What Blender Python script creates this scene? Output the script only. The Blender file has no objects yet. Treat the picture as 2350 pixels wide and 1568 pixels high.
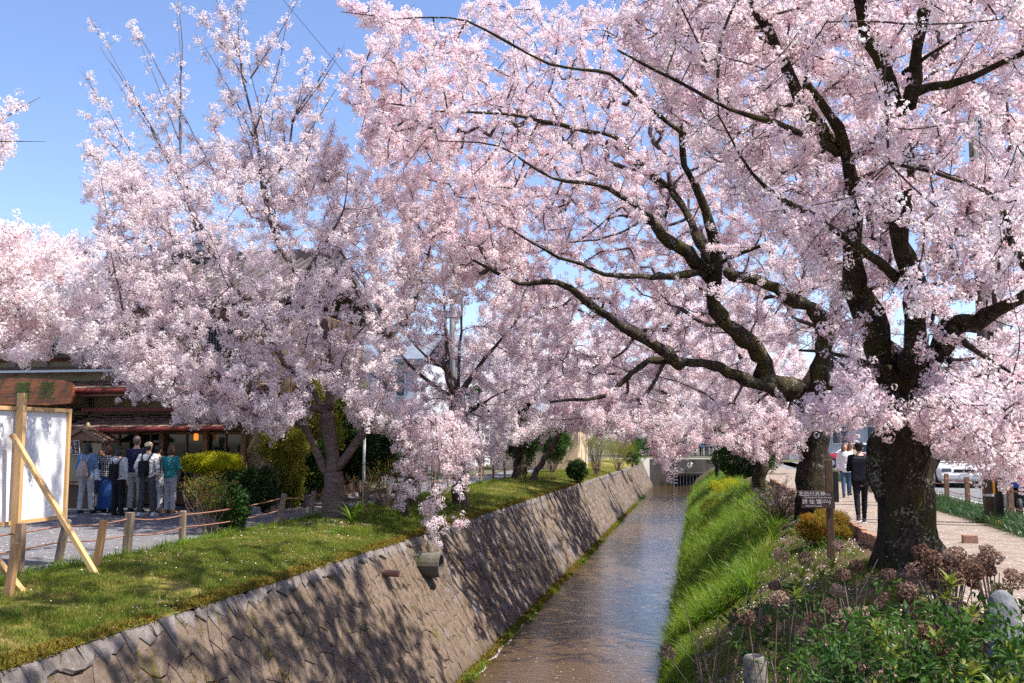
import bpy, bmesh, math, random
import numpy as np
from mathutils import Vector, Matrix, Euler
R = math.radians
rng = np.random.default_rng(7)
random.seed(7)
scene = bpy.context.scene
COL = scene.collection

# ------------------------------------------------------------------ camera, sky, sun, exposure
CAM_Z = 1.72
F_PX, CX, CY = 2285.0, 1175.0, 784.0          # focal length and centre for a 2350 x 1568 picture
YAW, PITCH = math.atan(430 / 2285 * math.cos(R(5.6))), math.atan(224 / 2285)
cam_data = bpy.data.cameras.new('camera')
cam_data.sensor_width = 36.0
cam_data.lens = 36.0 * F_PX / 2350.0
cam_data.clip_start, cam_data.clip_end = 0.1, 3000
cam = bpy.data.objects.new('camera', cam_data)
COL.objects.link(cam)
cam.location = (0, 0, CAM_Z)
cam.rotation_euler = (math.pi / 2 + PITCH, 0, YAW)
scene.camera = cam
SUN_EL, SUN_AZ = 60.0, 103.0                    # azimuth clockwise from +Y (the canal's direction)
sun_vec = Vector((math.sin(R(SUN_AZ)) * math.cos(R(SUN_EL)), math.cos(R(SUN_AZ)) * math.cos(R(SUN_EL)), math.sin(R(SUN_EL))))
world = bpy.data.worlds.new('World')
scene.world = world
world.use_nodes = True
wn = world.node_tree
wn.nodes.clear()
sky = wn.nodes.new('ShaderNodeTexSky')
sky.sky_type = 'NISHITA'
sky.sun_disc = False
sky.sun_elevation = R(SUN_EL)
sky.sun_rotation = R(SUN_AZ)
sky.altitude = 50
sky.air_density, sky.dust_density, sky.ozone_density = 1.0, 0.5, 3.0
bg = wn.nodes.new('ShaderNodeBackground')
bg.inputs['Strength'].default_value = 0.115
wo = wn.nodes.new('ShaderNodeOutputWorld')
tint = wn.nodes.new('ShaderNodeMix')
tint.data_type, tint.blend_type = 'RGBA', 'MULTIPLY'
tint.inputs[0].default_value = 1.0
tint.inputs[7].default_value = (1.02, 0.985, 1.10, 1)      # the clear spring sky is a touch more violet
wn.links.new(sky.outputs[0], tint.inputs[6])
wn.links.new(tint.outputs[2], bg.inputs['Color'])
wn.links.new(bg.outputs[0], wo.inputs['Surface'])
sl = bpy.data.lights.new('sun', 'SUN')
sl.energy, sl.angle, sl.color = 5.0, R(0.5), (1.0, 0.955, 0.88)
so = bpy.data.objects.new('sun', sl)
COL.objects.link(so)
so.location = sun_vec * 60
so.rotation_euler = sun_vec.to_track_quat('Z', 'Y').to_euler()
scene.view_settings.view_transform = 'Standard'
scene.view_settings.look = 'None'
scene.view_settings.gamma = 1.0
scene.view_settings.exposure = 0.95
scene.view_settings.use_curve_mapping = False
scene.cycles.use_denoising = False
scene.cycles.max_bounces = 16
scene.cycles.diffuse_bounces = 14
scene.cycles.transmission_bounces = 8
scene.cycles.transparent_max_bounces = 6
scene.cycles.caustics_reflective = False
scene.cycles.caustics_refractive = False

# ------------------------------------------------------------------ measuring helpers
_r = Vector((math.cos(YAW), math.sin(YAW), 0))
_f = Vector((-math.sin(YAW) * math.cos(PITCH), math.cos(YAW) * math.cos(PITCH), math.sin(PITCH)))
_u = _r.cross(_f)


def W(px, py, Y):
    """The place at distance Y along the canal that the photograph shows at (px, py)."""
    d = _r * ((px - CX) / F_PX) + _u * ((CY - py) / F_PX) + _f
    return Vector((d.x * Y / d.y, Y, CAM_Z + d.z * Y / d.y))


def G(px, py, z=0.0):
    d = _r * ((px - CX) / F_PX) + _u * ((CY - py) / F_PX) + _f
    t = (z - CAM_Z) / d.z
    return Vector((d.x * t, d.y * t, z))


def proj(p):
    v = Vector(p) - Vector((0, 0, CAM_Z))
    dz = v.dot(_f)
    return CX + F_PX * v.dot(_r) / dz, CY - F_PX * v.dot(_u) / dz, dz


# ------------------------------------------------------------------ object helpers
def tag(o, label=None, cat=None, group=None, kind=None):
    if label: o['label'] = label
    if cat: o['category'] = cat
    if group: o['group'] = group
    if kind: o['kind'] = kind
    return o


def thing(name, loc, label, cat, group=None, rz=0.0):
    o = bpy.data.objects.new(name, None)
    o.empty_display_size = 0.2
    COL.objects.link(o)
    o.location = loc
    o.rotation_euler = (0, 0, rz)
    return tag(o, label, cat, group)


def put(name, me, parent=None, kind=None, loc=(0, 0, 0), rot=(0, 0, 0), scale=(1, 1, 1)):
    o = bpy.data.objects.new(name, me)
    COL.objects.link(o)
    o.parent = parent
    o.location, o.rotation_euler, o.scale = loc, rot, scale
    if kind: o['kind'] = kind
    return o


def raw_mesh(name, verts, faces, mats, fm=None, smooth=False):
    """numpy verts (n,3) and faces (m,k) of one size."""
    me = bpy.data.meshes.new(name)
    verts = np.asarray(verts, np.float32)
    faces = np.asarray(faces, np.int32)
    n, (m, k) = len(verts), faces.shape
    me.vertices.add(n)
    me.vertices.foreach_set('co', verts.ravel())
    me.loops.add(m * k)
    me.loops.foreach_set('vertex_index', faces.ravel())
    me.polygons.add(m)
    me.polygons.foreach_set('loop_start', np.arange(0, m * k, k, dtype=np.int32))
    for mt in (mats if isinstance(mats, (list, tuple)) else [mats]):
        me.materials.append(mt)
    if fm is not None:
        me.polygons.foreach_set('material_index', np.asarray(fm, np.int32))
    if smooth:
        me.polygons.foreach_set('use_smooth', np.ones(m, bool))
    me.update(calc_edges=True)
    return me


class MB:
    def __init__(s):
        s.v, s.f, s.m, s.cur = [], [], [], 0

    def add(s, vs, fs):
        b = len(s.v)
        s.v += [tuple(v) for v in vs]
        s.f += [tuple(b + i for i in f) for f in fs]
        s.m += [s.cur] * len(fs)

    def box(s, c, d, rot=None, taper=1.0):
        hx, hy, hz = d[0] / 2, d[1] / 2, d[2] / 2
        M = rot if rot is not None else Matrix.Identity(3)
        c = Vector(c)
        vs = []
        for z, t in ((-hz, 1.0), (hz, taper)):
            for x, y in ((-hx, -hy), (hx, -hy), (hx, hy), (-hx, hy)):
                vs.append(c + M @ Vector((x * t, y * t, z)))
        s.add(vs, [(3, 2, 1, 0), (4, 5, 6, 7), (0, 1, 5, 4), (1, 2, 6, 5), (2, 3, 7, 6), (3, 0, 4, 7)])
        return s

    def bbox(s, c, d, b=0.01, rot=None):
        """box with chamfered vertical and horizontal edges"""
        bm = bmesh.new()
        bmesh.ops.create_cube(bm, size=1.0)
        bmesh.ops.scale(bm, vec=d, verts=bm.verts)
        bmesh.ops.bevel(bm, geom=bm.edges[:], offset=b, segments=2, affect='EDGES', profile=0.6)
        M = rot if rot is not None else Matrix.Identity(3)
        bm.verts.index_update()
        s.add([Vector(c) + M @ v.co for v in bm.verts], [[v.index for v in f.verts] for f in bm.faces])
        bm.free()
        return s

    def beam(s, a, b, w, h=None, up=(0, 0, 1)):
        a, b = Vector(a), Vector(b)
        d = (b - a)
        L = d.length
        z = d / L
        u = Vector(up)
        if abs(z.dot(u)) > 0.95: u = Vector((0, 1, 0))
        x = u.cross(z).normalized()
        y = z.cross(x)
        M = Matrix((x, y, z)).transposed()
        return s.box((a + b) / 2, (w, h or w, L), M)

    def tube(s, pts, rad, seg=8, cap=True, sq=(1, 1), jit=0.0, fx=None):
        pts = [Vector(p) for p in pts]
        n = len(pts)
        if not isinstance(rad, (list, tuple)): rad = [rad] * n
        ref = Vector(fx) if fx else Vector((0.31, 0.9, 0.23))
        x = None
        vs, fs = [], []
        for i, p in enumerate(pts):
            t = (pts[min(i + 1, n - 1)] - pts[max(i - 1, 0)])
            t = t.normalized() if t.length > 1e-9 else Vector((0, 0, 1))
            if x is None:
                if abs(t.dot(ref)) > 0.95: ref = Vector((1, 0, 0)) if abs(t.x) < 0.9 else Vector((0, 1, 0))
                x = (ref - t * ref.dot(t)).normalized()
            else:
                x = (x - t * x.dot(t)).normalized()
            y = t.cross(x)
            rr = rad[i]
            rx, ry = (rr if isinstance(rr, (tuple, list)) else (rr * sq[0], rr * sq[1]))
            for k in range(seg):
                a = 2 * math.pi * k / seg
                j = 1 + (random.random() - 0.5) * jit
                vs.append(p + x * (math.cos(a) * rx * j) + y * (math.sin(a) * ry * j))
        for i in range(n - 1):
            for k in range(seg):
                k2 = (k + 1) % seg
                fs.append((i * seg + k, i * seg + k2, (i + 1) * seg + k2, (i + 1) * seg + k))
        if cap:
            fs.append(tuple(range(seg - 1, -1, -1)))
            fs.append(tuple((n - 1) * seg + k for k in range(seg)))
        s.add(vs, fs)
        return s

    def ball(s, c, r, seg=12, rings=8, M=None):
        c = Vector(c)
        r = (r, r, r) if not isinstance(r, (tuple, list)) else r
        vs = [Vector((0, 0, 1))]
        for i in range(1, rings):
            a = math.pi * i / rings
            for k in range(seg):
                b = 2 * math.pi * k / seg
                vs.append(Vector((math.sin(a) * math.cos(b), math.sin(a) * math.sin(b), math.cos(a))))
        vs.append(Vector((0, 0, -1)))
        fs = [(0, 1 + k, 1 + (k + 1) % seg) for k in range(seg)]
        for i in range(rings - 2):
            for k in range(seg):
                k2 = (k + 1) % seg
                fs.append((1 + i * seg + k, 1 + (i + 1) * seg + k, 1 + (i + 1) * seg + k2, 1 + i * seg + k2))
        L = len(vs) - 1
        fs += [(L, 1 + (rings - 2) * seg + (k + 1) % seg, 1 + (rings - 2) * seg + k) for k in range(seg)]
        vs = [Vector((v.x * r[0], v.y * r[1], v.z * r[2])) for v in vs]
        if M is not None: vs = [M @ v for v in vs]
        s.add([c + v for v in vs], fs)
        return s

    def poly_prism(s, poly, axis, a, b):
        """2-D outline swept along an axis ('x','y','z') from a to b"""
        def P(u, v, w):
            return {'x': (w, u, v), 'y': (u, w, v), 'z': (u, v, w)}[axis]
        n = len(poly)
        vs = [P(u, v, a) for u, v in poly] + [P(u, v, b) for u, v in poly]
        fs = [tuple(range(n - 1, -1, -1)), tuple(range(n, 2 * n))]
        fs += [(i, (i + 1) % n, n + (i + 1) % n, n + i) for i in range(n)]
        s.add(vs, fs)
        return s

    def quad(s, a, b, c, d):
        s.add([a, b, c, d], [(0, 1, 2, 3)])
        return s

    def mesh(s, name, mats, smooth=False, origin=(0, 0, 0)):
        me = bpy.data.meshes.new(name)
        o = Vector(origin)
        me.from_pydata([tuple(Vector(v) - o) for v in s.v], [], s.f)
        for m in (mats if isinstance(mats, (list, tuple)) else [mats]): me.materials.append(m)
        me.polygons.foreach_set('material_index', s.m)
        if smooth: me.polygons.foreach_set('use_smooth', [True] * len(s.f))
        bm = bmesh.new()
        bm.from_mesh(me)
        bmesh.ops.recalc_face_normals(bm, faces=bm.faces)
        bm.to_mesh(me)
        bm.free()
        me.update()
        return me

    def build(s, name, mats, parent=None, local=False, smooth=False, kind=None):
        """world coordinates; under a parent they become relative to its place (local: they already are)"""
        org = parent.location if (parent is not None and not local) else (0, 0, 0)
        if parent is not None and not local and parent.parent is not None:
            org = Vector(parent.parent.location) + Vector(parent.location)
        return put(name, s.mesh(name, mats, smooth, org), parent, kind)


def remesh(mb, name, mats, voxel=0.02, smooth_it=2, strength=0.0, nscale=0.2):
    me = mb.mesh(name, mats)
    o = bpy.data.objects.new('tmp', me)
    COL.objects.link(o)
    m = o.modifiers.new('r', 'REMESH')
    m.mode, m.voxel_size, m.use_smooth_shade = 'VOXEL', voxel, True
    if smooth_it:
        m2 = o.modifiers.new('s', 'SMOOTH')
        m2.factor, m2.iterations = 0.5, smooth_it
    dg = bpy.context.evaluated_depsgraph_get()
    out = bpy.data.meshes.new_from_object(o.evaluated_get(dg))
    bpy.data.objects.remove(o)
    bpy.data.meshes.remove(me)
    out.name = name
    if strength:
        n = len(out.vertices)
        co = np.empty(n * 3, np.float32); out.vertices.foreach_get('co', co); co = co.reshape(-1, 3)
        no = np.empty(n * 3, np.float32); out.vertices.foreach_get('normal', no); no = no.reshape(-1, 3)
        q = co / nscale
        w = np.sin(q[:, 0] * 5 + 3 * np.sin(q[:, 2] * 2.3)) * np.sin(q[:, 2] * 7 + 2 * np.sin(q[:, 1] * 4 + q[:, 0] * 3)) + 0.5 * np.sin(q[:, 2] * 15 + q[:, 0] * 8)
        co += no * (w * strength)[:, None]
        out.vertices.foreach_set('co', co.ravel())
    out.materials.clear()
    for mt in (mats if isinstance(mats, (list, tuple)) else [mats]): out.materials.append(mt)
    out.polygons.foreach_set('use_smooth', [True] * len(out.polygons))
    out.update()
    return out


def text_mesh(name, body, size, m, extrude=0.002, align='CENTER', spacing=1.0):
    c = bpy.data.curves.new('t', 'FONT')
    c.body, c.size, c.extrude, c.align_x, c.align_y = body, size, extrude, align, 'CENTER'
    c.space_character = spacing
    o = bpy.data.objects.new('t', c)
    COL.objects.link(o)
    dg = bpy.context.evaluated_depsgraph_get()
    me = bpy.data.meshes.new_from_object(o.evaluated_get(dg))
    bpy.data.objects.remove(o)
    bpy.data.curves.remove(c)
    me.name = name
    me.materials.clear()
    me.materials.append(m)
    return me


# ------------------------------------------------------------------ materials
def mat(name, c1, c2=None, scale=5.0, rough=0.7, bump=0.0, bscale=None, spec=0.3, stretch=(1, 1, 1), c3=None, s3=1.2, t3=(0.5, 0.62), detail=6, trans=0.0, metal=0.0, coat=0.0, gen=False):
    m = bpy.data.materials.new(name)
    m.use_nodes = True
    nt = m.node_tree
    N, L = nt.nodes, nt.links
    p = N['Principled BSDF']
    p.inputs['Roughness'].default_value = rough
    p.inputs['Specular IOR Level'].default_value = spec
    p.inputs['Metallic'].default_value = metal
    if coat: p.inputs['Coat Weight'].default_value = coat
    tc = N.new('ShaderNodeTexCoord')
    mp = N.new('ShaderNodeMapping')
    mp.inputs['Scale'].default_value = stretch
    if gen:
        geo = N.new('ShaderNodeNewGeometry')
        L.new(geo.outputs['Position'], mp.inputs[0])
    else:
        L.new(tc.outputs['Object'], mp.inputs[0])
    col = None
    if c2 is not None:
        nz = N.new('ShaderNodeTexNoise')
        nz.inputs['Scale'].default_value, nz.inputs['Detail'].default_value, nz.inputs['Roughness'].default_value = scale, detail, 0.65
        L.new(mp.outputs[0], nz.inputs[0])
        rp = N.new('ShaderNodeMapRange')
        rp.inputs[1].default_value, rp.inputs[2].default_value = 0.32, 0.68
        L.new(nz.outputs[0], rp.inputs[0])
        mx = N.new('ShaderNodeMix'); mx.data_type = 'RGBA'
        mx.inputs[6].default_value, mx.inputs[7].default_value = (*c1, 1), (*c2, 1)
        L.new(rp.outputs[0], mx.inputs[0])
        col = mx.outputs[2]
        if c3 is not None:
            nz3 = N.new('ShaderNodeTexNoise')
            nz3.inputs['Scale'].default_value, nz3.inputs['Detail'].default_value = s3, 7
            nz3.inputs['Roughness'].default_value = 0.7
            L.new(mp.outputs[0], nz3.inputs[0])
            r3 = N.new('ShaderNodeMapRange')
            r3.inputs[1].default_value, r3.inputs[2].default_value = t3
            L.new(nz3.outputs[0], r3.inputs[0])
            m3 = N.new('ShaderNodeMix'); m3.data_type = 'RGBA'
            L.new(r3.outputs[0], m3.inputs[0])
            L.new(col, m3.inputs[6])
            m3.inputs[7].default_value = (*c3, 1)
            col = m3.outputs[2]
        L.new(col, p.inputs['Base Color'])
    else:
        p.inputs['Base Color'].default_value = (*c1, 1)
    if bump:
        nb = N.new('ShaderNodeTexNoise')
        nb.inputs['Scale'].default_value, nb.inputs['Detail'].default_value, nb.inputs['Roughness'].default_value = bscale or scale * 2, 8, 0.7
        L.new(mp.outputs[0], nb.inputs[0])
        bp = N.new('ShaderNodeBump')
        bp.inputs['Strength'].default_value, bp.inputs['Distance'].default_value = 1.0, bump
        L.new(nb.outputs[0], bp.inputs['Height'])
        L.new(bp.outputs[0], p.inputs['Normal'])
    if trans:
        tr = N.new('ShaderNodeBsdfTranslucent')
        if col is not None: L.new(col, tr.inputs[0])
        else: tr.inputs[0].default_value = (*c1, 1)
        ms = N.new('ShaderNodeMixShader')
        ms.inputs[0].default_value = trans
        L.new(p.outputs[0], ms.inputs[1])
        L.new(tr.outputs[0], ms.inputs[2])
        L.new(ms.outputs[0], N['Material Output'].inputs[0])
    return m


def leaf_mat(name, c1, c2, trans=0.4, rough=0.5, spec=0.25):
    """each scattered copy gets its own mix of the two colours"""
    m = bpy.data.materials.new(name)
    m.use_nodes = True
    N, L = m.node_tree.nodes, m.node_tree.links
    p = N['Principled BSDF']
    p.inputs['Roughness'].default_value = rough
    p.inputs['Specular IOR Level'].default_value = spec
    oi = N.new('ShaderNodeObjectInfo')
    mx = N.new('ShaderNodeMix'); mx.data_type = 'RGBA'
    mx.inputs[6].default_value, mx.inputs[7].default_value = (*c1, 1), (*c2, 1)
    L.new(oi.outputs['Random'], mx.inputs[0])
    L.new(mx.outputs[2], p.inputs['Base Color'])
    tr = N.new('ShaderNodeBsdfTranslucent')
    L.new(mx.outputs[2], tr.inputs[0])
    ms = N.new('ShaderNodeMixShader')
    ms.inputs[0].default_value = trans
    L.new(p.outputs[0], ms.inputs[1]); L.new(tr.outputs[0], ms.inputs[2])
    L.new(ms.outputs[0], N['Material Output'].inputs[0])
    return m


M = {}
M['petal'] = leaf_mat('petal', (0.93, 0.775, 0.80), (0.955, 0.885, 0.888), 0.5, 0.6, 0.15)
M['petal_deep'] = leaf_mat('petal_deep', (0.88, 0.63, 0.69), (0.93, 0.79, 0.815), 0.5, 0.6, 0.15)
M['petal_pale'] = leaf_mat('petal_pale', (0.945, 0.83, 0.84), (0.96, 0.91, 0.905), 0.5, 0.6, 0.15)
M['flower_eye'] = leaf_mat('flower_eye', (0.50, 0.12, 0.19), (0.64, 0.25, 0.28), 0.4)
M['sepal'] = leaf_mat('sepal', (0.16, 0.05, 0.04), (0.20, 0.11, 0.04), 0.3)
M['young_leaf'] = leaf_mat('young_leaf', (0.20, 0.12, 0.03), (0.16, 0.17, 0.03), 0.4)
M['twig'] = mat('twig', (0.055, 0.036, 0.033), (0.10, 0.07, 0.062), 18, 0.85, 0.004, 60)
M['bark'] = mat('bark', (0.055, 0.040, 0.034), (0.15, 0.115, 0.098), 7, 0.9, 0.035, 14, 0.15, (1, 1, 0.45), (0.09, 0.085, 0.025), 2.2, (0.56, 0.72))
M['bark_old'] = mat('bark_old', (0.015, 0.0115, 0.009), (0.062, 0.047, 0.034), 9, 0.95, 0.06, 9, 0.1, (1, 1, 0.4), (0.050, 0.046, 0.010), 2.4, (0.49, 0.63))
M['bark_brown'] = mat('bark_brown', (0.085, 0.055, 0.045), (0.19, 0.14, 0.12), 9, 0.85, 0.02, 18, 0.2, (0.5, 0.5, 1.6), (0.10, 0.08, 0.05), 3, (0.6, 0.75))
M['asphalt'] = mat('asphalt', (0.125, 0.12, 0.125), (0.175, 0.17, 0.172), 1.2, 0.9, 0.004, 260, 0.2, c3=(0.13, 0.125, 0.13), s3=0.5)
M['road'] = mat('road', (0.14, 0.14, 0.145), (0.19, 0.19, 0.195), 0.7, 0.9, 0.003, 240, 0.2)
M['paint'] = mat('paint', (0.72, 0.72, 0.70), (0.55, 0.55, 0.54), 6, 0.8)
M['dirt'] = mat('dirt', (0.20, 0.155, 0.12), (0.31, 0.255, 0.21), 2.4, 0.95, 0.012, 40, 0.1, c3=(0.24, 0.17, 0.11), s3=1.1, t3=(0.55, 0.75))
M['soil'] = mat('soil', (0.085, 0.058, 0.036), (0.17, 0.12, 0.075), 4, 0.95, 0.03, 22, 0.1, c3=(0.055, 0.07, 0.02), s3=1.4)
M['turf'] = mat('turf', (0.055, 0.085, 0.010), (0.17, 0.15, 0.035), 1.6, 0.95, 0.03, 30, 0.1, c3=(0.30, 0.21, 0.07), s3=1.3, t3=(0.46, 0.62))
M['ground'] = mat('ground', (0.07, 0.075, 0.035), (0.12, 0.11, 0.06), 0.5, 0.95, 0.01, 20)
M['concrete'] = mat('concrete', (0.20, 0.175, 0.15), (0.30, 0.27, 0.24), 2.5, 0.9, 0.008, 30, 0.2, c3=(0.10, 0.085, 0.06), s3=0.9)
M['concrete_dark'] = mat('concrete_dark', (0.10, 0.088, 0.075), (0.17, 0.15, 0.13), 2.0, 0.9, 0.008, 30, 0.2, (1, 1, 0.35), (0.055, 0.055, 0.025), 0.9)
M['granite'] = mat('granite', (0.12, 0.12, 0.125), (0.27, 0.27, 0.28), 60, 0.85, 0.012, 60, 0.2, c3=(0.15, 0.15, 0.15), s3=2)
M['wood_new'] = mat('wood_new', (0.50, 0.29, 0.12), (0.62, 0.40, 0.19), 6, 0.6, 0.003, 30, 0.3, (6, 6, 0.6))
M['wood_stake'] = mat('wood_stake', (0.36, 0.19, 0.08), (0.50, 0.29, 0.14), 6, 0.7, 0.003, 30, 0.25, (6, 6, 0.6))
M['wood_old'] = mat('wood_old', (0.16, 0.115, 0.08), (0.29, 0.22, 0.16), 5, 0.9, 0.012, 14, 0.15, (5, 5, 0.5), (0.08, 0.06, 0.04), 3, (0.55, 0.7))
M['wood_post'] = mat('wood_post', (0.19, 0.115, 0.075), (0.30, 0.20, 0.14), 6, 0.9, 0.01, 16, 0.15, (5, 5, 0.6))
M['wood_dark'] = mat('wood_dark', (0.075, 0.042, 0.025), (0.13, 0.078, 0.046), 6, 0.6, 0.003, 20, 0.3, (5, 5, 0.8))
M['wood_sign'] = mat('wood_sign', (0.20, 0.045, 0.012), (0.42, 0.14, 0.03), 3, 0.45, 0.01, 8, 0.4, (0.5, 2, 5), (0.06, 0.03, 0.018), 1.4, (0.5, 0.62), coat=0.3)
M['wood_brown'] = mat('wood_brown', (0.20, 0.11, 0.062), (0.28, 0.16, 0.095), 5, 0.65, 0.003, 20, 0.3, (4, 4, 0.8))
M['rope'] = mat('rope', (0.22, 0.10, 0.06), (0.30, 0.15, 0.10), 30, 0.9)
M['rope_red'] = mat('rope_red', (0.36, 0.11, 0.075), (0.42, 0.17, 0.12), 30, 0.9)
M['banner'] = mat('banner', (0.80, 0.795, 0.80), (0.76, 0.755, 0.77), 1.5, 0.75, 0.004, 2.0)
M['plaster'] = mat('plaster', (0.34, 0.265, 0.15), (0.40, 0.32, 0.19), 1.5, 0.9, 0.003, 40)
M['mauve'] = mat('mauve', (0.36, 0.23, 0.24), (0.42, 0.28, 0.29), 4, 0.8)
M['gutter'] = mat('gutter', (0.13, 0.020, 0.018), (0.19, 0.036, 0.030), 5, 0.55)
M['shingle'] = mat('shingle', (0.12, 0.072, 0.052), (0.27, 0.19, 0.15), 8, 0.9, 0.01, 40, 0.15)
M['roof_tile'] = mat('roof_tile', (0.075, 0.06, 0.058), (0.13, 0.105, 0.10), 6, 0.6, 0.004, 30)
M['tile_grey'] = mat('tile_grey', (0.14, 0.155, 0.19), (0.20, 0.22, 0.26), 3, 0.6)
M['black'] = mat('black', (0.018, 0.018, 0.02), (0.03, 0.03, 0.032), 8, 0.6)
M['iron'] = mat('iron', (0.05, 0.045, 0.045), (0.09, 0.075, 0.065), 8, 0.6, metal=0.3)
M['steel'] = mat('steel', (0.45, 0.45, 0.46), (0.55, 0.55, 0.55), 8, 0.4, metal=0.7)
M['white'] = mat('white', (0.78, 0.78, 0.77), (0.70, 0.70, 0.70), 3, 0.6)
M['wall_white'] = mat('wall_white', (0.78, 0.76, 0.75), (0.70, 0.69, 0.68), 0.6, 0.8)
M['wall_beige'] = mat('wall_beige', (0.60, 0.44, 0.27), (0.66, 0.50, 0.33), 0.7, 0.85)
M['wall_grey'] = mat('wall_grey', (0.48, 0.49, 0.52), (0.56, 0.57, 0.60), 0.7, 0.8)
M['wall_brown'] = mat('wall_brown', (0.26, 0.17, 0.11), (0.33, 0.23, 0.16), 0.8, 0.85)
M['pole'] = mat('pole', (0.23, 0.215, 0.20), (0.30, 0.285, 0.27), 4, 0.85)
M['pole_dark'] = mat('pole_dark', (0.075, 0.055, 0.045), (0.10, 0.075, 0.06), 4, 0.7)
M['yellow'] = mat('yellow', (0.75, 0.32, 0.02))
M['blue'] = mat('blue', (0.03, 0.10, 0.42))
M['sign_blue'] = mat('sign_blue', (0.02, 0.09, 0.42))
M['red'] = mat('red', (0.55, 0.03, 0.025))
M['sign_brown'] = mat('sign_brown', (0.062, 0.036, 0.028), (0.085, 0.052, 0.042), 6, 0.55)
M['lettering'] = mat('lettering', (0.78, 0.75, 0.72))
M['green_ink'] = mat('green_ink', (0.045, 0.10, 0.012), (0.07, 0.14, 0.02), 8, 0.6)
M['hill'] = mat('hill', (0.035, 0.05, 0.042), (0.07, 0.085, 0.07), 0.09, 0.95, 0.5, 0.3, 0.0, c3=(0.09, 0.085, 0.08), s3=0.03)
M['grass'] = leaf_mat('grass', (0.065, 0.14, 0.008), (0.19, 0.235, 0.022), 0.45)
M['grass_dry'] = leaf_mat('grass_dry', (0.29, 0.22, 0.07), (0.21, 0.21, 0.035), 0.4)
M['grass_bright'] = leaf_mat('grass_bright', (0.085, 0.20, 0.012), (0.22, 0.33, 0.03), 0.5, 0.4)
M['grass_dark'] = leaf_mat('grass_dark', (0.030, 0.075, 0.018), (0.06, 0.12, 0.03), 0.35, 0.35, 0.4)
M['moss'] = leaf_mat('moss', (0.22, 0.13, 0.015), (0.16, 0.15, 0.02), 0.2, 0.9)
M['leaf_dark'] = leaf_mat('leaf_dark', (0.018, 0.050, 0.010), (0.045, 0.09, 0.015), 0.3, 0.5, 0.22)
M['leaf_green'] = leaf_mat('leaf_green', (0.028, 0.085, 0.011), (0.07, 0.145, 0.02), 0.4, 0.5, 0.2)
M['leaf_lime'] = leaf_mat('leaf_lime', (0.33, 0.38, 0.010), (0.52, 0.47, 0.015), 0.4, 0.5)
M['leaf_olive'] = leaf_mat('leaf_olive', (0.17, 0.20, 0.02), (0.30, 0.27, 0.03), 0.4, 0.5)
M['leaf_red'] = leaf_mat('leaf_red', (0.20, 0.035, 0.025), (0.16, 0.11, 0.03), 0.4, 0.5)
M['leaf_orange'] = leaf_mat('leaf_orange', (0.36, 0.12, 0.012), (0.28, 0.20, 0.02), 0.4, 0.5)
M['leaf_rhodo'] = leaf_mat('leaf_rhodo', (0.14, 0.19, 0.02), (0.22, 0.24, 0.035), 0.35, 0.35, 0.4)
M['dried'] = leaf_mat('dried', (0.14, 0.07, 0.045), (0.40, 0.27, 0.20), 0.25, 0.8, 0.1)
M['stem'] = mat('stem', (0.15, 0.095, 0.07), (0.26, 0.18, 0.14), 20, 0.85)
M['fallen'] = mat('fallen', (0.82, 0.68, 0.70), (0.74, 0.56, 0.58), 40, 0.7)
M['skin'] = mat('skin', (0.56, 0.34, 0.25), (0.62, 0.40, 0.30), 20, 0.55)
M['hair_black'] = mat('hair_black', (0.012, 0.010, 0.010), (0.035, 0.026, 0.022), 30, 0.4, 0.006, 60, 0.4, (6, 6, 1))
M['hair_brown'] = mat('hair_brown', (0.075, 0.030, 0.016), (0.15, 0.068, 0.036), 30, 0.45, 0.006, 60, 0.4, (6, 6, 1))
M['hair_grey'] = mat('hair_grey', (0.09, 0.065, 0.05), (0.22, 0.17, 0.14), 40, 0.5, 0.005, 60, 0.3)


def add_lichen(m, col, s, t):
    N, L = m.node_tree.nodes, m.node_tree.links
    p = N['Principled BSDF']
    old = p.inputs['Base Color'].links[0].from_socket
    tc = N.new('ShaderNodeTexCoord')
    n = N.new('ShaderNodeTexNoise'); n.inputs['Scale'].default_value = s; n.inputs['Detail'].default_value = 5
    L.new(tc.outputs['Object'], n.inputs[0])
    n2 = N.new('ShaderNodeTexNoise'); n2.inputs['Scale'].default_value = s * 0.12
    L.new(tc.outputs['Object'], n2.inputs[0])
    ad = N.new('ShaderNodeMath'); ad.operation = 'MULTIPLY_ADD'; ad.inputs[1].default_value = 0.6; L.new(n2.outputs[0], ad.inputs[0]); L.new(n.outputs[0], ad.inputs[2])
    r = N.new('ShaderNodeMapRange'); r.inputs[1].default_value, r.inputs[2].default_value = t, t + 0.05
    L.new(ad.outputs[0], r.inputs[0])
    x = N.new('ShaderNodeMix'); x.data_type = 'RGBA'; L.new(r.outputs[0], x.inputs[0]); L.new(old, x.inputs[6]); x.inputs[7].default_value = (*col, 1)
    L.new(x.outputs[2], p.inputs['Base Color'])


add_lichen(M['bark_old'], (0.20, 0.19, 0.15), 26, 0.93)
add_lichen(M['bark'], (0.22, 0.20, 0.17), 18, 1.0)


def fabric(name, c, c2=None, s=14):
    return mat(name, c, c2 or tuple(min(1, x * 1.25 + 0.01) for x in c), s, 0.9, 0.012, 9, 0.1)


def glass_mat(name, tint=(0.02, 0.022, 0.025)):
    m = mat(name, tint, None, rough=0.04, spec=0.6)
    return m


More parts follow.
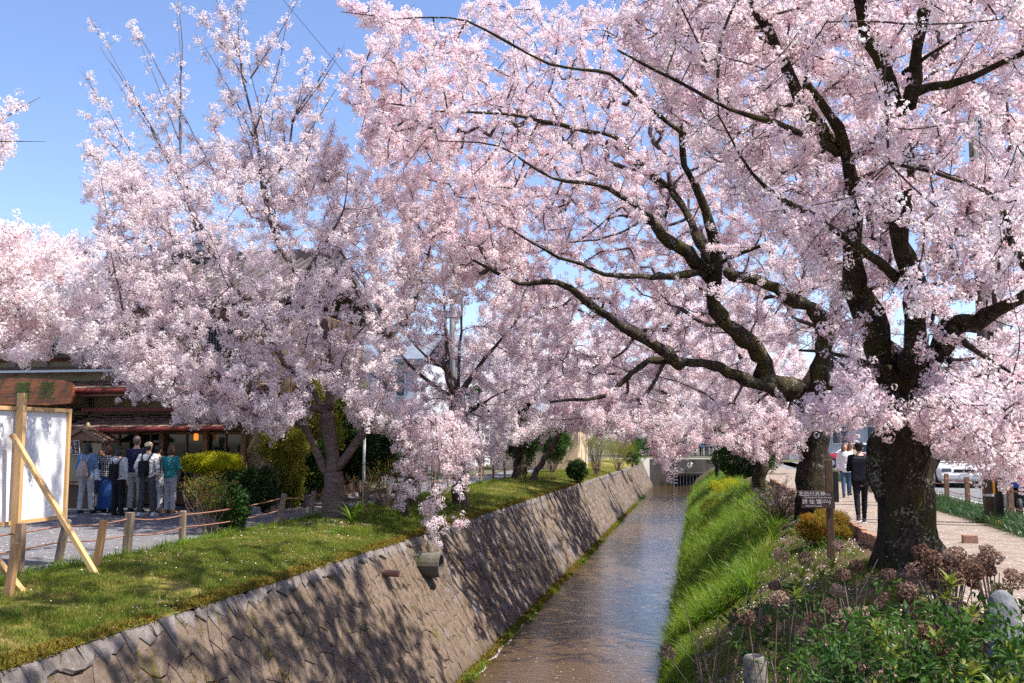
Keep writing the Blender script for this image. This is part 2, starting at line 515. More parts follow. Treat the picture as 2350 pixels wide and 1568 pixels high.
M['glass'] = glass_mat('glass')
M['glass_light'] = glass_mat('glass_light', (0.10, 0.12, 0.15))
M['lamp'] = bpy.data.materials.new('lamp')
M['lamp'].use_nodes = True
_p = M['lamp'].node_tree.nodes['Principled BSDF']
_p.inputs['Base Color'].default_value = (0.9, 0.35, 0.05, 1)
_p.inputs['Emission Color'].default_value = (1.0, 0.28, 0.03, 1)
_p.inputs['Emission Strength'].default_value = 0.55


def stone_mat(name, c1, c2, moss, wet=0.35):
    m = bpy.data.materials.new(name); m.use_nodes = True
    N, L = m.node_tree.nodes, m.node_tree.links
    p = N['Principled BSDF']; p.inputs['Roughness'].default_value = 0.92; p.inputs['Specular IOR Level'].default_value = 0.12
    g = N.new('ShaderNodeNewGeometry')

    def noise(scale, stretch, detail=7, rough=0.7):
        mp = N.new('ShaderNodeMapping'); mp.inputs['Scale'].default_value = stretch; L.new(g.outputs['Position'], mp.inputs[0])
        n = N.new('ShaderNodeTexNoise'); n.inputs['Scale'].default_value = scale; n.inputs['Detail'].default_value = detail; n.inputs['Roughness'].default_value = rough
        L.new(mp.outputs[0], n.inputs[0]); return n.outputs[0]

    def rng_(v, a, b, c, d):
        r = N.new('ShaderNodeMapRange'); L.new(v, r.inputs[0])
        for i, x in enumerate((a, b, c, d)): r.inputs[1 + i].default_value = x
        return r.outputs[0]

    def mix(f, a, b, mode='MIX'):
        x = N.new('ShaderNodeMix'); x.data_type = 'RGBA'; x.blend_type = mode
        if isinstance(f, float): x.inputs[0].default_value = f
        else: L.new(f, x.inputs[0])
        for i, v in ((6, a), (7, b)):
            if isinstance(v, tuple): x.inputs[i].default_value = (*v, 1)
            else: L.new(v, x.inputs[i])
        return x.outputs[2]
    col = mix(rng_(noise(9, (1, 1, 1)), .3, .7, 0, 1), c1, c2)
    col = mix(rng_(noise(70, (1, 1, 1), 3), .45, .75, 0, .55), col, tuple(v * 0.45 for v in c1))
    isl = N.new('ShaderNodeCombineColor')
    v = rng_(g.outputs['Random Per Island'], 0, 1, .55, 1.28)
    for i in range(3): L.new(v, isl.inputs[i])
    col = mix(1.0, col, isl.outputs[0], 'MULTIPLY')
    wn_ = N.new('ShaderNodeTexWhiteNoise'); wn_.noise_dimensions = '1D'; L.new(g.outputs['Random Per Island'], wn_.inputs['W'])
    col = mix(rng_(wn_.outputs['Value'], .45, 1.0, 0, .75), col, (0.20, 0.18, 0.18))      # some stones are greyer
    col = mix(rng_(noise(1.0, (1, 4.5, 0.9)), .52, .68, 0, .65), col, (0.085, 0.062, 0.045))       # water stains running down
    col = mix(rng_(noise(1.9, (1, 1.6, 0.8), 9, .75), .56, .68, 0, moss), col, (0.12, 0.105, 0.012))   # moss
    sx = N.new('ShaderNodeSeparateXYZ'); L.new(g.outputs['Position'], sx.inputs[0])
    col = mix(rng_(sx.outputs['Z'], -2.42, -2.12, wet + .3, 0.0), col, (0.06, 0.046, 0.028))         # tide line
    L.new(col, p.inputs['Base Color'])
    bp = N.new('ShaderNodeBump'); bp.inputs['Distance'].default_value = 0.03; bp.inputs['Strength'].default_value = 1.0
    L.new(noise(16, (1, 1, 1), 9, .75), bp.inputs['Height']); L.new(bp.outputs[0], p.inputs['Normal'])
    return m


M['stone'] = stone_mat('stone', (0.12, 0.084, 0.060), (0.255, 0.19, 0.145), .85)
M['stone_top'] = stone_mat('stone_top', (0.15, 0.125, 0.11), (0.30, 0.26, 0.24), .6)
M['mortar'] = stone_mat('mortar', (0.13, 0.096, 0.068), (0.23, 0.175, 0.13), 1.0)

# water: murky, rippled, mirrors sky and trees
mw = bpy.data.materials.new('water')
mw.use_nodes = True
N, L = mw.node_tree.nodes, mw.node_tree.links
p = N['Principled BSDF']
p.inputs['Roughness'].default_value = 0.06
p.inputs['IOR'].default_value = 1.33
p.inputs['Specular IOR Level'].default_value = 0.5
geo = N.new('ShaderNodeNewGeometry')
mp = N.new('ShaderNodeMapping'); mp.inputs['Scale'].default_value = (1.0, 0.45, 1)
L.new(geo.outputs['Position'], mp.inputs[0])
nz = N.new('ShaderNodeTexNoise'); nz.inputs['Scale'].default_value = 1.3; nz.inputs['Detail'].default_value = 6
L.new(mp.outputs[0], nz.inputs[0])
mx = N.new('ShaderNodeMix'); mx.data_type = 'RGBA'
mx.inputs[6].default_value, mx.inputs[7].default_value = (0.036, 0.021, 0.008, 1), (0.095, 0.058, 0.025, 1)
L.new(nz.outputs[0], mx.inputs[0]); L.new(mx.outputs[2], p.inputs['Base Color'])
mp2 = N.new('ShaderNodeMapping'); mp2.inputs['Scale'].default_value = (1.0, 2.6, 1)
L.new(geo.outputs['Position'], mp2.inputs[0])
nb = N.new('ShaderNodeTexNoise'); nb.inputs['Scale'].default_value = 4.0; nb.inputs['Detail'].default_value = 4
L.new(mp2.outputs[0], nb.inputs[0])
bp = N.new('ShaderNodeBump'); bp.inputs['Strength'].default_value = 0.35; bp.inputs['Distance'].default_value = 0.03
L.new(nb.outputs[0], bp.inputs['Height']); L.new(bp.outputs[0], p.inputs['Normal'])
M['water'] = mw


# ------------------------------------------------------------------ scatter: thousands of small pieces that nobody could count
_groups = {}


def scatter_group(key, sources):
    if key in _groups: return _groups[key]
    g = bpy.data.node_groups.new('scatter_' + key, 'GeometryNodeTree')
    g.interface.new_socket('Geometry', in_out='INPUT', socket_type='NodeSocketGeometry')
    g.interface.new_socket('Geometry', in_out='OUTPUT', socket_type='NodeSocketGeometry')
    N, L = g.nodes, g.links
    gi, go = N.new('NodeGroupInput'), N.new('NodeGroupOutput')
    iop = N.new('GeometryNodeInstanceOnPoints')
    jn = N.new('GeometryNodeJoinGeometry')
    for s in sources:
        oi = N.new('GeometryNodeObjectInfo')
        oi.inputs['Object'].default_value = s
        ti = N.new('GeometryNodeGeometryToInstance')
        L.new(oi.outputs['Geometry'], ti.inputs[0])
        L.new(ti.outputs[0], jn.inputs[0])
    L.new(gi.outputs[0], iop.inputs['Points'])
    L.new(jn.outputs[0], iop.inputs['Instance'])
    iop.inputs['Pick Instance'].default_value = True

    def attr(nm, tp):
        a = N.new('GeometryNodeInputNamedAttribute')
        a.data_type = tp
        a.inputs['Name'].default_value = nm
        return a.outputs['Attribute']
    L.new(attr('pick', 'INT'), iop.inputs['Instance Index'])
    er = N.new('FunctionNodeEulerToRotation')
    L.new(attr('rot', 'FLOAT_VECTOR'), er.inputs[0])
    L.new(er.outputs[0], iop.inputs['Rotation'])
    L.new(attr('sc', 'FLOAT'), iop.inputs['Scale'])
    L.new(iop.outputs[0], go.inputs[0])
    _groups[key] = g
    return g


def scatter(name, pts, sc, key, parent=None, mode='any', tilt=0.3, pick=None, origin=None, kind='stuff', rot=None):
    sources = SRC[key]
    pts = np.asarray(pts, np.float32)
    n = len(pts)
    org = np.array(origin if origin is not None else (parent.location if parent is not None else (0, 0, 0)), np.float32)
    me = bpy.data.meshes.new(name)
    me.vertices.add(n)
    me.vertices.foreach_set('co', (pts - org).ravel())
    if rot is None:
        if mode == 'any':
            rot = rng.uniform(-math.pi, math.pi, (n, 3))
        else:
            rot = np.stack([rng.normal(0, tilt, n), rng.normal(0, tilt, n), rng.uniform(-math.pi, math.pi, n)], 1)
    a = me.attributes.new('rot', 'FLOAT_VECTOR', 'POINT'); a.data.foreach_set('vector', np.asarray(rot, np.float32).ravel())
    a = me.attributes.new('sc', 'FLOAT', 'POINT'); a.data.foreach_set('value', np.broadcast_to(np.asarray(sc, np.float32), (n,)).copy())
    a = me.attributes.new('pick', 'INT', 'POINT')
    a.data.foreach_set('value', (rng.integers(0, len(sources), n) if pick is None else pick).astype(np.int32))
    for m in sources[0].data.materials: me.materials.append(m)
    o = put(name, me, parent, kind)
    md = o.modifiers.new('scatter', 'NODES')
    md.node_group = scatter_group(key, sources)
    return o


SRC = {}


def source(me):
    return bpy.data.objects.new(me.name, me)


def flower_faces(c, nrm, Rf, V, Fc, Mi, curl=0.25, eye=0.19):
    n = Vector(nrm).normalized()
    a = n.orthogonal().normalized()
    b = n.cross(a)
    ph = random.uniform(0, 6.28)
    base = len(V)
    V.append(c)
    for i in range(5):
        t = ph + 2 * math.pi * (i - 0.5) / 5
        V.append(c + (a * math.cos(t) + b * math.sin(t)) * Rf * eye + n * Rf * 0.04)
    for i in range(5):
        q = len(V)
        cu = curl * random.uniform(0.3, 1.5)
        for da, rr, up in ((-0.50, 0.72, 0.5), (-0.22, 1.0, 1.0), (0.22, 1.0, 1.0), (0.50, 0.72, 0.5)):
            t = ph + 2 * math.pi * i / 5 + da
            V.append(c + (a * math.cos(t) + b * math.sin(t)) * Rf * rr + n * Rf * cu * up)
        i0, i1 = base + 1 + i, base + 1 + (i + 1) % 5
        Fc.append((i0, q, q + 1, q + 2, q + 3, i1)); Mi.append(0)
        Fc.append((base, i0, i1)); Mi.append(1)


def blossom_cluster(name, n, rad, Rf, petal, leaves=1, buds=2):
    V, Fc, Mi = [], [], []
    for i in range(n):
        z = 1 - 2 * (i + 0.5) / n
        t = i * 2.39996
        d = Vector((math.sqrt(1 - z * z) * math.cos(t), math.sqrt(1 - z * z) * math.sin(t), z))
        d = (d + Vector([random.gauss(0, 0.28) for _ in range(3)])).normalized()
        c = d * rad * random.uniform(0.75, 1.1)
        nn = (d + Vector([random.gauss(0, 0.3) for _ in range(3)])).normalized()
        flower_faces(c, nn, Rf * random.uniform(0.85, 1.1), V, Fc, Mi)
        # reddish calyx behind the flower
        k = nn.orthogonal().normalized()
        b0 = len(V)
        s = c - nn * Rf * 0.45
        V += [c - nn * 0.001 + k * Rf * 0.10, c - nn * 0.001 - k * Rf * 0.10, s]
        Fc.append((b0, b0 + 1, b0 + 2)); Mi.append(2)
    for i in range(buds):
        d = Vector([random.gauss(0, 1) for _ in range(3)]).normalized()
        c = d * rad * random.uniform(0.7, 1.25)
        k = d.orthogonal().normalized() * Rf * 0.28
        b0 = len(V)
        V += [c - d * Rf * 0.5, c + k, c + d * Rf * 0.5, c - k]
        Fc.append((b0, b0 + 1, b0 + 2, b0 + 3)); Mi.append(2)
    for i in range(leaves):
        d = Vector([random.gauss(0, 1) for _ in range(3)]).normalized()
        c = d * rad * 1.0
        k = d.orthogonal().normalized() * Rf * 0.35
        b0 = len(V)
        V += [c - d * Rf * 0.6, c + k, c + d * Rf * 0.9, c - k]
        Fc.append((b0, b0 + 1, b0 + 2, b0 + 3)); Mi.append(3)
    me = bpy.data.meshes.new(name)
    me.from_pydata([tuple(v) for v in V], [], Fc)
    for m in (petal, M['flower_eye'], M['sepal'], M['young_leaf']): me.materials.append(m)
    me.polygons.foreach_set('material_index', Mi)
    return source(me)


def leaf_cluster(name, n, rad, ln, wd, m, upright=False, fold=0.25):
    """a tuft of pointed leaves round a twig end"""
    mb = MB()
    for i in range(n):
        d = Vector([random.gauss(0, 1) for _ in range(3)]).normalized()
        if upright: d.z = abs(d.z) * 0.8 + 0.2; d.normalize()
        c = d * rad * random.uniform(0.3, 1.0)
        t = (d + Vector([random.gauss(0, 0.5) for _ in range(3)])).normalized()
        k = t.orthogonal().normalized()
        k = (Matrix.Rotation(random.uniform(0, 6.28), 3, t) @ k)
        nn = t.cross(k)
        l, w = ln * random.uniform(0.7, 1.2), wd * random.uniform(0.8, 1.2)
        mid = c + t * l * 0.45 + nn * l * 0.05
        mb.add([c, mid + k * w / 2 - nn * w * fold, c + t * l, mid - k * w / 2 - nn * w * fold, mid], [(0, 1, 4), (1, 2, 4), (2, 3, 4), (3, 0, 4)])
    me = mb.mesh(name, m)
    return source(me)


def grass_tuft(name, n, h, w, spread, m, bend=0.5, seg=2):
    mb = MB()
    for i in range(n):
        a = random.uniform(0, 6.28)
        r = spread * math.sqrt(random.random())
        b = Vector((r * math.cos(a), r * math.sin(a), 0))
        out = Vector((math.cos(a + random.gauss(0, 0.6)), math.sin(a + random.gauss(0, 0.6)), 0))
        k = Vector((-out.y, out.x, 0))
        hh = h * random.uniform(0.55, 1.15)
        bd = bend * random.uniform(0.3, 1.3)
        vs = []
        for j in range(seg + 1):
            t = j / seg
            p = b + Vector((0, 0, hh * (t - 0.35 * bd * t * t))) + out * hh * bd * t * t
            ww = w * (1 - t) ** 0.6 if j < seg else 0
            vs += [p - k * ww / 2, p + k * ww / 2] if j < seg else [p]
        fs = [(2 * j, 2 * j + 1, 2 * j + 3, 2 * j + 2) for j in range(seg - 1)] + [(2 * seg - 2, 2 * seg - 1, 2 * seg)]
        mb.add(vs, fs)
    return source(mb.mesh(name, m))


SRC['blossom'] = [blossom_cluster('blossom_cluster', n, r, 0.0185, M[k]) for n, r, k in
                  ((13, 0.056, 'petal'), (9, 0.050, 'petal_deep'), (15, 0.062, 'petal'), (12, 0.054, 'petal_pale'), (8, 0.045, 'petal'))]
SRC['pompom'] = [blossom_cluster('pompom_cluster', n, r, 0.0185, M[k]) for n, r, k in
                 ((22, 0.064, 'petal'), (17, 0.056, 'petal_deep'), (26, 0.072, 'petal'), (20, 0.060, 'petal_pale'), (14, 0.05, 'petal'))]
SRC['blossom_far'] = [blossom_cluster('blossom_cluster_far', n, r, 0.034, M[k], 1, 2) for n, r, k in
                      ((9, 0.09, 'petal_pale'), (11, 0.11, 'petal'), (8, 0.09, 'petal_pale'))]
SRC['blossom_pale'] = [blossom_cluster('pale_cluster', n, r, 0.0185, M['petal_pale']) for n, r in ((15, 0.06), (19, 0.066), (12, 0.055))]
SRC['blossom_light'] = [blossom_cluster('light_cluster', n, r, 0.0185, M[k]) for n, r, k in ((13, 0.056, 'petal_pale'), (9, 0.050, 'petal'), (15, 0.062, 'petal_pale'), (11, 0.054, 'petal_pale'), (8, 0.045, 'petal'))]
SRC['bud'] = [blossom_cluster('bud_cluster', n, r, 0.015, M['petal_deep'], 1, 7) for n, r in ((3, 0.03), (5, 0.04))]
SRC['turf'] = [grass_tuft('turf_tuft', 9, 0.075, 0.006, 0.06, M[k], 0.7) for k in ('grass', 'grass', 'grass_dry', 'grass')]
SRC['turf_dry'] = [grass_tuft('dry_tuft', 9, 0.065, 0.006, 0.06, M[k], 0.9) for k in ('grass_dry', 'grass_dry', 'grass')]
SRC['weed'] = [grass_tuft('weed_tuft', 12, 0.16, 0.012, 0.07, M[k], 0.7) for k in ('grass', 'grass_bright')]
SRC['long_grass'] = [grass_tuft('long_tuft', 13, h, w, 0.12, M[k], b, 3) for h, w, k, b in ((0.42, 0.016, 'grass_bright', 0.8), (0.34, 0.018, 'grass_bright', 0.6), (0.5, 0.014, 'grass_bright', 1.0), (0.36, 0.012, 'grass_dry', 0.9), (0.30, 0.02, 'grass', 0.7))]
SRC['liriope'] = [grass_tuft('liriope_tuft', 16, 0.30, 0.011, 0.10, M['grass_dark'], 1.2, 3) for _ in range(2)]
SRC['moss'] = [leaf_cluster('moss_tuft', 12, 0.03, 0.025, 0.012, M['moss'], True)]
SRC['leaf_dark'] = [leaf_cluster('dark_sprig', 11, 0.10, 0.085, 0.042, M['leaf_dark']) for _ in range(2)]
SRC['leaf_green'] = [leaf_cluster('green_sprig', 11, 0.09, 0.07, 0.034, M['leaf_green']) for _ in range(2)]
SRC['leaf_lime'] = [leaf_cluster('lime_sprig', 12, 0.06, 0.04, 0.020, M['leaf_lime']) for _ in range(2)]
SRC['leaf_olive'] = [leaf_cluster('olive_sprig', 12, 0.08, 0.055, 0.022, M['leaf_olive']) for _ in range(2)]
SRC['leaf_red'] = [leaf_cluster('red_sprig', 9, 0.09, 0.06, 0.018, M[k]) for k in ('leaf_red', 'leaf_olive', 'leaf_green')]
SRC['leaf_orange'] = [leaf_cluster('orange_sprig', 14, 0.05, 0.032, 0.015, M[k]) for k in ('leaf_orange', 'leaf_orange', 'leaf_olive')]
SRC['dry_leaf'] = [leaf_cluster('dry_sprig', 8, 0.06, 0.05, 0.025, M['dried']) for _ in range(2)]

# ================================================================== SETTING
WATER_Z, END_Y = -2.40, 90.0


def wall_top(Y):
    t = (Y - 7) / 81.0
    return np.stack([-5.46 + 0.45 * t, np.broadcast_to(Y, np.shape(t)), -0.10 - 0.27 * t], -1)


def wall_base(Y):
    t = (Y - 7) / 81.0
    return np.stack([-4.03 - 0.05 * t, np.broadcast_to(Y, np.shape(t)), WATER_Z - 0.06 + 0 * t], -1)


def noise2(x, y, s=1.0, seed=0.0):
    x, y = np.asarray(x) / s + seed, np.asarray(y) / s + seed * 1.7
    return (np.sin(x * 1.7 + 1.3 * np.sin(y * 1.1)) * np.sin(y * 1.9 + 1.1 * np.sin(x * 0.8)) + 0.5 * np.sin(x * 3.9 + y * 2.3) * np.sin(y * 4.3 - x * 1.2)) / 1.5


RB = np.array([(-0.72, -2.5), (-0.58, -2.2), (-0.40, -1.85), (0.0, -1.50), (0.8, -0.90), (1.6, -0.42), (2.3, -0.13), (2.78, -0.02)])


def bank_r(X, Y):
    z = np.interp(X, RB[:, 0], RB[:, 1])
    f = np.clip((2.78 - X) / 0.5, 0, 1)
    return z + f * (0.06 * noise2(X, Y, 0.7) + 0.08 * noise2(X, Y, 2.3, 3.0))


def bank_l(X, Y):
    top = wall_top(Y)
    t = np.clip((X + 8.35) / (top[..., 0] + 8.35), 0, 1)
    return t * (top[..., 2] + 0.01) + 0.10 * np.sin(np.pi * t) + np.sin(np.pi * t) * 0.05 * noise2(X, Y, 1.1) + 0.004


def sheet(name, xs, ys, fz, m, kind='structure'):
    X, Y = np.meshgrid(xs, ys)
    Z = fz(X, Y)
    v = np.stack([X, Y, Z], -1).reshape(-1, 3)
    nx, ny = len(xs), len(ys)
    i = (np.arange(ny - 1)[:, None] * nx + np.arange(nx - 1)[None, :]).ravel()
    f = np.stack([i, i + 1, i + nx + 1, i + nx], 1)
    return put(name, raw_mesh(name, v, f, m, smooth=True), None, kind)


def flat(name, rects, z, m, kind='structure'):
    mb = MB()
    for x0, y0, x1, y1 in rects:
        mb.quad((x0, y0, z), (x1, y0, z), (x1, y1, z), (x0, y1, z))
    return mb.build(name, m, kind=kind)


flat('ground', [(-900, -14, -8.30, END_Y + 2), (2.76, -14, 900, END_Y + 2), (-900, END_Y + 2, 900, 2500), (-900, -400, 900, -14)], -0.012, M['ground'])
flat('path', [(-60, -12, -8.32, 30), (-10.25, 30, -8.32, END_Y)], 0.0, M['asphalt'])
flat('dirt_path', [(2.74, -12, 5.6, END_Y)], -0.004, M['dirt'])
flat('planting_strip', [(5.6, -12, 6.75, END_Y)], 0.0, M['soil'])
flat('road', [(7.1, -30, 13.4, 60), (5.0, 60, 60, 78)], 0.0, M['road'])
flat('far_pavement', [(13.6, -30, 17.0, 59)], 0.12, M['concrete'])
mb = MB()
mb.box((13.5, 14, 0.06), (0.2, 90, 0.13))
mb.box((6.92, 14, 0.035), (0.34, 92, 0.08))
mb.build('kerb', M['concrete'], kind='structure')
flat('road_markings', [(7.35, -30, 7.48, 59), (12.9, -30, 13.03, 59), (8.0, 59.0, 12.6, 59.5)] + [(10.15, y, 10.28, y + 3) for y in range(-10, 58, 6)], 0.004, M['paint'])
sheet('left_bank', np.linspace(0, 1, 22), np.concatenate([np.arange(-12, 40, 0.3), np.arange(40, END_Y + 0.1, 1.0)]), lambda X, Y: 0 * X, M['turf'])
ob = bpy.data.objects['left_bank']
co = np.empty(len(ob.data.vertices) * 3, np.float32); ob.data.vertices.foreach_get('co', co); co = co.reshape(-1, 3)
tp = wall_top(co[:, 1])
co[:, 0] = -8.35 + co[:, 0] * (tp[:, 0] + 8.35 + 0.03)
co[:, 2] = bank_l(co[:, 0], co[:, 1])
ob.data.vertices.foreach_set('co', co.ravel()); ob.data.update()
sheet('right_bank', np.linspace(-0.72, 2.78, 40), np.concatenate([np.arange(-12, 40, 0.25), np.arange(40, END_Y + 0.1, 1.0)]), bank_r, M['soil'])
flat('water', [(-4.2, -14, -0.3, END_Y - 0.02)], WATER_Z, M['water'])

# ---------------- stone retaining wall: fitted stones, recessed mortar
wall = thing('retaining_wall', (-4.8, 30, -1.2), 'long sloping retaining wall of fitted grey brown stones along the canal', 'wall')
ys = np.concatenate([np.arange(-12, 40, 1.0), np.arange(40, END_Y + 0.1, 2.0)])
tv, bv = wall_top(ys), wall_base(ys)
tv[:, 0] -= 0.012; bv[:, 0] -= 0.012; tv[:, 2] -= 0.03
back = tv.copy(); back[:, 0] -= 0.55
vv = np.concatenate([bv, tv, back]) - np.array(wall.location)
n = len(ys)
i = np.arange(n - 1)
ff = np.concatenate([np.stack([i, i + 1, i + n + 1, i + n], 1), np.stack([i + n, i + n + 1, i + 2 * n + 1, i + 2 * n], 1)])
put('mortar', raw_mesh('mortar', vv, ff, M['mortar']), wall)
SL = 2.85
cw, ch = 0.235, 0.42
rows = 10
ncol = int((END_Y + 2) / cw)
rj = np.random.default_rng(3)
corner = {}


def hexcorner(a, b):
    """shared, jittered corner of the honeycomb: a = half-column index, b = level index"""
    k = (a, b)
    if k not in corner:
        r_, lo = divmod(b, 2)
        v = r_ * ch * 0.75 + (0.0 if lo == 0 else 0.25 * ch) - 0.18
        corner[k] = (a * cw / 2 + rj.normal(0, 0.042) - 0.16 * v - 2.0, v + rj.normal(0, 0.055))
    return corner[k]


def wall_point(u, v, h):
    a, b = wall_top(np.float64(u)), wall_base(np.float64(u))
    t = min(max(v / SL, 0.0), 1.0)
    p = a + (b - a) * t
    s = (b - a)
    nrm = np.array([-s[2], 0, s[0]]); nrm /= np.linalg.norm(nrm)
    return Vector(p) + Vector(nrm) * h


stones = []
for r_ in range(rows):
    for c_ in range(ncol):
        x0 = 2 * c_ + (r_ % 2)
        pts = [hexcorner(x0 + 1, 2 * r_), hexcorner(x0 + 2, 2 * r_ + 1), hexcorner(x0 + 2, 2 * r_ + 2), hexcorner(x0 + 1, 2 * r_ + 3), hexcorner(x0, 2 * r_ + 2), hexcorner(x0, 2 * r_ + 1)]
        pts = [(u, min(max(v, 0.0), SL)) for u, v in pts]
        cu, cv = sum(p[0] for p in pts) / 6, sum(p[1] for p in pts) / 6
        if cu < 6 or cu > END_Y - 0.3: continue
        if max(p[1] for p in pts) - min(p[1] for p in pts) < 0.12: continue
        top_row = cv < 0.26
        k1, k2 = 1 - 0.019 / 0.4 * rj.uniform(0.3, 1.8), 1 - 0.30 * rj.uniform(0.6, 1.4)
        hh = rj.uniform(0.02, 0.05) if top_row else rj.uniform(0.002, 0.028)
        vs = [wall_point(cu + (u - cu) * k1, cv + (v - cv) * k1, -0.02) for u, v in pts]
        vs += [wall_point(cu + (u - cu) * k1, cv + (v - cv) * k1, hh * 0.45) for u, v in pts]
        vs += [wall_point(cu + (u - cu) * k2 + rj.normal(0, .012), cv + (v - cv) * k2 + rj.normal(0, .012), hh * rj.uniform(0.75, 1.15)) for u, v in pts]
        fs = []
        for i in range(6):
            j = (i + 1) % 6
            fs += [(i, j, 6 + j, 6 + i), (6 + i, 6 + j, 12 + j, 12 + i)]
        fs.append((12, 13, 14, 15, 16, 17))
        c3 = wall_point(cu, cv, hh)
        px, py, dz = proj(c3)
        inside = -40 < px < 2390 and -40 < py < 1610
        e = [proj(v) for v in vs[:6]]
        area = abs(sum(e[i][0] * e[(i + 1) % 6][1] - e[(i + 1) % 6][0] * e[i][1] for i in range(6))) if dz > 0.5 else 0
        stones.append((area if inside else 0, c3, vs, fs, top_row))
stones.sort(key=lambda s: -s[0])
rest = {True: MB(), False: MB()}
for k, (area, c3, vs, fs, top_row) in enumerate(stones):
    mt = M['stone_top'] if top_row else M['stone']
    if k < 300:
        me = bpy.data.meshes.new('stone')
        me.from_pydata([tuple(v - c3) for v in vs], [], fs)
        me.materials.append(mt)
        put('stone', me, wall, loc=c3 - wall.location)
    else:
        rest[top_row].add(vs, fs)
put('far_stones', rest[False].mesh('far_stones', M['stone'], origin=wall.location), wall, 'stuff')
put('far_coping_stones', rest[True].mesh('far_coping_stones', M['stone_top'], origin=wall.location), wall, 'stuff')

# ---------------- drain pipes in the wall
p = wall_point(18.1, 0.55, 0.0)
dp = thing('drain_pipe', p, 'wide round concrete drain pipe sticking out of the stone wall', 'pipe')
mb = MB()
seg = 20
Lp, ro, ri = 0.42, 0.23, 0.185
vs, fs = [], []
for x, r_ in ((-0.35, ro), (Lp, ro), (Lp, ri), (-0.3, ri)):
    for k in range(seg):
        a = 2 * math.pi * k / seg
        vs.append((x, r_ * math.cos(a), r_ * math.sin(a)))
for ring in range(3):
    for k in range(seg):
        fs.append((ring * seg + k, ring * seg + (k + 1) % seg, (ring + 1) * seg + (k + 1) % seg, (ring + 1) * seg + k))
fs.append(tuple(3 * seg + k for k in range(seg)))
mb.add(vs, fs)
put('pipe_body', mb.mesh('pipe_body', M['concrete_dark']), dp)
p = wall_point(16.1, 0.42, 0.0)
sp = MB().tube([(-0.2, 0, 0), (0.30, 0, -0.02)], 0.055, 10)
tag(put('weep_pipe', sp.mesh('weep_pipe', M['rope']), loc=p), 'thin rusty pipe stub sticking out of the stone wall', 'pipe')

# ---------------- end wall of the canal with a gate and a gauge
weir = thing('weir_wall', (-2.3, END_Y, 0), 'weathered concrete wall across the far end of the canal', 'wall')
yw = END_Y
mb = MB()
mb.box((-3.35, yw + 0.4, -1.35), (2.1, 0.8, 2.6))
mb.box((0.9, yw + 0.7, -0.75), (6.4, 0.8, 1.4))
mb.box((0.9, yw + 0.55, -1.28), (6.4, 1.1, 0.16))
mb.build('concrete_wall', M['concrete_dark'], weir)
mb = MB()
mb.box((2.3, yw + 0.1, -1.9), (3.2, 0.9, 1.3))
mb.build('side_block', M['concrete'], weir)
mb = MB()
mb.box((-0.8, yw + 0.95, -1.9), (3.0, 0.1, 1.2))
mb.build('gate_opening', M['black'], weir)
for k in range(9):
    MB().box((-2.0 + k * 0.28, yw + 0.35, -1.9), (0.03, 0.03, 1.1)).build('gate_bar', M['steel'], weir)
MB().box((-0.8, yw + 0.33, -1.45), (2.6, 0.04, 0.05)).build('gate_rail', M['steel'], weir)
MB().box((-2.28, yw + 0.02, -1.2), (0.09, 0.1, 2.7)).build('gauge_post', M['concrete'], weir)
for k in range(8):
    MB().box((-2.1, yw + 0.0, -0.25 - 0.27 * k), (0.26, 0.05, 0.035)).build('rung', M['white'], weir)
br = thing('bridge_railing', (0, 98, 0), 'grey metal railing on the small bridge beyond the canal end', 'railing')
for k in range(26):
    MB().box((-3.2 + k * 0.26, 98, 0.55), (0.03, 0.03, 1.0)).build('baluster', M['steel'], br)
MB().box((0.05, 98, 1.07), (6.8, 0.06, 0.06)).build('top_rail', M['steel'], br)
MB().box((0.05, 98, 0.08), (6.8, 0.06, 0.06)).build('bottom_rail', M['steel'], br)

# ---------------- grass, weeds, petals
def rand_bank_l(n, y0, y1, t0=0.0, t1=1.0, pw=1.0):
    y = y0 + (y1 - y0) * rng.random(n) ** pw
    t = rng.uniform(t0, t1, n)
    tp = wall_top(y)
    x = -8.35 + t * (tp[:, 0] + 8.35)
    return np.stack([x, y, bank_l(x, y)], 1)


def clumped(p, s, thr, seed=0.0):
    return p[noise2(p[:, 0], p[:, 1], s, seed) + rng.normal(0, 0.25, len(p)) > thr]


scatter('grass', clumped(rand_bank_l(62000, 7, 22, 0, 0.98), 0.9, -0.08), rng.uniform(0.8, 0.9, 1), 'turf', mode='up')
pp = clumped(rand_bank_l(20000, 20, 60, 0, 1.0, 1.3), 1.1, -0.25, 2)
scatter('grass', pp, rng.uniform(0.7, 1.5, len(pp)), 'turf', mode='up')
pp = clumped(rand_bank_l(42000, 7, 70, 0.08, 1.0, 1.5), 0.75, 0.0, 5)
scatter('dry_grass', pp, rng.uniform(0.6, 1.3, len(pp)), 'turf_dry', mode='up')
pp = rand_bank_l(900, 8, 40, 0.0, 0.10, 1.3)
scatter('weeds', pp, rng.uniform(0.5, 1.3, len(pp)), 'weed', mode='up')
pp = clumped(rand_bank_l(900, 17, 30, 0.3, 1.0), 0.8, 0.2, 9)
scatter('weeds', pp, rng.uniform(0.5, 1.2, len(pp)), 'weed', mode='up')
pp = clumped(rand_bank_l(16000, 7, 45, 0.95, 1.012, 1.3), 0.7, -0.15, 4)
scatter('moss', pp, rng.uniform(0.7, 1.6, len(pp)), 'moss', mode='up')
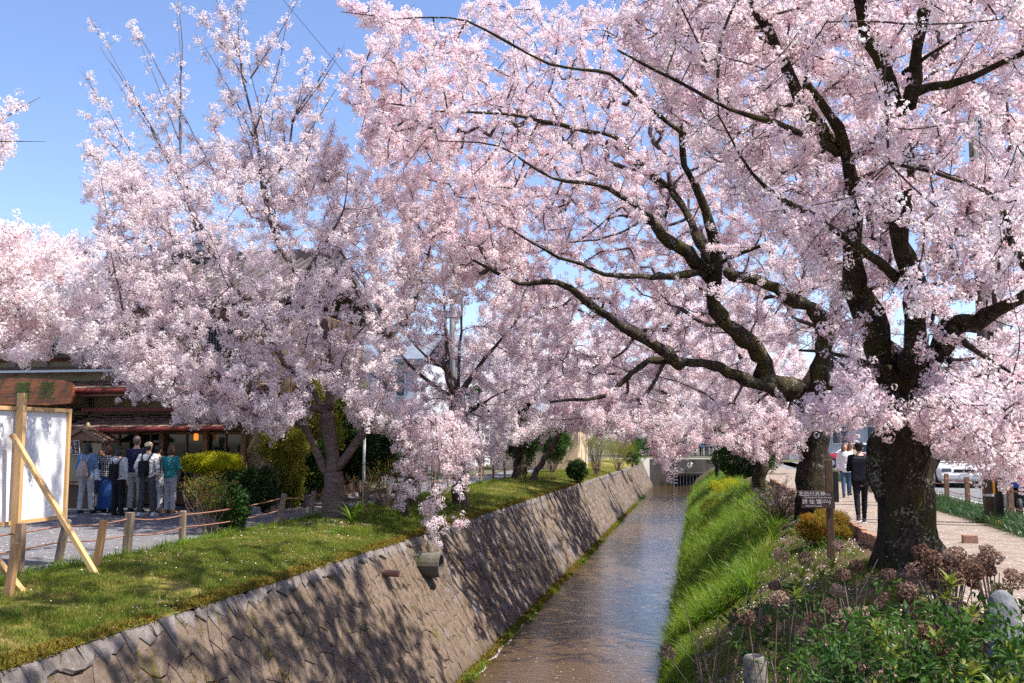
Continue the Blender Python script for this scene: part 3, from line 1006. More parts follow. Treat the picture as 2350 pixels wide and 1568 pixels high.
# weeds on the ledge at the wall's foot
y = 14 + 60 * rng.random(3200) ** 1.2
y = y[noise2(y * 0, y, 1.6, 2) > -0.05]
bs = wall_base(y)
pp = np.stack([bs[:, 0] + rng.uniform(-0.05, 0.16, len(y)), y, np.full(len(y), WATER_Z)], 1)
scatter('ledge_weeds', pp, rng.uniform(0.35, 0.95, len(pp)), 'weed', mode='up')
y = 13 + 50 * rng.random(2600)
bs = wall_base(y)
pp = np.stack([bs[:, 0] + rng.uniform(-0.08, 0.10, len(y)), y, np.full(len(y), WATER_Z + 0.03)], 1)
scatter('ledge_moss', pp, rng.uniform(1.0, 2.2, len(pp)), 'moss', mode='up')
# a few tufts in the joints of the wall
pp = np.array([wall_point(rng.uniform(9, 50), rng.uniform(0.2, 2.6), 0.02) for _ in range(90)])
scatter('wall_weeds', pp, rng.uniform(0.2, 0.5, len(pp)), 'weed', mode='up', tilt=0.6)
pp = np.array([wall_point(7.5 + 22 * rng.random() ** 1.6, rng.uniform(0.1, 2.2), 0.005) for _ in range(6500)])
pp = pp[noise2(pp[:, 1], pp[:, 2], 0.35, 1.0) > 0.22]
scatter('wall_moss', pp, rng.uniform(0.5, 1.1, len(pp)), 'moss', mode='up', tilt=0.8)


def rand_bank_r(n, y0, y1, x0=-0.72, x1=2.7, pw=1.0):
    y = y0 + (y1 - y0) * rng.random(n) ** pw
    x = rng.uniform(x0, x1, n)
    return np.stack([x, y, bank_r(x, y)], 1)


pp = rand_bank_r(9000, 18.0, 75, -0.66, 2.0, 1.6)
pp = pp[(noise2(pp[:, 0], pp[:, 1], 1.5, 3) > -0.55) & (pp[:, 0] < 0.9 + np.clip((pp[:, 1] - 18.0) * 0.15, 0, 1.0))]
scatter('long_grass', pp, rng.uniform(0.55, 1.15, len(pp)), 'long_grass', mode='up', tilt=0.35)
pp = clumped(rand_bank_r(1500, 18, 44, -0.5, 2.4, 1.3), 0.8, 0.15, 21); pp[:, 2] += 0.10
scatter('bank_weeds', pp, rng.uniform(0.5, 1.2, len(pp)), 'leaf_green')
pp = clumped(rand_bank_r(900, 20, 44, 0.2, 2.5, 1.2), 0.7, 0.35, 23); pp[:, 2] += 0.16
scatter('yellow_weeds', pp, rng.uniform(0.5, 1.2, len(pp)), 'leaf_olive')
pp = rand_bank_r(5500, 7, 19.5, -0.70, -0.15)
scatter('edge_grass', pp, rng.uniform(0.35, 1.1, len(pp)), 'weed', mode='up', tilt=0.5)
pp = clumped(rand_bank_r(26000, 6, 20, -0.5, 2.5), 0.9, -0.22, 6)
scatter('ground_cover', pp, rng.uniform(0.5, 1.2, len(pp)), 'turf', mode='up', tilt=0.5)
pp = clumped(rand_bank_r(6000, 6, 20, -0.4, 2.4), 0.6, 0.1, 8)
scatter('leafy_ground_cover', pp, rng.uniform(0.25, 0.5, len(pp)), 'leaf_green', mode='any')
pp = clumped(rand_bank_r(3500, 6, 26, 0.2, 2.7), 0.7, 0.0, 11)
scatter('dry_leaf_litter', pp, rng.uniform(0.4, 0.9, len(pp)), 'dry_leaf', mode='any')
pp = np.stack([rng.normal(6.05, 0.22, 5200), rng.uniform(9, 60, 5200), np.zeros(5200)], 1)
pp = pp[(pp[:, 0] > 5.55) & (pp[:, 0] < 6.75)]
scatter('liriope', pp, rng.uniform(0.7, 1.25, len(pp)), 'liriope', mode='up', tilt=0.3)


def petals(name, pts, size, upright=0.25):
    n = len(pts)
    a = rng.uniform(0, 6.28, n)
    s = size * rng.uniform(0.6, 1.3, n)
    d1 = np.stack([np.cos(a), np.sin(a), rng.normal(0, upright, n)], 1) * s[:, None]
    d2 = np.stack([-np.sin(a), np.cos(a), rng.normal(0, upright, n)], 1) * s[:, None] * 0.8
    p = np.asarray(pts) + np.array([0, 0, 0.006])
    v = np.stack([p - d1, p - d2, p + d1, p + d2], 1).reshape(-1, 3)
    return put(name, raw_mesh(name, v, np.arange(4 * n).reshape(n, 4), M['fallen']), None, 'stuff')


pp = clumped(rand_bank_l(5200, 8, 34, 0.05, 1.0, 1.2), 1.3, 0.15, 14); pp[:, 2] += rng.uniform(0.01, 0.06, len(pp))
petals('fallen_petals', pp, 0.009)
pp = np.stack([rng.normal(-7.3, 0.7, 1500), rng.normal(19.6, 1.4, 1500), np.zeros(1500)], 1); pp = pp[(pp[:, 0] > -8.3) & (pp[:, 0] < -5.7)]
pp[:, 2] = bank_l(pp[:, 0], pp[:, 1]) + 0.02
petals('fallen_petals', pp, 0.016)
pp = clumped(rand_bank_r(17000, 6, 26, -0.3, 2.75, 1.0), 1.0, -0.05, 17); pp[:, 2] += rng.uniform(0.0, 0.05, len(pp))
petals('fallen_petals', pp, 0.0105, 0.4)
pp = np.stack([rng.uniform(2.75, 5.7, 6500), 9 + 40 * rng.random(6500) ** 1.5, np.zeros(6500)], 1)
petals('fallen_petals', pp, 0.016, 0.05)
pp = np.stack([-rng.uniform(8.4, 15, 4200), rng.uniform(11, 24, 4200), np.zeros(4200) + 0.002], 1)
petals('fallen_petals', pp, 0.016, 0.05)
pp = np.stack([rng.uniform(-3.85, -0.7, 1800), 12 + 50 * rng.random(1800) ** 1.5, np.full(1800, WATER_Z)], 1)
pp = pp[noise2(pp[:, 0], pp[:, 1], 0.9, 5) + rng.normal(0, .35, len(pp)) > -0.1]
petals('floating_petals', pp, 0.014, 0.0)
y = np.sort(rng.uniform(13.5, 24, 1300))
pp = np.stack([wall_base(y)[:, 0] + 0.13 + 0.03 * np.sin(y * 5) + rng.normal(0, 0.012, len(y)), y, np.full(len(y), WATER_Z)], 1)
petals('floating_petals', pp, 0.015, 0.0)

# ---------------- hills, far
hx = np.linspace(-420, 420, 90)
hy = np.linspace(260, 640, 30)
sheet('hills', hx, hy, lambda X, Y: -2 + np.clip((Y - 260) / 160, 0, 1) * (22 + 6 * np.sin(X / 70 + 1) + 3 * np.sin(X / 31) + 2.2 * noise2(X, Y, 9)) * np.clip((X + 260) / 200 + 0.75, 0.6, 1), M['hill'])


# ================================================================== BUILDINGS
# ---------------- the tea house on the left
HY = 24.0
house = thing('wooden_house', (-14, HY, 0), 'two storey wooden soba restaurant with red gutters and shingled eaves', 'restaurant')


def hx_(px): return W(px, 1000, HY).x
def hz_(py): return W(400, py, HY).z


XR = hx_(655)
XL = -26.0
mb = MB()
mb.box(((XL + XR) / 2, HY + 3.0, 2.6), (XR - XL, 5.6, 5.2))
mb.build('wall', M['plaster'], house)
for k in range(18):
    MB().box((XR + 0.012, HY + 0.36 + k * 0.31, 2.6), (0.03 + 0.012 * (k % 2), 0.295, 5.15)).build('darkening_board', M['wood_dark'], house)  # dark boards added to tone down the sunlit side wall
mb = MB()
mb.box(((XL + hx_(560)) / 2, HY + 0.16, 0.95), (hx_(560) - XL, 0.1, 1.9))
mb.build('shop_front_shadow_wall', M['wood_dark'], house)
for a, b in ((232, 312), (322, 366), (384, 470), (478, 556)):
    w = MB().box(((hx_(a) + hx_(b)) / 2, HY + 0.09, 1.22), (hx_(b) - hx_(a), 0.05, 1.25)).build('window', M['glass'], house)
    fr = MB()
    x0, x1 = hx_(a), hx_(b)
    for z in (0.58, 1.87): fr.box(((x0 + x1) / 2, HY + 0.05, z), (x1 - x0 + 0.1, 0.08, 0.06))
    fr.box(((x0 + x1) / 2, HY + 0.05, 1.225), (0.035, 0.06, 1.23))
    c = fr.build('frame', M['wood_brown'], house)
for px in (226, 317, 374, 474, 561, 190, 150):
    MB().box((hx_(px), HY - 0.02, 0.98), (0.13, 0.13, 1.96)).build('pillar', M['wood_brown'], house)
MB().box(((hx_(150) + hx_(560)) / 2, HY - 0.02, 2.02), (hx_(560) - hx_(150) + 0.1, 0.14, 0.10)).build('beam', M['wood_brown'], house)
MB().box((hx_(300), HY + 0.02, 0.30), (hx_(560) - hx_(160), 0.12, 0.5)).build('skirting', M['wood_dark'], house)


def shingle_roof(x0, x1, y0, z0, y1, z1, rows, cw_, parent, name='shingles'):
    """sloping roof from its eave (y0,z0) up to (y1,z1), covered with uneven shingles"""
    mb = MB()
    mb.add([(x0, y0, z0 - 0.05), (x1, y0, z0 - 0.05), (x1, y1, z1 - 0.05), (x0, y1, z1 - 0.05), (x0, y0, z0), (x1, y0, z0), (x1, y1, z1), (x0, y1, z1)],
           [(3, 2, 1, 0), (4, 5, 6, 7), (0, 1, 5, 4), (1, 2, 6, 5), (2, 3, 7, 6), (3, 0, 4, 7)])
    mb.build('roof', M['roof_tile'], parent)
    sh = MB()
    d = Vector((0, y1 - y0, z1 - z0))
    Ls = d.length
    d /= Ls
    nn = Vector((0, -d.z, d.y))
    for r_ in range(rows):
        x = x0 + random.uniform(-cw_, 0)
        while x < x1:
            w_ = cw_ * random.uniform(0.6, 1.4)
            xa, xb = max(x, x0), min(x + w_ - 0.012, x1)
            x += w_
            if xb - xa < 0.03: continue
            s0 = Ls * r_ / rows + random.uniform(-0.03, 0.02)
            s1 = Ls * (r_ + 1.35) / rows
            h0, h1 = random.uniform(0.03, 0.06), 0.008
            o = Vector((0, y0, z0))
            vs = []
            for s_, h_ in ((s0, h0), (s1, h1)):
                for X in (xa, xb):
                    q = o + d * min(s_, Ls) + nn * (h_ + random.uniform(-0.008, 0.008)); q.x = X; vs.append(q)
            for X in (xa, xb):
                q = o + d * s0 + nn * 0.002; q.x = X; vs.append(q)
            sh.add(vs, [(0, 1, 3, 2), (4, 5, 1, 0)])
    sh.build(name, M['shingle'], parent, kind='stuff')


xl, xm = hx_(148), hx_(205)
x9 = hx_(562)
shingle_roof(xm + 0.06, x9, HY - 1.15, 1.99, HY + 0.1, 2.36, 5, 0.22, house)
shingle_roof(XL, xm - 0.12, HY - 1.15, 1.99, HY + 0.1, 2.36, 5, 0.22, house)
MB().tube([(xm + 0.02, HY - 1.2, 1.93), (x9 + 0.05, HY - 1.2, 1.985)], 0.055, 10).build('gutter', M['gutter'], house)
MB().tube([(XL, HY - 1.2, 1.93), (xm - 0.10, HY - 1.2, 1.95)], 0.055, 10).build('gutter', M['gutter'], house)
for a, b in ((XL, xm - 0.15), (xm + 0.1, hx_(430))):
    MB().box(((a + b) / 2, HY - 0.15, 2.50), (b - a, 0.7, 0.07)).build('ledge_roof', M['roof_tile'], house)
    MB().box(((a + b) / 2, HY - 0.53, 2.475), (b - a, 0.05, 0.09)).build('fascia', M['gutter'], house)
shingle_roof(XL, hx_(640), HY - 0.95, 2.99, HY + 0.9, 3.42, 6, 0.24, house)
MB().tube([(XL, HY - 1.0, 2.93), (hx_(640), HY - 1.0, 2.95)], 0.06, 10).build('gutter', M['gutter'], house)
MB().box(((XL + hx_(640)) / 2, HY - 0.55, 2.84), (hx_(640) - XL, 0.7, 0.05)).build('soffit', M['wood_brown'], house)
MB().box((hx_(200), HY - 0.05, 2.65), (0.16, 0.16, 0.55)).build('pillar', M['concrete_dark'], house)
# upper balcony band and upper windows
MB().box(((XL + hx_(600)) / 2, HY - 0.12, 3.52), (hx_(600) - XL, 0.3, 0.06)).build('ridge_cap', M['steel'], house)
MB().box(((XL + hx_(600)) / 2, HY - 0.10, 3.60), (hx_(600) - XL, 0.12, 0.10)).build('rail', M['wood_dark'], house)
MB().box(((XL + hx_(600)) / 2, HY - 0.10, 3.92), (hx_(600) - XL, 0.10, 0.07)).build('rail', M['wood_dark'], house)
for px in range(-60, 640, 74):
    MB().box((hx_(px), HY + 0.17, 4.3), (0.16, 0.08, 1.7)).build('half_timber', M['mauve'], house)
MB().box(((XL + hx_(640)) / 2, HY + 0.165, 5.0), (hx_(640) - XL, 0.06, 0.18)).build('half_timber', M['mauve'], house)
for px in (-40, 130, 345, 500):
    x = hx_(px)
    w = MB().box((x, HY + 0.15, 4.35), (0.85, 0.05, 0.95)).build('upper_window', M['glass'], house)
    lat = MB()
    for k in range(11): lat.box((x - 0.4 + k * 0.08, HY + 0.10, 4.35), (0.025, 0.03, 0.95))
    lat.build('lattice', M['tile_grey'], house)
    MB().box((x, HY + 0.1, 3.85), (0.95, 0.1, 0.06)).build('sill', M['gutter'], house)
# main roof, with an ornate ridge
mb = MB()
mb.poly_prism([(HY - 0.9, 5.1), (HY + 3.0, 6.75), (HY + 6.9, 5.1), (HY + 6.9, 5.25), (HY + 3.0, 6.95), (HY - 0.9, 5.25)], 'x', XL, XR + 0.4)
mb.build('main_roof', M['roof_tile'], house)
for k in range(46):
    x = XL + 4.8 + k * 0.25
    MB().beam((x, HY - 0.9, 5.28), (x, HY + 2.9, 6.93), 0.10, 0.07).build('roof_roll', M['roof_tile'], house)
mb = MB()
mb.box(((XL + XR) / 2, HY + 3.0, 7.05), (XR - XL + 0.6, 0.35, 0.3))
x = hx_(300)
mb.build('ridge', M['roof_tile'], house)
mb = MB()
mb.box((x, HY + 2.8, 7.28), (2.0, 0.5, 0.16)); mb.box((x, HY + 2.8, 7.50), (1.5, 0.4, 0.10)); mb.box((x, HY + 2.8, 7.40), (0.9, 0.3, 0.2))
for s in (-1, 1):
    mb.box((x + s * 0.85, HY + 2.8, 7.55), (0.28, 0.34, 0.34), taper=0.5); mb.box((x + s * 0.3, HY + 2.8, 7.62), (0.2, 0.3, 0.26), taper=0.4)
mb.build('ridge_ornament', M['tile_grey'], house)
# right end: downspout, vent pipe
MB().tube([(hx_(641), HY - 0.02, 0.2), (hx_(641), HY - 0.02, 2.9)], 0.05, 10).build('downspout', M['gutter'], house)
MB().tube([(hx_(622), HY - 0.25, 2.3), (hx_(626), HY - 0.25, 2.55), (hx_(632), HY - 0.1, 2.85)], 0.11, 10, jit=0).build('vent_duct', M['plaster'], house)
MB().box((hx_(672), HY + 0.05, 1.1), (0.55, 0.06, 1.5)).build('lattice_window', M['wood_dark'], house)
# name board
p0 = W(60, 900, HY - 1.35)
sb = thing('shop_sign', p0, 'big lacquered wooden name board with green characters above the shop', 'sign')
mb = MB()
out = [(-1.45, -0.30)] + [(-1.45 + 2.75 * k / 16, 0.24 + 0.12 * math.sin(math.pi * k / 16) + random.uniform(-.012, .012)) for k in range(17)] + [(1.36, -0.12), (1.30, -0.30), (0.6, -0.34), (-0.5, -0.31)]
mb.poly_prism(out, 'y', -0.05, 0.05)
put('board', mb.mesh('board', M['wood_sign']), sb)
put('lettering', text_mesh('lettering', '蕎麦', 0.50, M['green_ink'], 0.006, spacing=1.75), sb, loc=(0.30, -0.06, 0.0), rot=(math.pi / 2, 0, 0))
# lamp
p = W(450, 1003, HY - 0.4)
lp = thing('lantern', p, 'small glowing orange lantern hanging under the shop eave', 'lantern')
put('shade', MB().tube([(0, 0, -.09), (0, 0, -.06), (0, 0, .06), (0, 0, .09)], [.04, .06, .06, .04], 14).mesh('shade', M['lamp'], False), lp)
put('cap', MB().tube([(0, 0, 0.095), (0, 0, 0.12)], 0.045, 10).mesh('cap', M['black']), lp)
put('cord', MB().tube([(0, 0, 0.12), (0, 0, 0.45)], 0.006, 6).mesh('cord', M['black']), lp)
# menu case with its own little gabled roof
kx, ky = W(204, 1000, HY - 1.3).x, HY - 1.3
ks = thing('menu_kiosk', (kx, ky, 0), 'small wooden display case with a gabled roof in front of the shop', 'display case')
mb = MB()
for sx in (-0.46, 0.46):
    mb.box((sx, 0, 0.85), (0.07, 0.07, 1.7))
put('post', mb.mesh('post', M['wood_brown']), ks)
put('case', MB().box((0, 0.05, 1.15), (0.85, 0.3, 0.95)).mesh('case', M['plaster']), ks)
put('shelf', MB().box((0, 0, 0.62), (0.95, 0.42, 0.06)).mesh('shelf', M['wood_brown']), ks)
put('base', MB().box((0, 0.05, 0.3), (0.85, 0.3, 0.6)).mesh('base', M['wood_dark']), ks)
mb = MB()
mb.poly_prism([(-0.5, 1.68), (0.5, 1.68), (0, 1.93)], 'y', -0.22, 0.22)
put('gable', mb.mesh('gable', M['wood_brown']), ks)
for s in (-1, 1):
    rf = put('roof', MB().beam((s * 0.62, 0, 1.66), (0, 0, 1.98), 0.66, 0.07, up=(0, 0, 1)).mesh('roof', M['wood_post']), ks)
    t = MB()
    for k in range(9):
        a = Vector((s * 0.62, 0, 1.66)).lerp(Vector((0, 0, 1.98)), (k + 0.5) / 9)
        t.box(a + Vector((s * 0.012, -0.0, 0.04)), (0.06, 0.68, 0.03))
    put('ridge_tile', t.mesh('ridge_tile', M['shingle']), rf, 'stuff')
put('finial', MB().ball((0, -0.05, 2.06), (0.05, 0.05, 0.08), 8, 6).mesh('finial', M['plaster']), ks)
p = W(170, 1028, HY - 1.62)
ms = thing('menu_board', p, 'dark brown square menu board with a white border hanging askew', 'sign')
ms.rotation_euler = (0, R(-6), 0)
put('board', MB().box((0, 0, 0), (0.33, 0.025, 0.36)).mesh('board', M['sign_brown']), ms)
mb = MB()
for s in (-1, 1):
    mb.box((s * 0.155, -0.016, 0), (0.008, 0.006, 0.33)); mb.box((0, -0.016, s * 0.168), (0.31, 0.006, 0.008))
put('border', mb.mesh('border', M['lettering']), ms)
put('lettering', text_mesh('lettering', 'に\nし\nん', 0.095, M['lettering'], 0.002), ms, loc=(0.05, -0.015, 0.0), rot=(math.pi / 2, 0, 0))
put('lettering', text_mesh('lettering', 'そ\nば', 0.085, M['lettering'], 0.002), ms, loc=(-0.07, -0.015, -0.05), rot=(math.pi / 2, 0, 0))

# ---------------- houses behind the trees
def simple_house(name, x, y, w, d, h, mw_, mr, label, cat='house', roof=1.6, storeys=2, win=3, flatroof=False, z0=0.0):
    t = thing(name, (x, y, z0), label, cat)
    put('wall', MB().box((0, 0, h / 2), (w, d, h)).mesh('wall', mw_), t)
    if flatroof:
        put('roof', MB().box((0, 0, h + 0.12), (w + 0.3, d + 0.3, 0.24)).mesh('roof', M['concrete']), t)
    else:
        mb = MB()
        mb.poly_prism([(-d / 2 - 0.6, h - 0.1), (0, h + roof), (d / 2 + 0.6, h - 0.1), (d / 2 + 0.6, h + 0.08), (0, h + roof + 0.2), (-d / 2 - 0.6, h + 0.08)], 'x', -w / 2 - 0.5, w / 2 + 0.5)
        put('roof', mb.mesh('roof', mr), t)
    sh = h / storeys
    for s in range(storeys):
        for k in range(win):
            xx = -w / 2 + (k + 0.5) * w / win
            f = put('window', MB().box((xx, -d / 2 - 0.03, s * sh + sh * 0.55), (w / win * 0.5, 0.1, sh * 0.42)).mesh('window', M['white']), t)
            for q in (-1, 1):
                put('pane', MB().box((xx + q * w / win * 0.12, -d / 2 - 0.09, s * sh + sh * 0.55), (w / win * 0.21, 0.04, sh * 0.36)).mesh('pane', M['glass_light']), f)
    if storeys > 1:
        put('balcony', MB().box((0, -d / 2 - 0.45, sh), (w * 0.6, 0.8, 0.12)).box((0, -d / 2 - 0.83, sh + 0.45), (w * 0.6, 0.05, 0.8)).mesh('balcony', mw_), t)
    return t


def atX(px, Y): return W(px, 1000, Y).x


simple_house('white_house', atX(985, 62), 62, 6.5, 7, 6.6, M['wall_white'], M['tile_grey'], 'white rendered house with a grey blue roof behind the second cherry tree', win=2)
simple_house('grey_house', atX(850, 55), 55, 7.5, 7, 5.9, M['wall_grey'], M['tile_grey'], 'grey house with dark tiled roof behind the largest left cherry tree')
simple_house('apartment_house', atX(1130, 75), 75, 8, 8, 8.8, M['wall_grey'], M['tile_grey'], 'pale grey flat roofed apartment house right of the white house', 'building', storeys=3, flatroof=True)
simple_house('beige_house', atX(1250, 58), 58, 4.5, 5, 3.2, M['wall_beige'], M['tile_grey'], 'low beige house beside the path behind the mossy cherry trunk', storeys=1, win=2)
simple_house('hill_house', atX(1060, 110), 110, 10, 9, 9.5, M['wall_white'], M['tile_grey'], 'tall white house with slate roof at the foot of the hills', storeys=3)
simple_house('shop_building', 21.0, 34, 7.5, 24, 7.0, M['wall_brown'], M['tile_grey'], 'brown shop building across the road behind the bus stop', 'building', flatroof=True)
simple_house('street_building', 14.5, 92, 14, 8, 7.5, M['wall_grey'], M['tile_grey'], 'grey building beyond the crossing behind the red taxi', 'building', storeys=2, win=5, flatroof=True)
simple_house('corner_building', 24.5, 60, 8, 16, 8.5, M['wall_beige'], M['tile_grey'], 'tan corner building on the far side of the road', 'building', storeys=3, flatroof=True)

# ================================================================== CHERRY TREES
def catmull(pts, step=0.3):
    P = [np.array(p, float) for p in pts]
    if len(P) == 2:
        n = max(2, int(np.linalg.norm(P[1] - P[0]) / step) + 1)
        return [P[0] + (P[1] - P[0]) * t for t in np.linspace(0, 1, n)]
    Q = [2 * P[0] - P[1]] + P + [2 * P[-1] - P[-2]]
    out = []
    for i in range(1, len(Q) - 2):
        p0, p1, p2, p3 = Q[i - 1], Q[i], Q[i + 1], Q[i + 2]
        n = max(1, int(np.linalg.norm(p2 - p1) / step))
        for k in range(n):
            t = k / n
            out.append(0.5 * (2 * p1 + (p2 - p0) * t + (2 * p0 - 5 * p1 + 4 * p2 - p3) * t * t + (3 * p1 - p0 - 3 * p2 + p3) * t ** 3))
    out.append(P[-1])
    return out


def prisms(p0, p1, r0, r1, sides):
    """one little tapered prism per twig segment, all at once"""
    d = p1 - p0
    d /= np.maximum(np.linalg.norm(d, axis=1, keepdims=True), 1e-9)
    ref = np.where(np.abs(d[:, 2:3]) > 0.9, np.array([[1.0, 0, 0]]), np.array([[0, 0, 1.0]]))
    x = np.cross(ref, d); x /= np.linalg.norm(x, axis=1, keepdims=True)
    y = np.cross(d, x)
    a = 2 * np.pi * np.arange(sides) / sides
    ring = x[:, None, :] * np.cos(a)[None, :, None] + y[:, None, :] * np.sin(a)[None, :, None]
    v = np.concatenate([p0[:, None] + ring * r0[:, None, None], p1[:, None] + ring * r1[:, None, None]], 1)
    n = len(p0)
    k = np.arange(sides); k2 = (k + 1) % sides
    f = np.stack([k, k2, sides + k2, sides + k], 1)[None] + (np.arange(n) * 2 * sides)[:, None, None]
    return v.reshape(-1, 3), f.reshape(-1, 4)


def in_poly(poly, x, y):
    r = np.zeros(len(x), bool)
    n = len(poly)
    for i in range(n):
        x1, y1 = poly[i]; x2, y2 = poly[(i + 1) % n]
        c = ((y1 > y) != (y2 > y)) & (x < (x2 - x1) * (y - y1) / (y2 - y1 + 1e-12) + x1)
        r ^= c
    return r


def region(poly, n, Y0, sd, Ymin=0, Ymax=999, tilt=0.0, side=0.0):
    """n places through the depth of a crown seen in the photograph inside an outline"""
    P = np.array(poly, float)
    lo, hi = P.min(0), P.max(0)
    out = []
    while len(out) < n:
        x, y = rng.uniform(lo[0], hi[0], 4 * n), rng.uniform(lo[1], hi[1], 4 * n)
        k = in_poly(poly, x, y)
        for a, b in zip(x[k], y[k]):
            Y = rng.normal(Y0 + tilt * (b - P[:, 1].mean()) / 100 + side * (a - P[:, 0].mean()) / 100, sd)
            if Y < Ymin or Y > Ymax: continue
            out.append(W(a, b, Y))
            if len(out) >= n: break
    return np.array([tuple(p) for p in out])


def ellipsoid(n, c, r, flat=0.0):
    d = rng.normal(0, 1, (n, 3)); d /= np.linalg.norm(d, axis=1, keepdims=True)
    return np.array(c) + d * (rng.random((n, 1)) ** 0.42) * np.array(r)


def cherry(label, limbs, targets, key='blossom', bark='bark', bf=0.3, spacing=0.075, twiglets=3, tl=(0.12, 0.32), name='cherry_tree', group=None,
           bare=0.0, bare_top=None, cs=1.0, tip=0.0026, off=0.035, seed=1, flare=1.35, up=0.15, thin=0.028, skip=0.0, rough=0.10, extra=None, bud_share=0.0, kink=0.045):
    rs = np.random.default_rng(seed)
    base = Vector(limbs[0][0][0])
    tree = thing(name, base, label, 'tree', group)
    pos, par, rad, pl, att = [], [], [], [], []
    trunk = MB()
    for li, (pts, r0, r1) in enumerate(limbs):
        P = catmull(pts, 0.22 if r0 > 0.08 else 0.3)
        L = len(P)
        rr0 = [r0 + (r1 - r0) * (i / (L - 1)) ** 0.8 for i in range(L)]
        jit = [p + rs.normal(0, 0.22 * min(max(rr0[i], 0.02), 0.16), 3) * (0 < i < L - 1) for i, p in enumerate(P)]
        rr = [q * (1 + 0.10 * rs.standard_normal() * (0 < i < L - 1)) for i, q in enumerate(rr0)]
        if li > 0 and L > 5:
            kx = np.arange(0, L + 4, 4)
            ko = rs.normal(0, kink * min(1.0, 0.45 + r0 * 4), (len(kx), 3)); ko[0] = 0
            for i in range(1, L): jit[i] = jit[i] + np.array([np.interp(i, kx, ko[:, c]) for c in range(3)])
        if li == 0:
            for i in range(L):
                h = (P[i][2] - P[0][2])
                rr[i] *= 1 + (flare - 1) * math.exp(-h / 0.28)
            start = -1
            jit[0] = jit[0] - np.array([0, 0, 0.25])
        else:
            A = np.array(pos)
            start = int(np.argmin(((A - P[0]) ** 2).sum(1)))
        seg = 18 if r0 > 0.3 else (12 if r0 > 0.1 else (8 if r0 > 0.04 else 6))
        trunk.tube([Vector(p) for p in jit], rr, seg, jit=rough)
        b = len(pos)
        for i in range(L):
            pos.append(jit[i]); par.append(start if i == 0 else b + i - 1); rad.append(rr[i])
            pl.append((pl[start] if start >= 0 else 0) * (i == 0) + (0 if i == 0 else pl[-1] + np.linalg.norm(jit[i] - jit[i - 1])))
            att.append(li > 0 and rr[i] < 0.22)
    nf = len(pos)
    T = np.asarray(targets, float)
    n = len(T)
    A = np.array(pos)
    ok = np.array(att)
    plA = np.array(pl) * 0.5
    best, bi = np.full(n, 1e9), np.zeros(n, int)
    for k in np.nonzero(ok)[0]:
        c = np.linalg.norm(T - A[k], axis=1) + bf * plA[k]
        w = c < best
        best[w], bi[w] = c[w], k
    done = np.zeros(n, bool)
    npos = [None] * n
    order, parent_of, plen = [], np.zeros(n, int), np.zeros(n)
    for _ in range(n):
        i = int(np.argmin(np.where(done, 1e9, best)))
        done[i] = True
        j = bi[i]
        order.append(i); parent_of[i] = j
        pj = A[j] if j < nf else T[j - nf]
        plen[i] = (plA[j] if j < nf else plen[j - nf]) + np.linalg.norm(T[i] - pj)
        c = np.linalg.norm(T - T[i], axis=1) + bf * plen[i]
        w = (c < best) & ~done
        best[w], bi[w] = c[w], nf + i
    acc = np.ones(n)
    for i in reversed(order):
        if parent_of[i] >= nf: acc[parent_of[i] - nf] += acc[i]
    r_n = tip * acc ** 0.46
    src = np.array([A[j] if j < nf else T[j - nf] for j in parent_of])
    rsrc = np.array([min(rad[j], r * 1.15 + 0.002) if j < nf else r_n[j - nf] for j, r in zip(parent_of, r_n)])
    rsrc = np.minimum(rsrc, r_n * 1.6)
    ln = np.linalg.norm(T - src, axis=1)
    ctrl = (src + T) / 2 + rs.normal(0, 0.10, (n, 3)) * ln[:, None] + np.array([0, 0, 1.0]) * (up * ln * 0.4)[:, None]
    K = 4
    seg0, seg1, ra, rb = [], [], [], []
    q = lambda t: (1 - t) ** 2 * src + 2 * t * (1 - t) * ctrl + t * t * T
    for k in range(K):
        seg0.append(q(k / K)); seg1.append(q((k + 1) / K))
        ra.append(rsrc + (r_n - rsrc) * k / K); rb.append(rsrc + (r_n - rsrc) * (k + 1) / K)
    S0, S1, RA, RB = map(np.concatenate, (seg0, seg1, ra, rb))
    # twiglets at every end and along the branches
    m = n * twiglets
    ti = rs.integers(0, len(S0), m)
    f = rs.random((m, 1))
    t0 = S0[ti] * (1 - f) + S1[ti] * f
    dr = (S1[ti] - S0[ti]); dr /= np.maximum(np.linalg.norm(dr, axis=1, keepdims=True), 1e-6)
    dv = rs.normal(0, 0.65, (m, 3)) + dr * 0.8 + np.array([0, 0, up])
    dv /= np.linalg.norm(dv, axis=1, keepdims=True)
    le = rs.uniform(tl[0], tl[1], (m, 1))
    t1 = t0 + dv * le * 0.5 + rs.normal(0, 0.02, (m, 3))
    t2 = t0 + dv * le + rs.normal(0, 0.03, (m, 3))
    X0 = np.concatenate([t0, t1]); X1 = np.concatenate([t1, t2])
    Xa = np.concatenate([np.full(m, tip * 0.9), np.full(m, tip * 0.75)]); Xb = np.concatenate([np.full(m, tip * 0.75), np.full(m, tip * 0.5)])
    put('trunk', trunk.mesh('trunk', M[bark], True, base), tree)
    big = RA > 0.012
    V, Fc = [], []
    o_ = 0
    for msk, sd in ((big, 6), (~big, 3)):
        if msk.any():
            v, fc = prisms(S0[msk], S1[msk], RA[msk], RB[msk], sd)
            V.append(v); Fc.append(fc + o_); o_ += len(v)
    v, fc = prisms(X0, X1, Xa, Xb, 3)
    V.append(v); Fc.append(fc + o_)
    put('twigs', raw_mesh('twigs', np.concatenate(V) - np.array(base), np.concatenate(Fc), M['twig'], smooth=True), tree, 'stuff')
    # flowers along all the thin wood
    A0, A1 = np.concatenate([S0[RA < thin], X0]), np.concatenate([S1[RA < thin], X1])
    le = np.linalg.norm(A1 - A0, axis=1)
    cnt = rs.poisson(le / spacing)
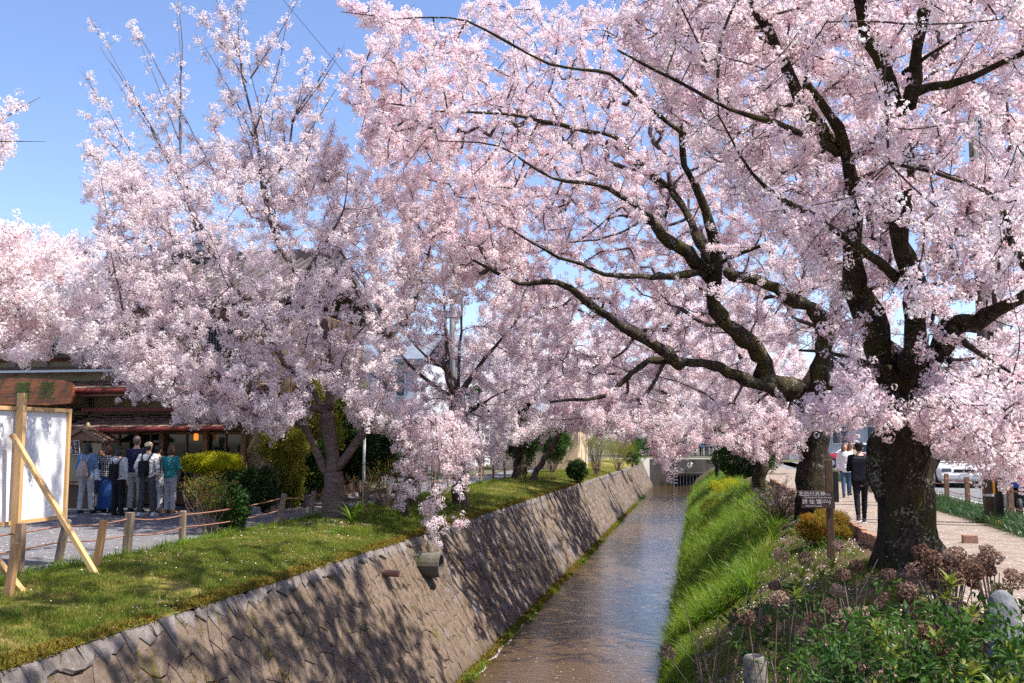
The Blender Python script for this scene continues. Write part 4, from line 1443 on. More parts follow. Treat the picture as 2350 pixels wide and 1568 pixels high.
    idx = np.repeat(np.arange(len(A0)), cnt)
    t = rs.random((len(idx), 1))
    pts = A0[idx] * (1 - t) + A1[idx] * t + rs.normal(0, off, (len(idx), 3))
    keep = rs.random(len(pts)) > skip
    if bare_top is not None:
        z0, z1 = bare_top
        keep &= rs.random(len(pts)) > np.clip((pts[:, 2] - z0) / (z1 - z0), 0, 1) * bare
    pts = pts[keep]
    if extra is not None: pts = pts[extra(pts)]
    sc = cs * rs.uniform(0.75, 1.2, len(pts))
    if bud_share:
        b = rs.random(len(pts)) < bud_share
        scatter('bud_clusters', pts[b], sc[b], 'bud', tree)
        pts, sc = pts[~b], sc[~b]
    scatter('blossom_crown', pts, sc, key, tree)
    return tree


def L_(pts, r0, r1, Y=None):
    """a limb from (px, py[, Y]) control points"""
    out = []
    y = Y
    for p in pts:
        if len(p) > 2: y = p[2]
        out.append(W(p[0], p[1], y))
    return (out, r0, r1)



def shoots(lines, n, jit=0.07, lo=0.12):
    out = []
    for _ in range(n):
        a, b, Y = lines[int(rng.integers(len(lines)))]
        t = lo + (1 - lo) * rng.random() ** 1.25
        t = 1 - t if False else t
        p = W(a[0] + (b[0] - a[0]) * t, a[1] + (b[1] - a[1]) * t, Y)
        s = jit * (1.6 - 1.2 * t)
        out.append((p.x + rng.normal(0, s), p.y + rng.normal(0, s * 1.5), p.z + rng.normal(0, s)))
    return np.array(out)


TOP = [((440, 470), (206, 36), 20.4), ((410, 320), (296, 48), 20.7), ((415, 330), (408, -12), 20.9), ((581, 315), (458, 93), 19.6), ((566, 190), (458, 33), 19.6), ((555, 150), (494, -6), 19.6), ((575, 180), (690, -15), 19.4),
       ((640, 540), (543, -15), 19.7), ((670, 279), (793, 99), 19.3), ((668, 300), (713, 105), 19.3), ((674, 354), (800, 160), 19.2), ((308, 364), (185, 155), 20.2), ((330, 420), (195, 260), 20.0), ((400, 400), (250, 160), 20.6),
       ((504, 420), (380, 200), 20.0), ((602, 426), (500, 180), 19.8), ((602, 430), (640, 130), 19.5), ((655, 372), (640, 220), 19.4), ((430, 430), (340, 210), 20.8), ((700, 480), (770, 280), 19.0), ((520, 400), (480, 240), 20.2),
       ((360, 520), (190, 330), 19.6), ((420, 560), (230, 420), 19.4), ((560, 420), (600, 200), 19.8), ((740, 420), (800, 330), 19.0), ((690, 420), (730, 230), 19.2)]

def clear_front(T, limb, width=42, share=0.8):
    """few twigs grow on the open side of a big limb"""
    P = np.array([proj(p) for p in T])
    keep = np.ones(len(T), bool)
    q = np.array([proj(p)[:2] + (p[1],) for p in catmull(limb[0], 0.15)])
    for i, (x, y, _) in enumerate(P):
        d = np.hypot(q[:, 0] - x, q[:, 1] - y)
        j = int(np.argmin(d))
        if d[j] < width and T[i][1] < q[j, 2] + 0.2 and rng.random() < share: keep[i] = False
    return T[keep]


# ---- tree A: the wide forked tree left of the canal
YA = 20.0
limbs = [
    L_([(765, 1196, YA), (767, 1150), (765, 1112), (765, 1085)], 0.225, 0.20),
    L_([(762, 1100, YA), (740, 1070), (718, 1015, 19.8), (697, 982), (657, 972, 19.5), (603, 961, 19.2), (540, 930, 18.9)], 0.105, 0.025),
    L_([(765, 1095, YA), (757, 1040), (751, 1000), (752, 943)], 0.155, 0.13),
    L_([(752, 943, YA), (700, 930, 19.8), (643, 921, 19.6), (571, 882, 19.3), (508, 859, 19.1), (445, 829, 18.9), (363, 800, 18.6), (290, 767, 18.4), (215, 735, 18.2)], 0.095, 0.018),
    L_([(751, 950, YA), (715, 900, 20.2), (672, 846, 20.4), (639, 817, 20.5), (600, 740, 20.6), (544, 668, 20.7), (504, 602, 20.7), (461, 552, 20.7), (430, 470), (400, 400), (345, 290), (300, 210), (235, 110)], 0.095, 0.005),
    L_([(768, 1080, YA), (800, 1045, 20.1), (837, 993, 20.2), (870, 918, 20.4), (884, 846, 20.5), (891, 799, 20.5), (883, 737, 20.5), (842, 665), (800, 600), (760, 520)], 0.115, 0.018),
    L_([(885, 810, 20.5), (905, 750, 20.7), (943, 706, 21), (960, 650, 21.2), (985, 560, 21.3)], 0.09, 0.02),
    L_([(752, 943, YA), (752, 860, 19.9), (742, 740, 19.8), (692, 640, 19.8), (640, 540, 19.7), (602, 430, 19.7), (581, 315), (562, 180), (548, 60), (541, -15)], 0.10, 0.005),
    L_([(504, 602, 20.7), (470, 540), (430, 430, 20.9), (416, 330), (410, 255), (410, 180), (416, 100), (408, -10)], 0.05, 0.006),
    L_([(640, 540, 19.7), (612, 470, 19.5), (602, 426, 19.4), (655, 372, 19.3), (670, 279, 19.3), (720, 200), (780, 110)], 0.045, 0.006),
    L_([(581, 315, 19.7), (600, 260), (640, 150), (665, 10)], 0.02, 0.005),
    L_([(410, 255, 20.9), (350, 130), (300, 60)], 0.02, 0.005),
    L_([(692, 640, 19.8), (740, 560, 19), (790, 480, 18.5), (800, 400, 18.2)], 0.05, 0.01),
    L_([(290, 767, 18.4), (275, 660, 18.3), (255, 570, 18.3), (240, 450, 18.3), (222, 365)], 0.032, 0.005),
    L_([(445, 829, 18.9), (450, 760), (500, 690, 18.5), (560, 640, 18.2)], 0.04, 0.01),
]
A_dense = [(0, 620), (60, 570), (150, 560), (235, 500), (330, 500), (380, 440), (470, 400), (560, 360), (700, 330), (800, 360), (850, 420), (960, 540), (960, 660), (930, 780), (900, 880), (860, 930), (810, 940), (740, 880), (640, 870), (560, 900), (480, 905), (420, 920), (330, 905), (250, 850), (100, 790), (30, 790)]
A_top = [(215, 230), (240, 110), (300, 90), (400, 20), (480, 40), (540, 10), (640, 80), (650, 120), (770, 170), (780, 260), (800, 360), (500, 440), (400, 470), (250, 430), (190, 300)]
A_low = [(420, 900), (560, 900), (700, 900), (690, 960), (640, 970), (560, 990), (500, 970), (400, 960)]
A_right = [(790, 910), (930, 900), (1060, 980), (1060, 1040), (960, 1050), (900, 1000), (810, 970)]
limbs += [L_([(*a, Y), ((a[0] * .5 + b[0] * .5) + 4, a[1] * .5 + b[1] * .5), b], 0.018, 0.003) for a, b, Y in TOP]
tA = np.concatenate([region(A_dense, 1450, YA, 1.5, 17, 23.5), shoots(TOP, 620), region([(220, 380), (330, 340), (470, 330), (640, 340), (760, 330), (800, 400), (700, 470), (400, 480), (260, 460)], 260, 20.0, 1.0), region([(0, 600), (330, 520), (400, 700), (340, 830), (60, 800)], 230, 19.0, 0.7), region([(120, 760), (420, 800), (560, 880), (570, 960), (430, 955), (265, 925), (330, 880), (180, 830)], 190, 18.7, 0.5), region([(700, 320), (880, 380), (1060, 560), (1060, 720), (900, 720), (760, 520)], 260, 20.6, 1.2), region([(200, 330), (330, 380), (420, 440), (360, 540), (220, 520), (185, 420)], 170, 19.8, 0.9), region(A_low, 130, 19.2, 0.7), region(A_right, 120, 20.5, 1.2),
                     region([(270, 900), (330, 890), (420, 860), (400, 840), (300, 860)], 40, 18.6, 0.4), region([(600, 930), (690, 930), (640, 1000), (610, 1000)], 35, 19.0, 0.4)])
cherry('biggest left cherry tree with a forked trunk beside the path, tall leaders against the sky', limbs, tA, bark='bark_brown', key='blossom_light', seed=11, spacing=0.088, tip=0.0034, bare=0.62, bare_top=(5.3, 9.5), bf=0.22, up=0.2)

# ---- drooping bough over the wall (hangs from a tree on the near right, reaching across)
limbs = [
    L_([(1052, 1166, 26), (1055, 1080), (1048, 970), (1051, 905)], 0.19, 0.15),
    L_([(1050, 920, 26), (1020, 905), (962, 857, 25.8), (907, 800, 25.6), (860, 740, 25.4)], 0.07, 0.015),
    L_([(1048, 900, 26), (1046, 872), (1003, 831, 26.2), (953, 792, 26.4), (900, 700)], 0.06, 0.012),
    L_([(1046, 910, 26), (1030, 880), (1024, 766, 26.2), (1020, 690), (1015, 600)], 0.09, 0.015),
    L_([(1054, 905, 26), (1099, 838, 25.8), (1135, 797, 25.6), (1180, 750, 25.4), (1240, 660)], 0.08, 0.015),
    L_([(1052, 900, 26), (1054, 802, 26), (1058, 766), (1062, 660), (1070, 580)], 0.05, 0.012),
    L_([(1052, 960, 26), (1090, 940, 25.5), (1150, 900, 25), (1210, 880, 24.6)], 0.05, 0.01),
]
tB = np.concatenate([region([(850, 760), (900, 620), (1000, 540), (1150, 530), (1280, 640), (1320, 780), (1260, 900), (1180, 950), (1050, 960), (930, 960), (870, 900)], 430, 26, 1.6),
                     region([(930, 950), (1170, 940), (1160, 1060), (1060, 1110), (950, 1080)], 130, 24.8, 1.0)])
cherry('slender cherry tree with a vase of thin branches behind the biggest left cherry', limbs, tB, bark='bark', seed=12, spacing=0.095, cs=1.15, twiglets=3, skip=0.3, tip=0.0036, bf=0.3)
# the hanging sprays over the wall, from a bough of their own that droops from the forked tree
limbs = [L_([(930, 1172, 21.0), (928, 1120), (940, 1060, 20.5)], 0.06, 0.05),
         L_([(940, 1060, 20.5), (960, 985, 19.8), (1000, 960, 19.0), (1050, 970, 18.5)], 0.035, 0.012),
         L_([(940, 1060, 20.5), (925, 1000, 19.8), (930, 965, 19.2)], 0.03, 0.01)]
HANG = [((960, 985), (905, 1185), 19.2), ((985, 965), (950, 1140), 18.9), ((990, 965), (978, 1275), 18.4), ((1000, 960), (1002, 1285), 18.2), ((1010, 960), (1022, 1235), 18.3), ((1030, 965), (1058, 1215), 18.4), ((1045, 970), (1078, 1170), 18.5), ((1050, 970), (1100, 1090), 18.6),
        ((930, 970), (900, 1110), 19.4), ((940, 980), (930, 1080), 19.3), ((1000, 1000), (985, 1200), 18.7)]
limbs += [L_([(*a, Y), ((a[0] + b[0]) / 2 + 6, (a[1] + b[1]) / 2 - 14, Y - 0.15), (*b, Y - 0.1)], 0.012, 0.002) for a, b, Y in HANG]
tH = np.concatenate([shoots([(a, b, Y - 0.12) for a, b, Y in HANG], 150, 0.075, 0.08), region([(900, 960), (1080, 940), (1120, 1040), (1020, 1090), (930, 1060)], 90, 19.4, 0.7)])
cherry('low weeping cherry whose blossom sprays hang over the stone wall', limbs, tH, bark='bark', seed=13, spacing=0.085, up=-0.4, bf=0.25, name='weeping_cherry', tl=(0.08, 0.2), twiglets=2)

# ---- tree C and a leaning stem farther along the left bank
limbs = [L_([(1196, 1108, 42), (1194, 1060), (1196, 1000), (1200, 940)], 0.27, 0.22),
         L_([(1200, 960, 42), (1160, 900), (1120, 840)], 0.12, 0.03), L_([(1200, 950, 42), (1250, 880), (1300, 800)], 0.13, 0.03), L_([(1200, 940, 42), (1205, 850), (1210, 760)], 0.12, 0.03)]
tC = region([(1050, 960), (1060, 800), (1120, 680), (1240, 630), (1360, 690), (1440, 830), (1400, 930), (1290, 1000), (1240, 1010), (1150, 1030)], 800, 42, 2.4)
cherry('straight trunked mossy cherry tree on the bank beside the beige house', limbs, tC, 'blossom_far', 'bark_old', seed=14, spacing=0.11, skip=0.1, tip=0.004)
limbs = [L_([(1222, 1103, 41), (1240, 1065), (1262, 1035), (1285, 990), (1302, 962)], 0.14, 0.10),
         L_([(1302, 962, 41), (1340, 910, 40), (1390, 860, 39)], 0.09, 0.03), L_([(1262, 1035, 41), (1230, 1010, 40), (1190, 1000, 39)], 0.05, 0.015)]
tC2 = region([(1260, 980), (1260, 900), (1340, 830), (1450, 830), (1480, 900), (1400, 960), (1330, 1000)], 300, 40, 1.5)
cherry('leaning young cherry stem tilted towards the canal past the mossy trunk', limbs, tC2, 'blossom_far', 'bark', seed=15, spacing=0.11, tip=0.004)

# ---- tree E: the big old tree in the middle of the right bank, reaching over the canal
YE = 24.0
limbs = [
    L_([(1866, 1176, YE), (1868, 1100), (1872, 1030), (1868, 960), (1846, 903)], 0.35, 0.33),
    L_([(1846, 905, YE), (1800, 897, 23.6), (1774, 892, 23.2), (1707, 865, 22.6), (1639, 852, 22), (1572, 838, 21.4), (1491, 822, 20.8), (1437, 849, 20.3), (1413, 865, 20), (1350, 905, 19.5), (1265, 928, 19)], 0.185, 0.02),
    L_([(1846, 903, YE), (1793, 860, 23.6), (1747, 810, 23.2), (1700, 770, 22.8), (1672, 746, 22.5), (1628, 678, 22), (1634, 620, 21.6), (1636, 534, 21.2), (1614, 451, 20.8), (1585, 390, 20.4), (1574, 311, 20), (1590, 230)], 0.293, 0.03),
    L_([(1634, 640, 22), (1600, 624, 21.4), (1546, 562, 20.7), (1495, 491, 20.2)], 0.171, 0.11),
    L_([(1634, 610, 21.8), (1600, 530, 22.4), (1582, 484, 22.8), (1539, 433, 23.2)], 0.146, 0.06),
    L_([(1860, 940, YE), (1895, 800, 23), (1870, 731, 22.5), (1797, 685, 22), (1720, 645, 21.5), (1672, 624, 21)], 0.244, 0.10),
    L_([(1620, 620, 21.4), (1680, 590, 20.6), (1762, 559, 19.8), (1830, 530, 19.2), (1887, 512, 18.6)], 0.067, 0.012),
    L_([(1600, 624, 21.4), (1567, 624, 20.8), (1492, 620, 20.2), (1384, 616, 19.6), (1341, 598, 19.3), (1280, 588, 19), (1180, 540, 18.6)], 0.091, 0.02),
    L_([(1560, 836, 21.3), (1490, 790, 20.5), (1427, 742, 20), (1377, 703, 19.6), (1330, 674, 19.4), (1265, 656, 19.2), (1180, 640, 19), (1080, 610, 18.6)], 0.146, 0.02),
    L_([(1846, 903, YE), (1880, 830, 24.4), (1960, 640, 24.6), (1990, 500, 24.6), (1960, 350, 24)], 0.244, 0.04),
    L_([(1574, 311, 20), (1500, 240, 19), (1400, 190, 18), (1250, 150, 17.2), (1080, 60, 16.6), (960, 30, 16.2), (800, 5, 16)], 0.055, 0.006),
    L_([(1539, 433, 23.2), (1440, 350, 21.5), (1320, 300, 20.4), (1180, 260, 19.6), (1050, 245, 19), (880, 240, 18.6), (800, 250, 18.4)], 0.073, 0.008),
    L_([(1495, 500, 20.2), (1400, 430, 19.4), (1260, 400, 18.8), (1130, 330, 18.4), (1000, 320, 18.1)], 0.061, 0.01),
    L_([(1846, 900, YE), (1900, 880, 23), (1980, 870, 22), (2060, 860, 21)], 0.122, 0.03),
]
E_poly = [(1010, 60), (1100, 0), (1500, -20), (2000, -20), (2120, 300), (2060, 700), (1950, 960), (1840, 990), (1700, 950), (1560, 900), (1450, 880), (1330, 900), (1200, 870), (1150, 760), (1060, 640), (960, 480), (860, 400), (830, 300), (900, 200), (1040, 180)]
tE = np.concatenate([region(E_poly, 3000, 23.4, 2.6, 17.5, 30, side=0.10), region([(1000, 200), (1300, 150), (1800, 150), (1950, 500), (1850, 780), (1500, 780), (1200, 700)], 500, 27.5, 1.2), region([(1470, 960), (1620, 960), (1600, 1030), (1540, 1090), (1500, 1050)], 60, 21.0, 0.6), region([(1620, 1000), (1850, 1010), (1800, 1055), (1700, 1045)], 60, 22, 0.6), region([(1240, 900), (1480, 900), (1480, 1010), (1380, 1000), (1250, 960)], 130, 21, 1.0), region([(1580, 900), (1850, 960), (1850, 1010), (1700, 1020)], 110, 22.5, 1.0),
                     region([(770, 0), (860, 0), (1000, 60), (1100, 130), (1080, 200), (960, 110), (850, 60)], 90, 16.4, 0.5),
                     region([(800, 300), (1000, 280), (1180, 420), (1240, 640), (1080, 660), (900, 480)], 330, 20.5, 1.3), region([(790, 220), (840, 90), (960, 110), (1080, 200), (1000, 300), (850, 320)], 150, 18.6, 0.8)])
_p = np.array([proj(p) for p in tE])
tE = tE[~((_p[:, 0] > 1540) & (_p[:, 0] < 1900) & (_p[:, 1] > 790) & (_p[:, 1] < 925) & (tE[:, 1] < 24.5))]      # the fork of the trunk stands clear
for k in (1, 2, 3, 4, 5, 7, 8, 10): tE = clear_front(tE, limbs[k])
cherry('old mossy cherry tree behind the brown signpost, its limbs arching over the canal', limbs, tE, bark='bark_old', seed=16, key='pompom', spacing=0.118, kink=0.11, tip=0.0048, flare=1.25, rough=0.22, bf=0.22, up=0.05)

# ---- tree D: nearest tree on the right, thick trunk, crown over the camera's right
YD = 15.0
limbs = [
    L_([(2090, 1275, YD), (2082, 1200), (2075, 1100), (2078, 1030), (2080, 975), (2072, 900)], 0.50, 0.36),
    L_([(2072, 905, YD), (2020, 800, 14.6), (1975, 690, 14.2), (1955, 595, 13.8), (1950, 480, 13.4), (1930, 350, 13), (1900, 270, 12.6), (1850, 180, 12.2)], 0.24, 0.04),
    L_([(2074, 900, YD), (2130, 800, 14.4), (2180, 745, 14), (2280, 715, 13.4), (2380, 650, 12.8), (2480, 600, 12)], 0.20, 0.05),
    L_([(2072, 900, YD), (2068, 760, 14), (2062, 600, 13.2), (2078, 430, 12.4), (2088, 300, 11.8), (2085, 245, 11.5), (2074, 168, 11.2), (2026, 96, 10.9), (2000, 31, 10.6), (1960, -60, 10.2)], 0.20, 0.05),
    L_([(2087, 215, 11.4), (2125, 196, 11.2), (2160, 192, 11), (2213, 168, 10.7), (2290, 120, 10.4), (2380, 90, 10)], 0.07, 0.02),
    L_([(2074, 168, 11.2), (2130, 140, 10.6), (2200, 110, 10), (2280, 70, 9.6)], 0.03, 0.008),
    L_([(2060, 640, 13.4), (1980, 560, 12.2), (1880, 480, 11.4), (1780, 420, 10.8), (1700, 330, 10.4), (1640, 230, 10)], 0.08, 0.01),
    L_([(2380, 650, 12.8), (2330, 560, 11.6), (2280, 470, 10.8), (2200, 432, 10.2), (2120, 400, 9.8), (2030, 380, 9.5)], 0.07, 0.012),
    L_([(2078, 860, 14.8), (2000, 840, 13.8), (1900, 800, 13), (1820, 780, 12.4)], 0.07, 0.015),
    L_([(2180, 745, 14), (2230, 800, 12.8), (2290, 840, 11.8), (2350, 880, 11)], 0.06, 0.012),
    L_([(1930, 350, 13), (1820, 290, 12), (1700, 240, 11.2), (1560, 180, 10.6), (1420, 120, 10.2)], 0.06, 0.01),
]
D_poly = [(1500, -60), (2420, -60), (2420, 1000), (2280, 960), (2180, 930), (2120, 955), (2040, 930), (1950, 960), (1960, 900), (1930, 760), (1850, 600), (1700, 480), (1600, 330), (1480, 200), (1420, 60)]
# the crown goes on above the frame, over the canal: it casts the dappled shade on the wall and the grass
overhead = np.concatenate([ellipsoid(1150, (-0.6, 11.4, 8.2), (5.8, 5.6, 1.5)), ellipsoid(160, (2.5, 8.5, 7.2), (3.2, 3.0, 1.2))])
overhead = np.array([p for p in overhead if proj(p)[1] < -60])
limbs += [([W(1930, 350, 13), Vector((0.6, 12.2, 7.3)), Vector((-1.5, 11.2, 8.0)), Vector((-4.5, 10.4, 8.4))], 0.09, 0.015), ([W(2085, 245, 11.5), Vector((2.4, 9.6, 6.9)), Vector((1.8, 7.6, 7.4))], 0.08, 0.015)]
tD = np.concatenate([region(D_poly, 1400, 13.5, 1.2, 10.6, 16.0, tilt=0.10), region(D_poly, 130, 9.6, 0.7, 8, 11, tilt=0.1), overhead, region([(1850, 900), (2350, 880), (2360, 1000), (2250, 985), (2180, 960), (1990, 970), (1860, 985)], 170, 13.0, 0.8),
                     region([(2100, 930), (2360, 900), (2360, 1120), (2250, 1060), (2180, 1060), (2110, 1000)], 170, 13.2, 0.9)])
for k in (1, 2, 3, 4, 6, 7, 10): tD = clear_front(tD, limbs[k], 45, 0.75)
cherry('nearest right cherry tree with a very thick dark lichened trunk by the path', limbs, tD, bark='bark_old', seed=17, key='pompom', spacing=0.145, kink=0.10, flare=1.22, rough=0.26, bf=0.2, up=0.0, tip=0.0044)

# ---- tree F and more trees down the right bank
limbs = [L_([(1742, 1120, 38), (1745, 1060), (1735, 1010), (1722, 992)], 0.24, 0.20),
         L_([(1722, 992, 38), (1707, 990), (1639, 981, 37), (1599, 952, 36.5), (1545, 914, 36), (1518, 897), (1464, 879, 35), (1431, 860, 34.5), (1380, 850, 34)], 0.18, 0.04),
         L_([(1725, 990, 38), (1730, 900), (1700, 820), (1680, 760)], 0.15, 0.04), L_([(1725, 990, 38), (1790, 930), (1850, 880)], 0.12, 0.04)]
tF = np.concatenate([region([(1300, 900), (1360, 780), (1480, 680), (1640, 640), (1800, 720), (1860, 840), (1860, 960), (1780, 1010), (1650, 1000), (1560, 1010), (1450, 980), (1350, 960)], 950, 37, 2.4)])
cherry('mossy cherry tree by the lower bank with one long limb over the water', limbs, tF, 'blossom_far', 'bark_old', seed=18, spacing=0.10, tip=0.004)
more = [(2.6, 52, 'cherry tree on the right bank just short of the canal end', 0.0), (2.4, 70, 'farther cherry tree on the right bank near the weir wall', -0.4), (-8.8, 58, 'cherry tree by the left path beyond the round clipped bush', 0.0),
        (-9.0, 78, 'cherry tree by the left path near the weir wall', 0.0), (-6.5, 104, 'distant cherry tree left of the bridge beyond the canal', 0.0), (1.5, 108, 'distant cherry tree straight behind the bridge', 0.0),
        (8.0, 103, 'distant cherry tree right of the bridge beyond the canal', 0.0), (-2.5, 118, 'farthest cherry tree behind the people on the bridge', 0.0)]
for k, (x, y, lab, zb) in enumerate(more):
    h = 6.6 + 0.8 * math.sin(k * 2.1)
    b = Vector((x, y, zb))
    limbs = [([b, b + Vector((0.1, 0, 1.0)), b + Vector((0.0, 0.1, 2.0))], 0.24, 0.20)]
    for q in range(5):
        a = q * 1.26 + k
        d = Vector((math.cos(a), math.sin(a), 0))
        limbs.append(([b + Vector((0, 0, 1.9)), b + d * 1.2 + Vector((0, 0, 3.0)), b + d * 2.6 + Vector((0, 0, 4.0 + 0.6 * (q % 2)))], 0.12, 0.03))
    c = (x * 0.8 if abs(x) < 4 else x, y, zb + (4.0 if y < 95 else 3.2))
    t = ellipsoid(420 if y < 95 else 620, c, (4.6, 4.0, 3.0))
    t = t[t[:, 2] > zb + (1.4 if y < 95 else 0.5)]
    cherry(lab, limbs, t, 'blossom_far', 'bark', seed=30 + k, spacing=0.16, tip=0.006, cs=1.25, twiglets=2, tl=(0.2, 0.5), off=0.08, group='cherry trees farther down the canal')

# ---- tree G: a neighbour out of the frame on the left whose branches reach in
b = W(-330, 1250, 11.5); b.z = 0
def wl(pts, r0, r1): return L_(pts, r0, r1)
limbs = [([b, b + Vector((0.05, 0, 1.4)), b + Vector((0.15, 0.1, 2.6))], 0.22, 0.18),
         ([b + Vector((0.15, 0.1, 2.5))] + [W(*q) for q in ((-200, 760, 11.8), (-60, 690, 12.2), (60, 700, 12.6), (130, 760, 13))], 0.09, 0.008),
         ([b + Vector((0.15, 0.1, 2.6))] + [W(*q) for q in ((-220, 600, 11.8), (-90, 560, 12.2), (40, 560, 12.6), (120, 600, 13))], 0.09, 0.008),
         ([b + Vector((0.15, 0.1, 2.6))] + [W(*q) for q in ((-260, 450, 11.6), (-120, 330, 11.8), (0, 268, 12), (95, 216, 12.2))], 0.06, 0.004),
         ([W(-120, 330, 11.8), W(-20, 325, 12), W(105, 325, 12.2)], 0.02, 0.003),
         ([W(-160, 400, 11.8), W(-60, 420, 12), W(10, 380, 12.2)], 0.02, 0.003)]
tG = np.concatenate([region([(-160, 500), (60, 520), (170, 570), (235, 640), (210, 760), (130, 810), (40, 830), (-160, 800)], 360, 12.6, 0.6), region([(-160, 280), (30, 230), (20, 330), (0, 430), (-160, 420)], 40, 12, 0.25)])
cherry('cherry tree at the left edge with large white clusters in front of the restaurant', limbs, tG, bark='bark_brown', seed=41, key='blossom_pale', spacing=0.07, cs=1.1, bare=0.35, bare_top=(3.9, 4.6))

# ================================================================== SHRUBS AND OTHER PLANTS
def blob_points(n, c, r, shell=0.75, zmin=None):
    d = rng.normal(0, 1, (n, 3)); d /= np.linalg.norm(d, axis=1, keepdims=True)
    rr = shell + (1 - shell) * rng.random((n, 1))
    lump = 1 + 0.13 * np.sin(d[:, :1] * 5 + c[0]) * np.sin(d[:, 1:2] * 6 + c[1]) + 0.10 * np.sin(d[:, 2:3] * 7 + d[:, :1] * 4)
    p = np.array(c) + d * rr * lump * np.array(r)
    return p if zmin is None else p[p[:, 2] > zmin]


def stems(base, tops, r=0.012, m='stem', parent=None, n=3, wob=0.06):
    mb = MB()
    for t in tops:
        a, b = Vector(base) + Vector((random.gauss(0, .08), random.gauss(0, .08), -0.05)), Vector(t)
        pts = [a.lerp(b, k / n) + Vector((random.gauss(0, wob), random.gauss(0, wob), 0)) * math.sin(math.pi * k / n) for k in range(n + 1)]
        mb.tube(pts, [r * (1 - 0.6 * k / n) for k in range(n + 1)], 5, cap=False)
    return mb.build('stems', M[m], parent, smooth=True, kind='stuff')


def shrub(name, label, base, blobs, key, sc=(0.8, 1.3), cat='shrub', group=None, nst=14, stem_r=0.014, shell=0.6, stem_m='stem', twigs=False):
    t = thing(name, base, label, cat, group)
    pts, tops = [], []
    for (c, r, n) in blobs:
        p = blob_points(n, tuple(c), r, shell, base[2] + 0.03)
        pts.append(p)
        tops += [Vector(p[i]) for i in rng.integers(0, len(p), max(3, nst // len(blobs)))]
    pts = np.concatenate(pts)
    stems(base, tops, stem_r, stem_m, t)
    scatter('foliage', pts, rng.uniform(sc[0], sc[1], len(pts)), key, t)
    return t


def gp(px, py, z=0.0): return G(px, py, z)


# clipped lime hedge in front of the shop
b = gp(490, 1172)
shrub('clipped_shrub', 'lime yellow clipped shrub with a flat top beside the queue', b, [(b + Vector((-0.12, 0, 1.12)), (0.80, 0.6, 0.25), 3000)], 'leaf_lime', (0.7, 1.2), nst=16)
b = gp(570, 1176) + Vector((0, 1.2, 0))
shrub('maple_shrub', 'olive green maple shrub against the beige end wall', b, [(b + Vector((0.2, 0.3, 1.55)), (0.62, 0.6, 0.52), 1100), (b + Vector((0.45, 0.2, 0.95)), (0.4, 0.4, 0.5), 500)], 'leaf_olive', nst=12)
b = gp(545, 1180)
shrub('garden_shrub', 'dark green undergrowth bush under the lime shrub', b + Vector((0, 0.6, 0)), [(b + Vector((0.0, 0.6, 0.5)), (0.75, 0.4, 0.5), 700)], 'leaf_dark', nst=10)
b = W(483, 1240, 17.0); b.z = 0.03
shrub('nandina_bush', 'tall red tinged bush with bare lower stems behind the rope fence', b, [(b + Vector((0, 0, 0.68)), (0.46, 0.4, 0.40), 330), (b + Vector((-0.2, -0.05, 0.85)), (0.40, 0.3, 0.22), 90)], 'leaf_red', (0.6, 1.0), nst=34, stem_r=0.010, shell=0.3)
b = W(530, 1238, 17.2); b.z = 0.03
shrub('evergreen_bush', 'glossy dark green bush at the right side of the red tinged bush', b, [(b + Vector((0.02, 0, 0.42)), (0.27, 0.26, 0.42), 420)], 'leaf_dark', (0.6, 1.0), nst=10)
for (px, py, Y, rx, rz, zc, key, lab) in (
    (700, 1150, 24.5, 0.55, 0.8, 0.9, 'leaf_green', 'leafy green garden bush left of the forked cherry trunk'),
    (716, 1150, 25.2, 0.7, 1.3, 2.1, 'leaf_olive', 'tall yellow green bush against the side of the restaurant'),
    (640, 1150, 23.6, 0.5, 0.35, 0.35, 'leaf_olive', 'low olive plants beside the carved stone pillar'),
    (745, 1140, 27, 0.8, 1.5, 1.7, 'leaf_dark', 'tall dark evergreen bush straight behind the forked trunk'),
    (835, 1140, 27, 0.9, 0.8, 1.3, 'leaf_dark', 'dark evergreen bush right of the forked trunk'),
    (905, 1130, 31, 1.3, 0.9, 1.3, 'leaf_dark', 'dark garden bush behind the red leaved shrub'),
    (770, 1100, 34, 1.2, 1.6, 3.2, 'leaf_olive', 'yellow green tree top behind the biggest left cherry'),
    (1105, 1090, 46, 1.3, 0.7, 3.6, 'leaf_dark', 'cloud pruned pine behind the slender cherry'),
    (1195, 1090, 47, 1.0, 1.4, 1.9, 'leaf_dark', 'dark bush directly behind the mossy straight trunk'),
    (1270, 1080, 50, 0.9, 1.3, 1.8, 'leaf_green', 'green bush right of the leaning young stem')):
    b = W(px, py, Y); b.z = 0
    shrub('garden_bush', lab, b, [(b + Vector((0, 0.3, zc)), (rx, rx * 0.8, rz), int(420 + 500 * rx * rz))], key, (0.9, 1.6), nst=9, stem_r=0.025)
for (px, py, Y, zc, n) in ((880, 1150, 23.5, 0.75, 300), (945, 1140, 25, 0.9, 260)):
    b = W(px, py, Y); b.z = 0
    shrub('red_shrub', 'loose red leaved shrub with bare twigs ' + ('beside the white pole' if px < 900 else 'under the slender cherry'), b, [(b + Vector((0, 0, zc)), (0.8, 0.6, 0.55), n)], 'leaf_red', (0.5, 0.9), nst=40, stem_r=0.008, shell=0.3)
b = W(1324, 1083, 44); b.z = float(bank_l(np.float64(b.x), np.float64(44)))
shrub('round_shrub', 'round clipped glossy green bush on the grass near the wall edge', b, [(b + Vector((0, 0, 0.55)), (0.46, 0.46, 0.46), 900)], 'leaf_dark', (0.6, 0.9), nst=6)
